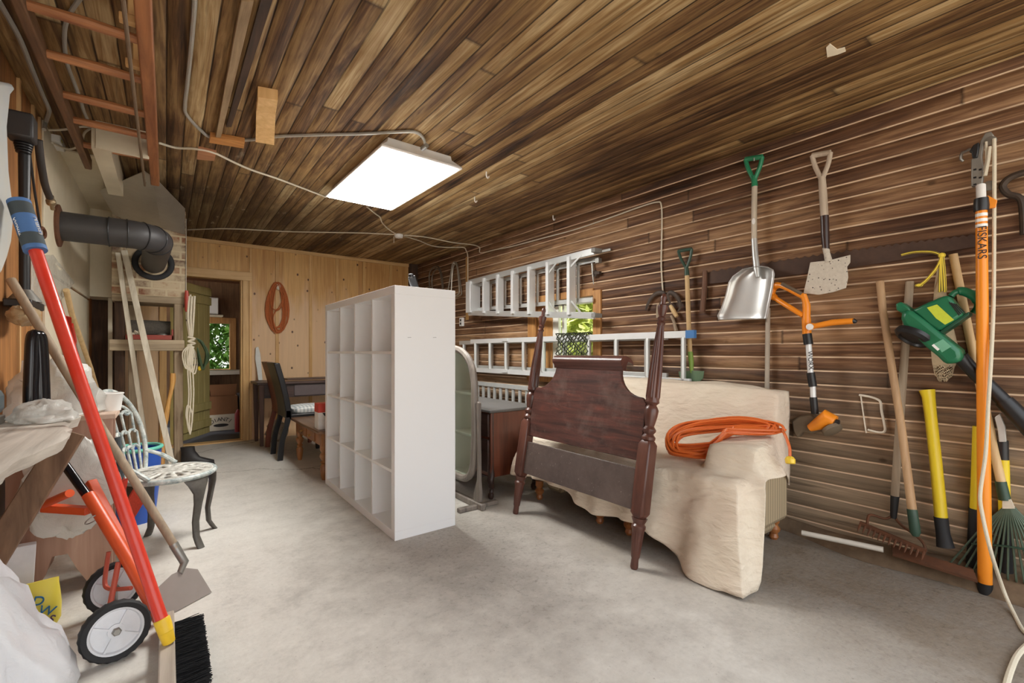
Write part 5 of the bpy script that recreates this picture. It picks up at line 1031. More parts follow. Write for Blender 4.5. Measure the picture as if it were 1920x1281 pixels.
d_ = (rw(1520, 700, .1) - rw(1516, 645, .1)).normalized(); text('WORX', 'lettering', M_ink, st, rw(1519.5, 676, .1165), d_, AX.cross(d_) * -1 if (AX.cross(d_)).y > 0 else AX.cross(d_), 0.034, 0.0006)
M_graygd = plain('grey_guard', srgb(112, 98, 80), 0.6, 0, 0.25, 20, 0.1)
b = MB(); b.prism([rw(x, y, .03) for x, y in ((1491, 788), (1505, 779), (1528, 775), (1545, 790), (1552, 806), (1530, 812), (1512, 808), (1502, 820), (1494, 808))], (-0.06, 0, 0)); part(b, 'guard', M_graygd, st, bev=0.01)
b = MB(); b.tube([rw(1518, 803, .13), rw(1536, 795, .13), rw(1552, 783, .13), rw(1566, 790, .13)], [0.02, 0.036, 0.045, 0.03], 16); part(b, 'motor_housing', M_orange, st)
b = MB(); b.lathe([(0.03, 0), (0.05, 0.01), (0.05, 0.03), (0.02, 0.04)], rw(1556, 800, .12), (-0.3, -0.6, -0.7), 18); part(b, 'spool', M_graygd, st)
b = MB(); b.tube([rw(1567, 791, .13), rw(1574, 792, .13)], [0.016, 0.012], 10); part(b, 'line_knob', M_black, st)
# ---------------------------------------------------------------- long handles leaning on the wall
def pole(name, label, cat, a, c, r, mat, extra=()):
    o = root(name, label, cat, c); b = MB(); b.tube([a, V(a) * .5 + V(c) * .5, c], r, 14); part(b, 'shaft', mat, o); return o
hs = root('grey_pole', 'thin grey pole standing behind the covered sofa below the scoop shovel', 'pole', (3.0, 1.3, 0)); a = rw(1440, 578, .025); c = rw(1438, 745, .035)
b = MB(); b.tube([a, c, c + (c - a) * 1.9], 0.0135, 12); part(b, 'shaft', plain('pale_grey_pole', srgb(176, 164, 148), 0.6), hs); bpy.data.objects['grey_pole'].location.z = 0.0 if False else bpy.data.objects['grey_pole'].location.z
hoe = root('long_hoe', 'brown wooden long handle with a green socket leaning on the tool wall', 'hoe', rw(1716, 1004, .12))
b = MB(); b.tube([rw(1650, 528, .03), rw(1655, 580, .048), rw(1690, 800, .11), rw(1711, 962, .15)], [0.018, 0.017, 0.017, 0.019], 14); part(b, 'shaft', M_handle, hoe)
b = MB(); b.tube([rw(1710, 955, .148), rw(1716, 998, .16), rw(1717, 1006, .162)], [0.021, 0.022, 0.012], 14); part(b, 'green_socket', M_dgreen, hoe)
br = root('bow_rake', 'grey handled bow rake with a rusty head leaning on the tool wall', 'rake', rw(1676, 1000, .10))
b = MB(); b.tube([rw(1706, 528, .02), rw(1695, 680, .03), rw(1685, 820, .045), rw(1677, 940, .06)], 0.0175, 14); part(b, 'shaft', M_oldwood, br)
b = MB(); b.tube([rw(1678, 930, .06), rw(1675, 972, .065)], [0.019, 0.014], 12); part(b, 'socket', M_black, br)
b = MB(); b.tube(cr([rw(1675, 966, .065), rw(1660, 973, .08), rw(1640, 967, .10), rw(1629, 967, .115), rw(1626, 983, .13)], 5), 0.0065, 8); part(b, 'bow', M_rust, br)
b = MB(); b.tube(cr([rw(1676, 968, .065), rw(1690, 985, .07), rw(1718, 1005, .09), rw(1732, 1020, .11), rw(1735, 1033, .13)], 5), 0.0065, 8); part(b, 'bow', M_rust, br)
h0, h1 = rw(1612, 981, .135), rw(1737, 1035, .135)
b = MB(); b.bar(h0, h1, 0.016, 0.022); part(b, 'head_bar', M_rust, br)
for i in range(13):
    p = h0.lerp(h1, (i + 0.2) / 12.6); b = MB(); b.tube([p, p + V((-0.03, 0, -0.018)), p + V((-0.05, 0, -0.03))], [0.0055, 0.005, 0.002], 6); part(b, 'tine', M_rust, br)
M_yel = plain('yellow_fibreglass', srgb(226, 198, 40), 0.35, 0, 0.08, 10, 0.03)
yh = root('maul_shaft', 'yellow tool handle with a flared top and black grip leaning alone on the wall', 'tool handle', rw(1778, 1026, .09))
b = MB(); b.tube([rw(1738, 732, .025), rw(1741, 745, .03), rw(1745, 780, .035), rw(1755, 870, .06), rw(1765, 975, .08)], [0.032, 0.026, 0.024, 0.024, 0.025], 14); part(b, 'shaft', M_yel, yh)
b = MB(); b.tube([rw(1764, 970, .08), rw(1768, 1000, .085), rw(1773, 1026, .09)], [0.0275, 0.027, 0.034], 14); part(b, 'grip', M_rubber, yh)
y2 = root('maul_shaft', 'yellow and black tool handle mostly hidden behind the orange pruner pole', 'handle', rw(1828, 1062, .09))
b = MB(); b.tube([rw(1836, 800, .024), rw(1833, 900, .025), rw(1830, 960, .026)], 0.023, 12); part(b, 'shaft', M_yel, y2)
b = MB(); b.tube([rw(1830, 954, .026), rw(1827, 1030, .027), rw(1826, 1066, .03)], [0.025, 0.026, 0.03], 12); part(b, 'grip', M_rubber, y2)
lc = root('bolt_cutter', 'yellow long handled cutter with grey jaws standing behind the leaf rake', 'cutter', rw(1886, 1076, .07))
b = MB(); b.tube([rw(1881, 862, .024), rw(1884, 970, .024)], 0.020, 12); part(b, 'handle', M_yel, lc)
b = MB(); b.tube([rw(1883, 965, .024), rw(1886, 1076, .026)], [0.022, 0.024], 12); part(b, 'lower_grip', M_rubber, lc)
b = MB(); b.tube([rw(1880, 826, .024), rw(1881, 866, .024)], 0.019, 12); part(b, 'upper_sleeve', M_black, lc)
b = MB(); b.prism([rw(x, y, .03) for x, y in ((1866, 782), (1876, 775), (1886, 800), (1888, 828), (1874, 828), (1872, 808))], (-0.02, 0, 0)); part(b, 'jaw', plain('pale_grey_jaw', srgb(196, 196, 192), 0.4, 0.3), lc, bev=0.003)
# ---------------------------------------------------------------- pole pruner
pp_ = root('pole_pruner', 'tall orange pole pruner with a grey cutting head standing at the right', 'pruner', fl(1847, 1115))
P0 = fl(1847, 1113); P1 = rw(1840, 395, .12); ax_ = (P0 - P1)
def ptp(py): t = (py - 395) / (1113 - 395); return P1.lerp(P0, t ** 1.0)
b = MB(); b.tube([P1, P1.lerp(P0, .5), P1.lerp(P0, .985)], [0.0195, 0.022, 0.0245], 18); part(b, 'pole', M_orange, pp_)
b = MB(); b.tube([P1.lerp(P0, .972), P0 + UP * 0.001], [0.0262, 0.0262], 18); part(b, 'foot_cap', M_black, pp_)
for t in (0.008, 0.022, 0.036):
    b = MB(); q = P1.lerp(P0, t); b.tube([q, P1.lerp(P0, t + 0.008)], 0.0202, 18); part(b, 'white_band', M_white, pp_)
u_ = -ax_.normalized(); q = P1.lerp(P0, 0.085); vdir = (V((q.x, q.y, HC)) - EYE).normalized(); side = vdir.cross(UP).normalized()
text('FISKARS', 'lettering', M_ink, pp_, q - vdir * 0.0206, -u_, side, 0.042, 0.0008)
b = MB(); b.tube([P1 + u_ * 0.055, P1 + u_ * 0.02, P1 - u_ * 0.002], [0.024, 0.027, 0.025], 16); col_ = part(b, 'collar', M_black, pp_)
b = MB(); q = P1 + u_ * 0.035; b.prism([q + side * 0.02 + u_ * 0.03, q + side * 0.05 + u_ * 0.0, q + side * 0.045 - u_ * 0.03, q + side * 0.02 - u_ * 0.03], vdir * 0.015); part(b, 'clamp_lever', M_orange, col_, bev=0.003)
b = MB(); b.tube([P1 + u_ * 0.05, rw(1839, 348, .095)], 0.0165, 14); part(b, 'neck_tube', M_white, pp_)
M_cast = plain('cast_grey', srgb(150, 148, 142), 0.4, 0.5, 0.12, 20)
b = MB(); b.prism([rw(x, y, .05) for x, y in ((1823, 352), (1844, 352), (1846, 320), (1843, 296), (1846, 275), (1855, 262), (1866, 258), (1860, 250), (1849, 253), (1840, 268), (1836, 290), (1823, 302))], (-0.03, 0, 0)); hd = part(b, 'cutting_head', M_cast, pp_, bev=0.003)
for x, y in ((1828, 318), (1838, 318), (1828, 333), (1838, 333), (1828, 346), (1838, 346)):
    p = rw(x, y, .0802); b = MB(); b.box(p - V((0.001, 0.005, 0.004)), p + V((0.001, 0.005, 0.004))); part(b, 'slot', M_black, hd)
b = MB(); b.prism([rw(x, y, .075) for x, y in ((1818, 287), (1826, 274), (1837, 268), (1836, 285), (1834, 297), (1824, 298), (1823, 288))], (-0.02, 0, 0)); part(b, 'black_lever', M_black, hd, bev=0.004)
b = MB(); b.lathe([(0.022, 0), (0.022, 0.012), (0.01, 0.014)], rw(1855, 349, .06), -AX, 16); b.lathe([(0.02, 0), (0.02, 0.012), (0.008, 0.014)], rw(1858, 265, .07), -AX, 16); part(b, 'pulley', M_steel, hd)
b = MB(); b.tube([rw(1849, 266, .085), rw(1850, 300, .085), rw(1846, 322, .085)], 0.005, 7); b.tube([rw(1856, 275, .09), rw(1853, 300, .09), rw(1847, 330, .09)], 0.007, 7); part(b, 'lever_cord', M_rope, hd)
b = MB(); b.tube(cr([rw(1864, 260, .09), rw(1864.5, 300, .09), rw(1864, 420, .10), rw(1863, 560, .115), rw(1859, 660, .14), rw(1853, 760, .16), rw(1848, 850, .18), on_x(1838, 925, 2.84), on_x(1842, 965, 2.82), on_x(1858, 1035, 2.78), on_z(1882, 1108, 0.06), fl(1903, 1158) + UP * 0.007, fl(1918, 1185) + UP * 0.007, fl(1935, 1200) + UP * 0.007], 6), 0.0068, 8); part(b, 'pull_cord', M_rope, pp_)
b = MB(); b.tube(cr([fl(1950, 1195) + UP * .009, fl(1912, 1228) + UP * .009, fl(1895, 1262) + UP * .009, fl(1884, 1300) + UP * .009], 5), 0.009, 8); solo(b, 'floor_cord', M_rope, 'short piece of pale cord on the floor at the right edge', 'cord')
b = MB(); b.tube(cr([rw(1818, 280, 0), rw(1810, 284, .03), rw(1803, 288, .05), rw(1802, 298, .05), rw(1806, 302, .045)], 4), 0.006, 7); solo(b, 'wall_hook', M_steel, 'bent steel hook in the wall just left of the pruner head', 'hook')
# ---------------------------------------------------------------- leaf blower and landing net
lb = root('leaf_blower', 'green leaf blower with a long black tube hung on the tool wall', 'leaf blower', rw(1790, 640, 0))
def pr(pix, off, t, name, mat, par, **k):
    b = MB(); b.prism([rw(x, y, off) for x, y in pix], (-t, 0, 0)); return part(b, name, mat, par, **k)
M_bgreen = plain('blower_green', srgb(30, 106, 72), 0.35, 0, 0.08, 8, 0.02)
pr(((1718, 584), (1750, 569), (1782, 556), (1790, 560), (1815, 591), (1768, 622), (1750, 612)), .045, .10, 'motor_housing', M_bgreen, lb, bev=0.012)
pr(((1768, 622), (1815, 590), (1823, 586), (1824, 592), (1772, 628)), .042, .08, 'base_plate', plain('dark_blower_green', srgb(28, 76, 54), 0.45), lb, bev=0.004)
b = MB(); b.tube(cr([rw(1783, 556, .075), rw(1790, 549, .07), rw(1803, 546, .065), rw(1818, 551, .065), rw(1831, 560, .065), rw(1834, 575, .065), rw(1826, 587, .062)], 5), [0.013] * 8 + [0.02] * 15 + [0.015] * 8, 12, 1.0); part(b, 'top_handle', M_bgreen, lb)
pr(((1738, 577), (1757, 571), (1789, 600), (1772, 609), (1755, 597)), .1455, .001, 'sticker', plain('yellow_green_label', srgb(196, 206, 60), 0.5, 0, 0.15, 60), lb, label='yellow green label')
for k in range(4): pr(((1779 + k * 4, 567 + k * 1.2), (1781 + k * 4, 566 + k * 1.2), (1800 + k * 3, 591 - k * 2), (1798 + k * 3, 592 - k * 2)), .1456, .0015, 'vent_slot', M_black, lb)
pr(((1702, 590), (1712, 581), (1722, 586), (1745, 603), (1790, 640), (1810, 656), (1814, 670), (1806, 678), (1784, 684), (1768, 668), (1748, 652), (1725, 630), (1706, 612), (1701, 600)), .045, .125, 'fan_housing', M_bgreen, lb, bev=0.018)
pr(((1688, 572), (1698, 568), (1714, 580), (1718, 588), (1704, 592), (1690, 583)), .05, .09, 'latch_lug', M_bgreen, lb, bev=0.006)
b = MB(); c_ = rw(1716, 628, .125); axn = (rw(1700, 645, .14) - rw(1722, 618, .10)).normalized()
b.lathe([(0.078, 0.0), (0.08, 0.018), (0.068, 0.03), (0.055, 0.032), (0.05, 0.022), (0.012, 0.026)], c_, axn, 28); part(b, 'intake_grille', M_black, lb)
pr(((1747, 648), (1751, 645), (1762, 655), (1758, 658)), .1705, .001, 'white_label', M_white, lb)
pr(((1751, 645), (1768, 636), (1784, 650), (1766, 661), (1762, 655)), .1702, .001, 'pale_label', plain('pale_green_label', srgb(110, 170, 140), 0.4), lb)
b = MB(); b.tube([rw(1800, 668, .08), rw(1815, 686, .068), rw(1885, 755, .066)], [0.03, 0.029, 0.029], 18); part(b, 'tube', M_black, lb)
b = MB(); b.tube([rw(1882, 752, .066), rw(1900, 770, .068), rw(1950, 822, .07)], [0.034, 0.035, 0.037], 18); part(b, 'tube', M_black, lb)
M_jute = plain('beige_netting', srgb(212, 190, 156), 0.9, 0, 0.12, 90, 0.4)
ln = root('landing_net', 'beige netting bag tied with yellow rope hanging behind the green leaf blower', 'net', rw(1766, 478, 0))
LN = [(1764, 500, 6), (1762, 545, 10), (1766, 580, 16), (1766, 620, 22), (1772, 655, 26), (1770, 685, 21), (1769, 705, 15), (1768, 714, 6)]
def net(u, v):
    i = min(int(u * 7), 6); t = u * 7 - i; x = LN[i][0] + (LN[i + 1][0] - LN[i][0]) * t; y = LN[i][1] + (LN[i + 1][1] - LN[i][1]) * t; w_ = LN[i][2] + (LN[i + 1][2] - LN[i][2]) * t
    a = PI * v; return rw(x - w_ * math.cos(a), y + 2 * math.sin(a * 6 + u * 40), 0.002 + (0.01 if 0.2 < u < 0.72 else 0.03) * math.sin(a))
b = MB(); b.grid(net, 70, 20, lambda i, j: (i + j) % 2 == 0 and i > 50 and j not in (0, 19)); part(b, 'netting', M_jute, ln, thick=0.004, ang=3.0)
g = G('yellow_rope'); wv = g.n('TexWave'); wv.inputs['Scale'].default_value = 26.0; g.set(wv.inputs['Vector'], g.co()); M_yrope = g.fin(g.mix(g.ramp(wv.outputs['Fac'], [(0.88, 0.0), (0.95, 1.0)]), srgb(240, 212, 70), srgb(96, 84, 40)), 0.7, 0.0)
for pts in (((1690, 478), (1712, 473), (1740, 472), (1757, 475), (1766, 481)), ((1766, 480), (1758, 500), (1744, 518), (1732, 530), (1724, 535)), ((1764, 480), (1763, 510), (1762, 548)), ((1767, 480), (1770, 510), (1772, 548)), ((1765, 480), (1766, 512), (1767, 546))):
    b = MB(); b.tube(cr([rw(*p, .05) for p in pts], 5), 0.0065, 7); part(b, 'yellow_rope', M_yrope, ln)
b = MB(); b.ball(rw(1723, 535, .05), (0.008, 0.016, 0.010), 8, 6); b.ball(rw(1766, 479, .05), (0.012, 0.014, 0.014), 8, 6); part(b, 'knot', M_yrope, ln)
# ---------------------------------------------------------------- leaf rake
lr = root('leaf_rake', 'leaf rake with green fanned tines standing at the right behind the orange pole', 'rake', rw(1880, 1095, .16))
b = MB(); b.tube([rw(1787, 477, .018), rw(1820, 640, .0175), rw(1850, 779, .0175), rw(1878, 908, .05)], 0.0165, 14); part(b, 'shaft', M_handle_l, lr)
b = MB(); b.tube([rw(1876, 903, .05), rw(1884, 938, .052)], [0.0195, 0.021], 12); part(b, 'socket', M_dgreen, lr)
pr(((1880, 936), (1896, 936), (1904, 953), (1880, 953)), .055, .012, 'tag', plain('white_tag', srgb(214, 204, 184), 0.5, 0, 0.2, 60), lr)
M_tine = plain('green_tine', srgb(84, 100, 84), 0.45, 0.3, 0.2, 30)
n = 17
for i in range(n):
    t = i / (n - 1); top = (1882 + 20 * t, 952); bx = 1780 + 250 * t; by = 1064 + 44 * t - 6 * math.cos(t * PI); b = MB()
    sag = 0.10 + 0.10; b.tube(cr([rw(*top, .062), rw(top[0] + (bx - top[0]) * .35, top[1] + (by - top[1]) * .3, .07), rw(top[0] + (bx - top[0]) * .8, top[1] + (by - top[1]) * .78, .076), rw(bx, by, .084), rw(bx + 1, by + 6, .065)], 4), 0.0042, 6); part(b, 'tine', M_tine, lr)
b = MB(); b.tube(cr([rw(1822, 1020, .08), rw(1860, 1022, .08), rw(1910, 1028, .08), rw(1960, 1040, .08)], 4), 0.010, 8, 0.4); part(b, 'cross_band', M_dgreen, lr)
b = MB(); b.tube(cr([rw(1990, 318, .03), rw(1950, 318, .03), rw(1912, 326, .03), rw(1890, 336, .03), rw(1880, 350, .03), rw(1890, 364, .03), rw(1908, 369, .03), rw(1916, 380, .03), rw(1919, 410, .03), rw(1920, 440, .03)], 5), 0.014, 10); solo(b, 'iron_hook', M_darkiron, 'dark curved iron hook on the wall at the right edge', 'hook')
wb = MB(); wb.tube(cr([rw(1611, 741, .012), rw(1630, 744, .014), rw(1645, 749, .014), rw(1651, 755, .014), rw(1653, 772, .014), rw(1657, 790, .014), rw(1659, 808, .014), rw(1648, 811, .014), rw(1627, 806, .012)], 4), 0.006, 7); wb.tube([rw(1614, 743, .01), rw(1618, 772, .012), rw(1624, 812, .01)], 0.0035, 6)
solo(wb, 'wire_bracket', plain('white_wire', srgb(226, 216, 198), 0.6), 'white bent wire bracket on the wall between the trimmer and the leaning handles', 'bracket')
b = MB(); b.prism([(WR - 0.17, 0.36, 0.06), (WR - 0.12, 0.38, 0.085), (WR - 0.10, 0.68, 0.095), (WR - 0.16, 0.66, 0.07)], (0, 0, 0.012)); solo(b, 'rusty_bar', M_rust, 'flat rusty iron bar lying on the dirt ledge under the rake head', 'bar')
# ---------------------------------------------------------------- left foreground
def lw(px, py, off=0.0): return on_x(px, py, WL + off)
# workbench slab with a diagonal brace
TZ = 0.83; wbn = root('workbench', 'rough thick plank workbench along the left wall with a diagonal brace', 'workbench', (-0.42, 2.1, 0))
r8 = random.Random(8); ys = [1.2 + 1.42 * i / 24 for i in range(25)]
M_slab = wood('weathered_slab', srgb(150, 140, 128), srgb(212, 204, 192), 'y', 0.8, 0.5, 0.4)
rings = []
for i, y in enumerate(ys):
    e = -0.275 + 0.018 * math.sin(y * 7) + r8.uniform(-0.008, 0.008); l = -0.045 + 0.02 * r8.random() + 0.01 * math.sin(y * 11)
    rings.append([(WL + 0.001, y, TZ - 0.055), (e - 0.05 + l * 0.3, y, TZ - 0.06 + r8.uniform(-0.006, 0.006)), (e + l * 0.25, y, TZ - 0.045), (e, y, TZ - 0.012), (e - 0.015, y, TZ), (WL + 0.001, y, TZ)])
b = MB(); b.loft(rings); part(b, 'bench_top', M_slab, wbn, ang=0.9)
M_brace = wood('brown_brace', srgb(92, 66, 46), srgb(140, 108, 82), 'z', 0.7, 0.6)
b = MB(); b.bar((-0.30, 2.50, TZ - 0.058), (-0.585, 2.40, 0.16), 0.035, 0.085, AX); part(b, 'brace', M_brace, wbn, bev=0.004)
b = MB(); b.bar((WL + 0.02, 1.2, TZ - 0.09), (WL + 0.02, 2.6, TZ - 0.09), 0.04, 0.07); part(b, 'wall_rail', M_brace, wbn)
# pink brown bench cabinet behind it
M_pinkw = wood('pink_brown_board', srgb(160, 122, 104), srgb(198, 162, 142), 'z', 0.6, 0.5)
bx0, bx1, by0, by1, bh = WL + 0.03, -0.205, 2.86, 3.06, 0.80
pb_ = root('board_bench', 'pink brown board bench with an arched foot cutout under the plastic sheeting', 'bench', ((bx0 + bx1) / 2, 3.25, 0))
b = MB(); b.box((bx0, by0 - 0.02, bh - 0.025), (bx1 + 0.015, by1, bh)); part(b, 'bench_top', wood('pink_bench_top', srgb(188, 160, 140), srgb(220, 196, 178), 'y', 0.6, 0.5), pb_, bev=0.004)
for y in (by0, by1 - 0.05):
    xm = (bx0 + bx1) / 2 + 0.0; b = MB(); b.prism([(bx0, y, 0), (xm - 0.10, y, 0), (xm - 0.05, y, 0.10), (xm - 0.03, y, 0.175), (xm + 0.02, y, 0.175), (xm + 0.05, y, 0.10), (xm + 0.10, y, 0), (bx1, y, 0), (bx1, y, bh - 0.026), (bx0, y, bh - 0.026)], (0, 0.024, 0)); part(b, 'end_panel', M_pinkw, pb_)
b = MB(); b.box((bx1 - 0.03, by0 + 0.024, 0.10), (bx1 - 0.012, by1 - 0.05, bh - 0.03)); part(b, 'side_panel', M_brace, pb_)
# plastic sheeting on top, and bags
def plastic(name, c, alpha, rough=0.3):
    g = G(name); tr = g.n('BsdfTransparent'); mx = g.n('MixShader'); mx.inputs[0].default_value = alpha
    nz = g.noise(g.co(), 9.0, 5, 0.65, 1.2); g.bump(nz, 0.5, 0.02); g.fin(c, rough, 0.0)
    g.nt.links.new(tr.outputs[0], mx.inputs[1]); g.nt.links.new(g.b.outputs[0], mx.inputs[2]); g.nt.links.new(mx.outputs[0], g.out.inputs[0]); return g.m
M_film = plastic('clear_film', srgb(226, 226, 220), 0.6); M_wbag = plastic('white_bag_film', srgb(222, 224, 228), 0.92, 0.35)
def lump(c, r, seed, amp=0.22, nu=40, nv=24, fq=2.2):
    b = MB(); b.ball(c, r, nu, nv, lambda d: 1 + amp * mn.noise(d * fq + V((seed, 0, 0))) + amp * 0.45 * mn.noise(d * fq * 2.7 + V((0, seed, 0))) + 0.05 * mn.noise(d * 14) + 0.16 * (0.35 - abs(mn.noise(d * 3.1 + V((0, 0, seed)))))); return b
def cone(b):
    for v in b.bm.verts:
        k = 1 - 0.5 * max(0.0, min(1.0, (v.co.z - 0.12) / 0.40)); v.co.x = -0.56 + (v.co.x + 0.56) * k
    return b
def flatten(b, z0):
    for v in b.bm.verts: v.co.z = max(z0, v.co.z)
    return b
def clampx(b, x0):
    for v in b.bm.verts: v.co.x = max(x0, v.co.x)
    return b
b = clampx(flatten(lump((-0.42, 2.95, bh + 0.01), (0.165, 0.125, 0.23), 3, 0.35), bh + 0.002), WL + 0.02); solo(b, 'plastic_sheeting', M_film, 'crumpled clear plastic sheeting heaped on the pink brown bench', 'plastic sheet', ang=1.0)
b = clampx(flatten(lump((-0.365, 2.42, TZ + 0.02), (0.085, 0.10, 0.055), 5, 0.25), TZ + 0.002), WL + 0.02); solo(b, 'plastic_sheeting', M_film, 'white plastic sheeting lying on the plank workbench behind the black bars', 'plastic sheet', ang=1.0)
b = flatten(lump((-0.34, 2.775, 0.50), (0.155, 0.05, 0.21), 9, 0.2), 0.2); b = clampx(b, WL + 0.02); solo(b, 'plastic_bag', M_film, 'bulging clear plastic bag hanging in front of the pink brown bench', 'plastic bag', ang=1.0)
b = clampx(flatten(cone(lump((-0.475, 1.93, 0.02), (0.25, 0.37, 0.54), 13, 0.15, 72, 44)), 0.003), WL + 0.01); solo(b, 'white_plastic_bag', M_wbag, 'large white plastic bag slumped on the floor in the left corner', 'plastic bag', ang=1.0)
jp = V((-0.222, 3.0, bh)); o = root('plastic_tub', 'small white plastic tub at the far end of the pink brown bench', 'tub', jp)
b = MB(); b.lathe([(0.04, 0), (0.05, 0.08), (0.054, 0.085), (0.05, 0.088), (0.036, 0.01)], jp, UP, 20); part(b, 'cup', M_white, o)
# yellow bag and carton behind the white bag
M_ybag = plain('yellow_bag', srgb(226, 208, 76), 0.5, 0, 0.1, 8, 0.1)
yb = root('yellow_sack', 'yellow sack with blue lettering behind the white plastic bag', 'sack', at(68, 1110, 1.95))
yc = V(at(72, 1134, 1.80)); yc = V((yc.x, yc.y, 0.09)); vd = V((yc.x, yc.y, 0)).normalized(); sx = V((vd.y, -vd.x, 0))
def sackr(z, w_, d_): return [yc + sx * (w_ * math.cos(a)) + vd * (d_ * math.sin(a)) + UP * (z - yc.z) for a in [2 * PI * k / 24 for k in range(24)]]
b = MB(); b.loft([sackr(0.002, 0.055, 0.035), sackr(0.02, 0.064, 0.04), sackr(0.08, 0.066, 0.045), sackr(0.13, 0.062, 0.04), sackr(0.165, 0.058, 0.014), sackr(0.182, 0.058, 0.004)]); part(b, 'bag', M_ybag, yb)
M_blue2 = plain('blue_print', srgb(34, 104, 150), 0.5)
text('D', 'lettering', M_blue2, yb, yc - vd * 0.046 + UP * 0.03 - sx * 0.0, sx + UP * -0.3, UP + sx * 0.3, 0.048, 0.003)
text('W', 'lettering', M_blue2, yb, yc - vd * 0.048 - UP * 0.015 + sx * 0.022, sx + UP * -0.5, UP + sx * 0.5, 0.048, 0.003)
text('S', 'lettering', plain('purple_print', srgb(72, 50, 90), 0.5), yb, yc - vd * 0.046 - UP * 0.055 + sx * 0.036, sx + UP * -0.5, UP + sx * 0.5, 0.04, 0.003)
p = at(27, 1050, 1.88); b = MB(); b.bar((p.x, p.y, 0.0), (p.x + 0.01, p.y + 0.02, p.z + 0.05), 0.10, 0.06, vd); ca = solo(b, 'paper_carton', plain('white_paper', srgb(226, 228, 232), 0.6), 'white paper carton standing behind the white plastic bag', 'carton', bev=0.003)
# objects on the workbench
gt = root('power_tool', 'grey power tool body lying at the left end of the workbench', 'power tool', at(10, 770, 1.9))
M_gt = plain('slate_plastic', srgb(84, 94, 98), 0.45)
b = MB(); b.box((WL + 0.015, 2.24, TZ + 0.03), (-0.478, 2.50, TZ + 0.125)); part(b, 'body', M_gt, gt, bev=0.025)
b = MB(); b.box((WL + 0.015, 2.2, TZ + 0.001), (-0.472, 2.46, TZ + 0.03)); part(b, 'base_plate', M_steel, gt, bev=0.003)
bb = root('bent_bar', 'glossy black bent double bar standing on the workbench', 'bar', at(62, 770, 1.95))
M_gloss = plain('glossy_black_paint', srgb(20, 20, 24), 0.18, 0, 0.3, 14, 0.06)
for dx, dl in ((0, 0), (10, 0.02)):
    b = MB(); b.tube(cr([at(57 + dx, 783, 1.795 + dl), at(56 + dx, 740, 1.795 + dl), at(58 + dx, 680, 1.80 + dl), at(60 + dx, 640, 1.81 + dl), at(64 + dx, 627, 1.82 + dl), at(70 + dx, 640, 1.83 + dl), at(73 + dx, 690, 1.83 + dl), at(76 + dx, 777, 1.83 + dl)], 5), 0.0205 if dx == 0 else 0.016, 12); flatten(b, TZ + 0.001); part(b, 'bar', M_gloss, bb)
# things hung on the left wall
sd_ = MB(); x = -0.49
prof = [(155, 8), (158, 24), (168, 30), (180, 20), (240, 14), (320, 17), (380, 24), (420, 25), (455, 22), (485, 14), (512, 4)]
sd_.prism([on_x(q, py, x) for py, q in prof] + [on_x(-60, 540, x), on_x(-90, 150, x)], (-0.025, 0, 0)); M_sled = plain('pale_blue_plastic', srgb(196, 202, 204), 0.45, 0, 0.12, 5, 0.05, dirt=srgb(214, 200, 170), dirt_amt=0.7)
solo(sd_, 'plastic_sled', M_sled, 'pale blue plastic sled hung on the wall at the left edge', 'sled', bev=0.01)
vt = root('vacuum_wand', 'black vacuum wand with a ribbed top hung upright on the left wall', 'vacuum wand', lw(45, 575, .06))
b = MB(); b.tube([lw(46, 275, .06), lw(46, 400, .06), lw(46, 560, .06)], [0.022, 0.019, 0.019], 16); part(b, 'tube', M_black, vt)
q0 = lw(40, 240, .06); b = MB(); b.box(q0 - V((0.045, 0.05, 0.055)), q0 + V((0.045, 0.05, 0.06))); part(b, 'head', M_char, vt, bev=0.01)
for k in range(6): b = MB(); p = lw(44, 262 + k * 4.5, .06); b.lathe([(0.036 - k * 0.002, 0), (0.036 - k * 0.002, 0.006), (0.03 - k * 0.002, 0.008)], p, -UP, 18); part(b, 'rib', M_black, vt)
b = MB(); p = lw(46, 572, .06); b.box(p - V((0.045, 0.13, 0.018)), p + V((0.045, 0.13, 0.018))); part(b, 'floor_nozzle', M_black, vt, bev=0.006)
b = MB(); b.tube([p + V((0, 0, 0.07)), p + V((0, 0, 0.015))], [0.024, 0.06], 14); part(b, 'clear_neck', M_steel, vt)
b = flatten(lump(lw(45, 592, .07), (0.05, 0.13, 0.045), 21, 0.15), 0.5); b = clampx(b, WL + 0.016); solo(b, 'film_bundle', plastic('tan_film', srgb(196, 170, 132), 0.8), 'bundle of tan plastic film tucked under the vacuum nozzle', 'plastic film', ang=1.0)
bh_ = root('black_hose', 'thick black hose with a brass fitting hanging beside the stove pipe flange', 'hose', lw(90, 320, .06))
b = MB(); b.tube(cr([lw(72, 262, .06), lw(76, 300, .06), lw(84, 345, .06), lw(93, 370, .06)], 5), 0.0165, 12); part(b, 'hose', plain('worn_black_hose', srgb(56, 50, 46), 0.65), bh_)
b = MB(); b.lathe([(0.018, 0), (0.018, 0.02), (0.012, 0.025), (0.022, 0.035), (0.022, 0.055), (0.010, 0.06), (0.010, 0.1)], lw(93, 368, .06), (lw(103, 410, .06) - lw(93, 368, .06)), 12); part(b, 'fitting', plain('dull_brass', srgb(142, 124, 96), 0.4, 0.6), bh_)
tr_ = root('thin_rod', 'thin black rod with an oval end hanging on the cream left wall', 'rod', lw(75, 430, .04))
b = MB(); b.tube([lw(53, 268, .035), lw(65, 360, .035), lw(76, 430, .035)], 0.0055, 8); part(b, 'rod', M_black, tr_)
b = MB(); b.tube(cr([lw(74, 432, .04), lw(79, 427, .04), lw(84, 434, .04), lw(84, 444, .04), lw(78, 446, .04), lw(74, 438, .04)], 4), 0.008, 8); part(b, 'oval_end', M_rust, tr_)
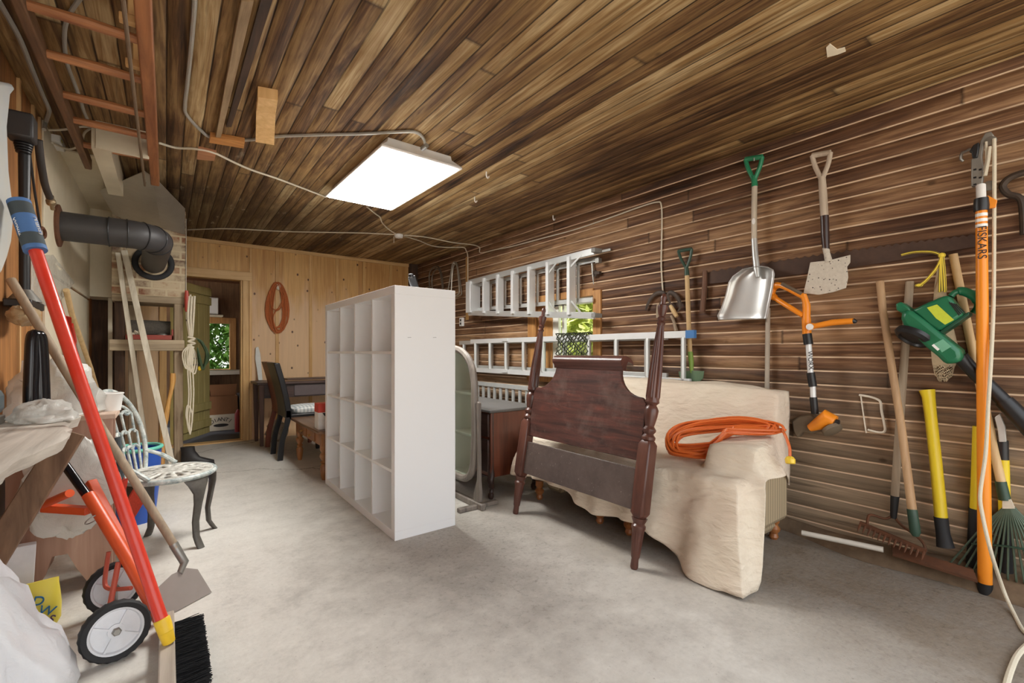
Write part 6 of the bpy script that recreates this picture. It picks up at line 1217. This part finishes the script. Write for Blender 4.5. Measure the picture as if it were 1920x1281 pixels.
b = MB(); b.grid(lambda u, v: lw(58 + 82 * u * (1 - abs(v - 0.55) * 0.9), 478 + 95 * v, 0.026 + 0.010 * mn.noise(V((u * 4, v * 5, 2)))), 14, 18); solo(b, 'hanging_film', plastic('hanging_film_plastic', srgb(226, 222, 210), 0.45, 0.15), 'clear plastic film hanging on the cream wall behind the red pole', 'plastic film', thick=0.001, ang=3.0)
o = root('tool_handle', 'pale yellow wooden handle leaning on the cream wall behind the red pole', 'handle', lw(190, 740, .10))
b = MB(); b.tube([lw(124, 544, .05), lw(135, 590, .055), lw(170, 690, .09), on_x(186, 745, WL + 0.12)], [0.017, 0.016, 0.016, 0.016], 12); part(b, 'shaft', M_handle_l, o)
o = root('flat_bar', 'flat grey steel bar with a red end leaning beside the pale yellow handle', 'bar', lw(165, 738, .12))
b = MB(); b.bar(lw(139, 640, .08), on_x(164, 738, WL + 0.10), 0.032, 0.012, AX); part(b, 'bar', M_steel, o)
b = MB(); b.bar(lw(133, 610, .075), lw(140, 643, .08), 0.04, 0.02, AX); part(b, 'red_end', plain('red_plastic_end', srgb(190, 44, 34), 0.4), o)
# ---------------------------------------------------------------- red pole, hand truck
M_red = plain('red_paint', srgb(214, 54, 36), 0.3, 0, 0.1, 16, 0.03, dirt=srgb(232, 150, 130), dirt_amt=0.15)
M_ored = plain('orange_red_paint', srgb(226, 92, 48), 0.38, 0, 0.12, 14, 0.04, dirt=srgb(170, 60, 34), dirt_amt=0.4)
rp_ = root('red_pole', 'long red pole with a blue padded grip and a yellow tip, leaning left', 'pole', at(312, 1200, 1.72))
A0, A1 = at(310, 1182, 1.60), at(40, 392, 1.73)
b = MB(); b.tube([A0, A1], [0.0195, 0.0205], 20); part(b, 'tube', M_red, rp_)
da = (A1 - A0).normalized()
M_foam = plain('blue_foam', srgb(78, 116, 170), 0.7, 0, 0.08, 30); M_foamk = plain('charcoal_foam', srgb(70, 78, 82), 0.8, 0, 0.1, 30)
S = lambda py: A0.lerp(A1, (1186 - py) / (1186 - 392))
for a, c, m_ in ((377, 384, M_foam), (384, 408, M_foamk), (408, 446, M_foam), (446, 469, M_foamk), (469, 477, M_foam)):
    b = MB(); b.tube([S(a), S(c)], 0.034, 18); part(b, 'grip_band', m_, rp_, label='blue foam band' if m_ is M_foam else 'charcoal foam band')
qd = (S(427) - EYE).normalized(); sdir = qd.cross(da).normalized()
for sg in (-0.024, 0.026): text('QUAKEEZ', 'lettering', M_white, rp_, S(427) - qd * 0.0252 + sdir * sg, -da, da.cross(qd) * -1, 0.017, 0.002)
b = MB(); b.tube([S(1190), S(1178), S(1166)], [0.022, 0.0245, 0.0245], 16); b.tube([at(317, 1205, 1.605), S(1184)], [0.019, 0.0235], 12); part(b, 'yellow_tip', plain('yellow_rubber', srgb(240, 196, 48), 0.45), rp_, bev=0.002)
b = MB(); b.prism([at(x, y, 1.775) for x, y in ((119, 592), (134, 596), (136, 640), (143, 648), (136, 650), (128, 622))], qd * 0.02); part(b, 'side_bracket', plain('dark_red_plastic', srgb(176, 40, 34), 0.4), rp_)
b = MB(); b.prism([at(x, y, 1.745) for x, y in ((226, 905), (240, 900), (238, 912), (232, 930), (224, 935))], qd * 0.02); part(b, 'side_bracket', M_red, rp_)
ht = root('hand_truck', 'orange red two wheeled hand truck frame folded down beside the white plastic bag', 'hand truck', at(217, 1225, 1.65))
def tub(pts, r, nm, m_, par, n=14, **k): b = MB(); b.tube(pts, r, n, **k); return part(b, nm, m_, par)
tub([at(303, 1166, 1.74), at(240, 1050, 1.81), at(166, 928, 1.89)], 0.0225, 'main_tube', M_ored, ht)
tub([at(168, 936, 1.885), at(106, 850, 1.92)], 0.0165, 'handle_tube', M_gloss, ht)
b = MB(); b.bar(at(296, 1150, 1.82), at(170, 902, 1.95), 0.04, 0.03, UP, 0.035, 0.025); part(b, 'rear_bar', M_ored, ht, bev=0.004)
b = MB(); b.bar(at(167, 958, 1.89), at(80, 952, 1.90), 0.035, 0.03); part(b, 'side_arm', M_ored, ht, bev=0.003)
tub([at(74, 950, 1.90), at(131, 925, 1.83)], 0.016, 'side_tube', M_ored, ht)
p = at(74, 953, 1.89); b = MB(); b.lathe([(0.014, -0.02), (0.014, 0.02)], p, UP, 8); part(b, 'bolt', M_steel, ht)
wc0, wc1 = at(217, 1183, 1.615), at(212, 1106, 1.91); wc0.z = 0.101; wc1.z = 0.101; wc1 = V((wc0.x - 0.03, wc1.y, 0.101)); wax = (wc0 - wc1).normalized(); wax = (wax + V((0.16, -0.1, 0.14))).normalized()
M_rim = plain('white_rim', srgb(222, 224, 228), 0.4)
for c_ in (wc0, wc1):
    b = MB(); ring = [(0.078, -0.018), (0.094, -0.020), (0.1005, -0.012), (0.1005, 0.012), (0.094, 0.020), (0.078, 0.018)]
    x_, u_ = frame(wax); n = 48; rings = []
    for k in range(n):
        a = 2 * PI * k / n; d = x_ * math.cos(a) + u_ * math.sin(a); rings.append([c_ + d * (r_ - (0.0025 if k % 2 and r_ > 0.098 else 0)) + wax * h for r_, h in ring])
    rings.append(rings[0]); b.loft(rings, cap=False); wh = part(b, 'wheel', M_rubber, ht, label='black tyred wheel with white rim')
    b = MB(); b.lathe([(0.072, -0.014), (0.08, -0.016), (0.08, 0.016), (0.072, 0.014), (0.068, 0.0045), (0.024, 0.0045), (0.024, 0.012), (0.012, 0.014), (0.012, -0.014), (0.024, -0.012), (0.024, -0.004), (0.068, -0.004)], c_, wax, 40); part(b, 'rim', M_rim, wh)
    for k in range(4):
        a = PI / 2 * k + 0.5; d = x_ * math.cos(a) + u_ * math.sin(a); b = MB(); b.bar(c_ + d * 0.02 + wax * 0.008, c_ + d * 0.07 + wax * 0.008, 0.006, 0.01, wax); part(b, 'spoke', M_rim, wh)
    b = MB(); b.lathe([(0.014, 0), (0.014, 0.01), (0.010, 0.014)], c_ + wax * 0.012, wax, 6); part(b, 'axle_nut', M_steel, wh)
tub([wc0 - wax * 0.014, wc1 + wax * 0.014], 0.008, 'axle', M_steel, ht, 10)
M_rrod = plain('dull_red_rod', srgb(196, 92, 72), 0.5, 0, 0.15, 20)
tub(cr([at(204, 1035, 1.87), at(198, 1075, 1.86), at(197, 1096, 1.85), at(204, 1104, 1.84), at(222, 1105, 1.82), at(246, 1103, 1.80)], 4), 0.008, 'stay_rod', M_rrod, ht, 8)
tub([at(222, 1055, 1.80), at(207, 1132, 1.72)], 0.0095, 'stay_rod', M_rrod, ht, 8)
b = MB(); b.ring(at(174, 974, 1.85), at(174, 974, 1.85) - at(240, 1050, 1.83), 0.026, 0.0025, 20, 6); part(b, 'spring_clip', M_steel, ht)
# ---------------------------------------------------------------- scraper and broom
sc = root('ice_scraper', 'flat steel ice scraper with a grey wooden handle standing on the floor', 'scraper', fl(350, 1130))
h1 = fl(348, 1100); tip0, tip1 = fl(311, 1158) + UP * 0.002, fl(396, 1112) + UP * 0.002
ed = (tip1 - tip0).normalized(); hb0 = at(347, 1062, 2.03); upv = ((at(340, 1062, 2.0) - (tip0 + tip1) / 2)); upv = (upv - ed * upv.dot(ed)).normalized()
b = MB(); b.tube([at(20, 524, 1.96), at(120, 690, 1.98), at(330, 1028, 2.02)], [0.017, 0.017, 0.016], 14); part(b, 'shaft', M_oldwood, sc)
mid = (tip0 + tip1) / 2 + upv * 0.135
b = MB(); b.tube([at(325, 1020, 2.02), at(346, 1055, 2.025), mid], [0.018, 0.017, 0.012], 12); part(b, 'socket', M_steel, sc)
b = MB(); b.prism([tip0, tip1, tip1 + upv * 0.12 - ed * 0.025, mid + ed * 0.03 + upv * 0.012, mid - ed * 0.03 + upv * 0.012, tip0 + upv * 0.12 + ed * 0.0], ed.cross(upv) * 0.004); part(b, 'blade', plain('dull_grey_blade', srgb(148, 138, 132), 0.6, 0.2, 0.1, 16), sc)
M_brw = wood('grey_broom_block', srgb(150, 138, 124), srgb(192, 180, 166), 'y', 0.7, 0.6)
bo = root('push_broom', 'push broom head with black bristles lying on its side on the floor', 'broom', (0.02, 2.05, 0))
b = MB(); b.box((-0.022, 1.72, 0.0), (0.024, 2.26, 0.062)); part(b, 'block', M_brw, bo, bev=0.005)
M_bris = plain('black_bristle', srgb(26, 26, 28), 0.7, 0, 0.4, 120)
b = MB(); r3 = random.Random(33)
for k in range(1500):
    y = r3.uniform(1.73, 2.18); z = r3.uniform(0.008, 0.054); L = r3.uniform(0.075, 0.095); e = V((0.024 + L, y + r3.uniform(-0.012, 0.012), max(0.002, z + r3.uniform(-0.014, 0.010)))); s_ = V((0.024, y, z)); m = s_.lerp(e, .5)
    w_ = V((0, 0.0022, 0)); w2 = V((0, 0, 0.0022)); b.face([s_ - w_, s_ + w_, e + w_ * .6, e - w_ * .6]); b.face([s_ - w2, s_ + w2, e + w2 * .6, e - w2 * .6])
o = part(b, 'bristles', M_bris, bo); o['kind'] = 'stuff'
# red snow brush behind the pole
rb_ = root('snow_brush', 'red plastic brush head with short bristles behind the red pole, beside the metal chair', 'brush', at(262, 950, 2.6))
b = MB(); d0, d1, d2, d3 = at(255, 905, 2.18), at(279, 930, 2.18), at(240, 990, 2.18), at(228, 955, 2.18)
b.prism([at(258, 908, 2.21), at(276, 932, 2.21), at(244, 985, 2.21), at(230, 955, 2.21)], qd * 0.02); part(b, 'bristle_pad', plain('red_bristle', srgb(208, 76, 56), 0.7, 0, 0.3, 90, 0.5), rb_)
b = MB(); b.bar(at(226, 895, 2.22), at(236, 985, 2.22), 0.03, 0.03); part(b, 'brush_back', plain('deep_red_plastic', srgb(150, 30, 30), 0.4), rb_, bev=0.004)
b = MB(); b.tube([at(228, 900, 2.22), at(224, 860, 2.2), at(221, 820, 2.2)], 0.013, 10); part(b, 'brush_handle', M_foamk, rb_); b = MB(); b.tube([at(236, 980, 2.22), at(238, 1003, 2.2)], 0.012, 10); part(b, 'brush_tip', M_foamk, rb_)
# ---------------------------------------------------------------- cast metal chair
g = G('verdigris_paint'); nz = g.noise(g.co(), 20, 6, 0.7); M_cast1 = g.fin(g.mix(g.ramp(nz, [(0.36, 0.0), (0.6, 1.0)]), srgb(122, 138, 140), srgb(206, 210, 204)), 0.55, 0.15)
g = G('weathered_seat_paint'); nz = g.noise(g.co(), 24, 6, 0.7); M_cast2 = g.fin(g.mix(g.ramp(nz, [(0.36, 0.0), (0.6, 1.0)]), srgb(158, 156, 148), srgb(222, 220, 212)), 0.6, 0.1)
M_cast3 = plain('dark_cast_leg', srgb(74, 70, 66), 0.5, 0.3, 0.25, 30, 0.2, dirt=srgb(150, 144, 134), dirt_amt=0.3)
cc = V((0.015, 3.26, 0)); cf = V((0.96, -0.28, 0)).normalized(); cs_ = V((-cf.y, cf.x, 0)); SZ = 0.405
ch = root('garden_chair', 'weathered cast metal garden chair with a pierced back standing on the concrete', 'chair', cc)
L_ = lambda f, s, z: cc + cf * f + cs_ * s + UP * z
b = MB(); R_ = 0.215
def seatg(u, v):
    r_ = 0.03 + (R_ - 0.03) * u; a = 2 * PI * v; return L_(r_ * math.cos(a), r_ * math.sin(a), SZ + 0.004 * math.cos(u * PI))
b.grid(seatg, 12, 64, lambda i, j: 3 <= i <= 8 and j % 4 in (1, 2) and not (i == 6 and j % 8 < 4)); bmesh.ops.remove_doubles(b.bm, verts=b.bm.verts, dist=1e-5)
b.lathe([(0.0305, -0.006), (0.0305, 0.006), (0.005, 0.007), (0.005, -0.006)], L_(0, 0, SZ), UP, 24); part(b, 'seat', M_cast2, ch, thick=0.012, ang=1.0)
b = MB(); b.ring(L_(0, 0, SZ - 0.01), UP, R_, 0.014, 48, 10); part(b, 'seat_rim', M_cast1, ch)
def back(s, h):  # curved back: s sideways, h height above seat
    return L_(-0.19 - 0.10 * (h / 0.46) + 0.16 * s * s / 0.04 * 0.25, s, SZ + h)
bw_ = lambda h: 0.195 * (1 - max(0, (h - 0.22) / 0.25) ** 2.2) ** 0.5 if h < 0.47 else 0.0
arch = [(-0.15, -0.01), (-0.185, 0.08), (-0.20, 0.17), (-0.20, 0.25), (-0.185, 0.33), (-0.15, 0.40), (-0.09, 0.45), (0, 0.468)]
arch = arch + [(-s, h) for s, h in reversed(arch[:-1])]
bk = MB(); bk.tube(cr([back(*q) for q in arch], 5), 0.0125, 10); bkp = part(bk, 'back_frame', M_cast1, ch)
for r_, (h0, h1, n, w_) in enumerate(((0.0, 0.125, 7, 0.15), (0.125, 0.215, 6, 0.165), (0.215, 0.325, 5, 0.16))):
    for k in range(n):
        t = (k / (n - 1) - 0.5) * 2; s0, s1 = t * (w_ - 0.012 if r_ else 0.125), t * w_
        b = MB(); b.tube(cr([back(s0, h0), back((s0 + s1) / 2, (h0 + h1) / 2), back(s1, h1)], 4), 0.0072, 8); part(b, 'back_bar', M_cast1, ch)
    for k in range(n - 1):
        ta, tb_ = ((k / (n - 1)) - 0.5) * 2 * w_, (((k + 1) / (n - 1)) - 0.5) * 2 * w_
        b = MB(); b.tube(cr([back(ta, h1), back(ta * .75 + tb_ * .25, h1 + 0.014), back((ta + tb_) / 2, h1 + 0.018), back(ta * .25 + tb_ * .75, h1 + 0.014), back(tb_, h1)], 3), 0.0078, 8); part(b, 'back_scallop', M_cast1, ch)
for t in (-1, -0.62, -0.3, 0, 0.3, 0.62, 1):
    b = MB(); b.tube([back(0, 0.385), back(0.035 * t, 0.385 + 0.035 * math.cos(t * 1.2)), back(0.06 * t, 0.39 + 0.055 * math.cos(t * 1.3))], [0.006, 0.008, 0.007], 8); part(b, 'shell_rib', M_cast1, ch)
for sg in (-1, 1):
    b = MB(); b.tube(cr([back(sg * 0.01, 0.372), back(sg * 0.05, 0.355), back(sg * 0.085, 0.375), back(sg * 0.12, 0.365), back(sg * 0.15, 0.335), back(sg * 0.125, 0.322), back(sg * 0.11, 0.34)], 4), 0.008, 8); part(b, 'back_scroll', M_cast1, ch)
    b = MB(); b.tube(cr([back(sg * 0.185, 0.10), L_(-0.10, sg * 0.21, SZ + 0.06), L_(-0.03, sg * 0.215, SZ + 0.005)], 5), [0.011] * 5 + [0.013] * 6, 8); part(b, 'side_bracket', M_cast1, ch)
for f_, s_ in ((0.16, 0.13), (0.16, -0.13), (-0.13, 0.13), (-0.13, -0.13)):
    o_ = V((f_, s_, 0)).normalized(); d = cf * o_.x + cs_ * o_.y; tn = V((-d.y, d.x, 0)); base = cc + cf * f_ + cs_ * s_
    rings = []
    for z, off_, w_, t_ in ((SZ - 0.015, -0.005, 0.075, 0.012), (SZ - 0.05, 0.014, 0.058, 0.013), (SZ - 0.10, 0.022, 0.034, 0.014), (SZ - 0.16, 0.014, 0.024, 0.014), (0.14, -0.006, 0.020, 0.013), (0.06, 0.0, 0.019, 0.013), (0.02, 0.022, 0.021, 0.013), (0.0, 0.036, 0.020, 0.012)):
        rings.append([base + d * (off_ + t_ * math.cos(a)) + tn * (w_ * math.sin(a)) + UP * z for a in [2 * PI * k / 12 for k in range(12)]])
    b = MB(); b.loft(rings); part(b, 'leg', M_cast3, ch)
# greenery outside the two windows
def leaves(name, lo, hi, n, sz, cols, label, seed):
    r = random.Random(seed); b = MB()
    for _ in range(n):
        c = V((r.uniform(lo[0], hi[0]), r.uniform(lo[1], hi[1]), r.uniform(lo[2], hi[2])))
        d = V((r.gauss(0, 1), r.gauss(0, 1), r.gauss(0, 0.7))).normalized(); s_, u_ = frame(d); L = sz * r.uniform(0.6, 1.4)
        b.face([c - d * L, c + s_ * L * 0.45, c + d * L, c - s_ * L * 0.45])
    g = G(name + '_leaf'); col = g.ramp(g.noise(g.co(), 6.0, 4, 0.7), [(0.3, cols[0]), (0.7, cols[1])])
    m = g.fin(col, 0.55, 0.0); tl = g.n('BsdfTranslucent'); g.set(tl.inputs[0], col); mx = g.n('MixShader'); mx.inputs[0].default_value = 0.4
    g.nt.links.new(g.b.outputs[0], mx.inputs[1]); g.nt.links.new(tl.outputs[0], mx.inputs[2]); g.nt.links.new(mx.outputs[0], g.out.inputs[0])
    o = solo(b, name, m, label, 'hedge', kind='stuff'); return o
leaves('leafy_hedge', (WR + 0.9, 2.0, -0.1), (WR + 2.1, 5.6, 2.6), 16000, 0.10, (srgb(206, 216, 126), srgb(242, 245, 196)), 'sunlit yellow green hedge outside the window in the tool wall', 5)  # leaf colours paled so the view looks blown out by daylight
leaves('leafy_hedge', (-1.2, BRY + 0.9, 0.0), (2.2, BRY + 2.0, 3.0), 16000, 0.085, (srgb(70, 120, 50), srgb(150, 196, 96)), 'dense green hedge outside the back room window', 6)

# things of one kind share a group
GROUPS = {'sickle': 'sickles on the tool wall', 'lath': 'whitewashed laths on the chimney', 'ceiling_hook': 'hooks in the ceiling boards', 'dining_chair': 'dining chairs before the old desk',
          'ladder_hanger': 'hangers of the ceiling ladder', 'ceiling_block': 'pale blocks under the ceiling', 'maul_shaft': 'yellow tool handles on the tool wall', 'plastic_sheeting': 'plastic sheeting on the benches',
          'bent_tube': 'bent tubes on the tool wall', 'loose_board': 'loose boards on the old desk', 'armoured_cable': 'armoured cables on the ceiling', 'thin_cable': 'thin cables on the ceiling', 'wall_cable': 'cream cables on the tool wall'}
for o in bpy.data.objects:
    if not o.parent and 'label' in o and o.name.split('.')[0] in GROUPS: o['group'] = GROUPS[o.name.split('.')[0]]
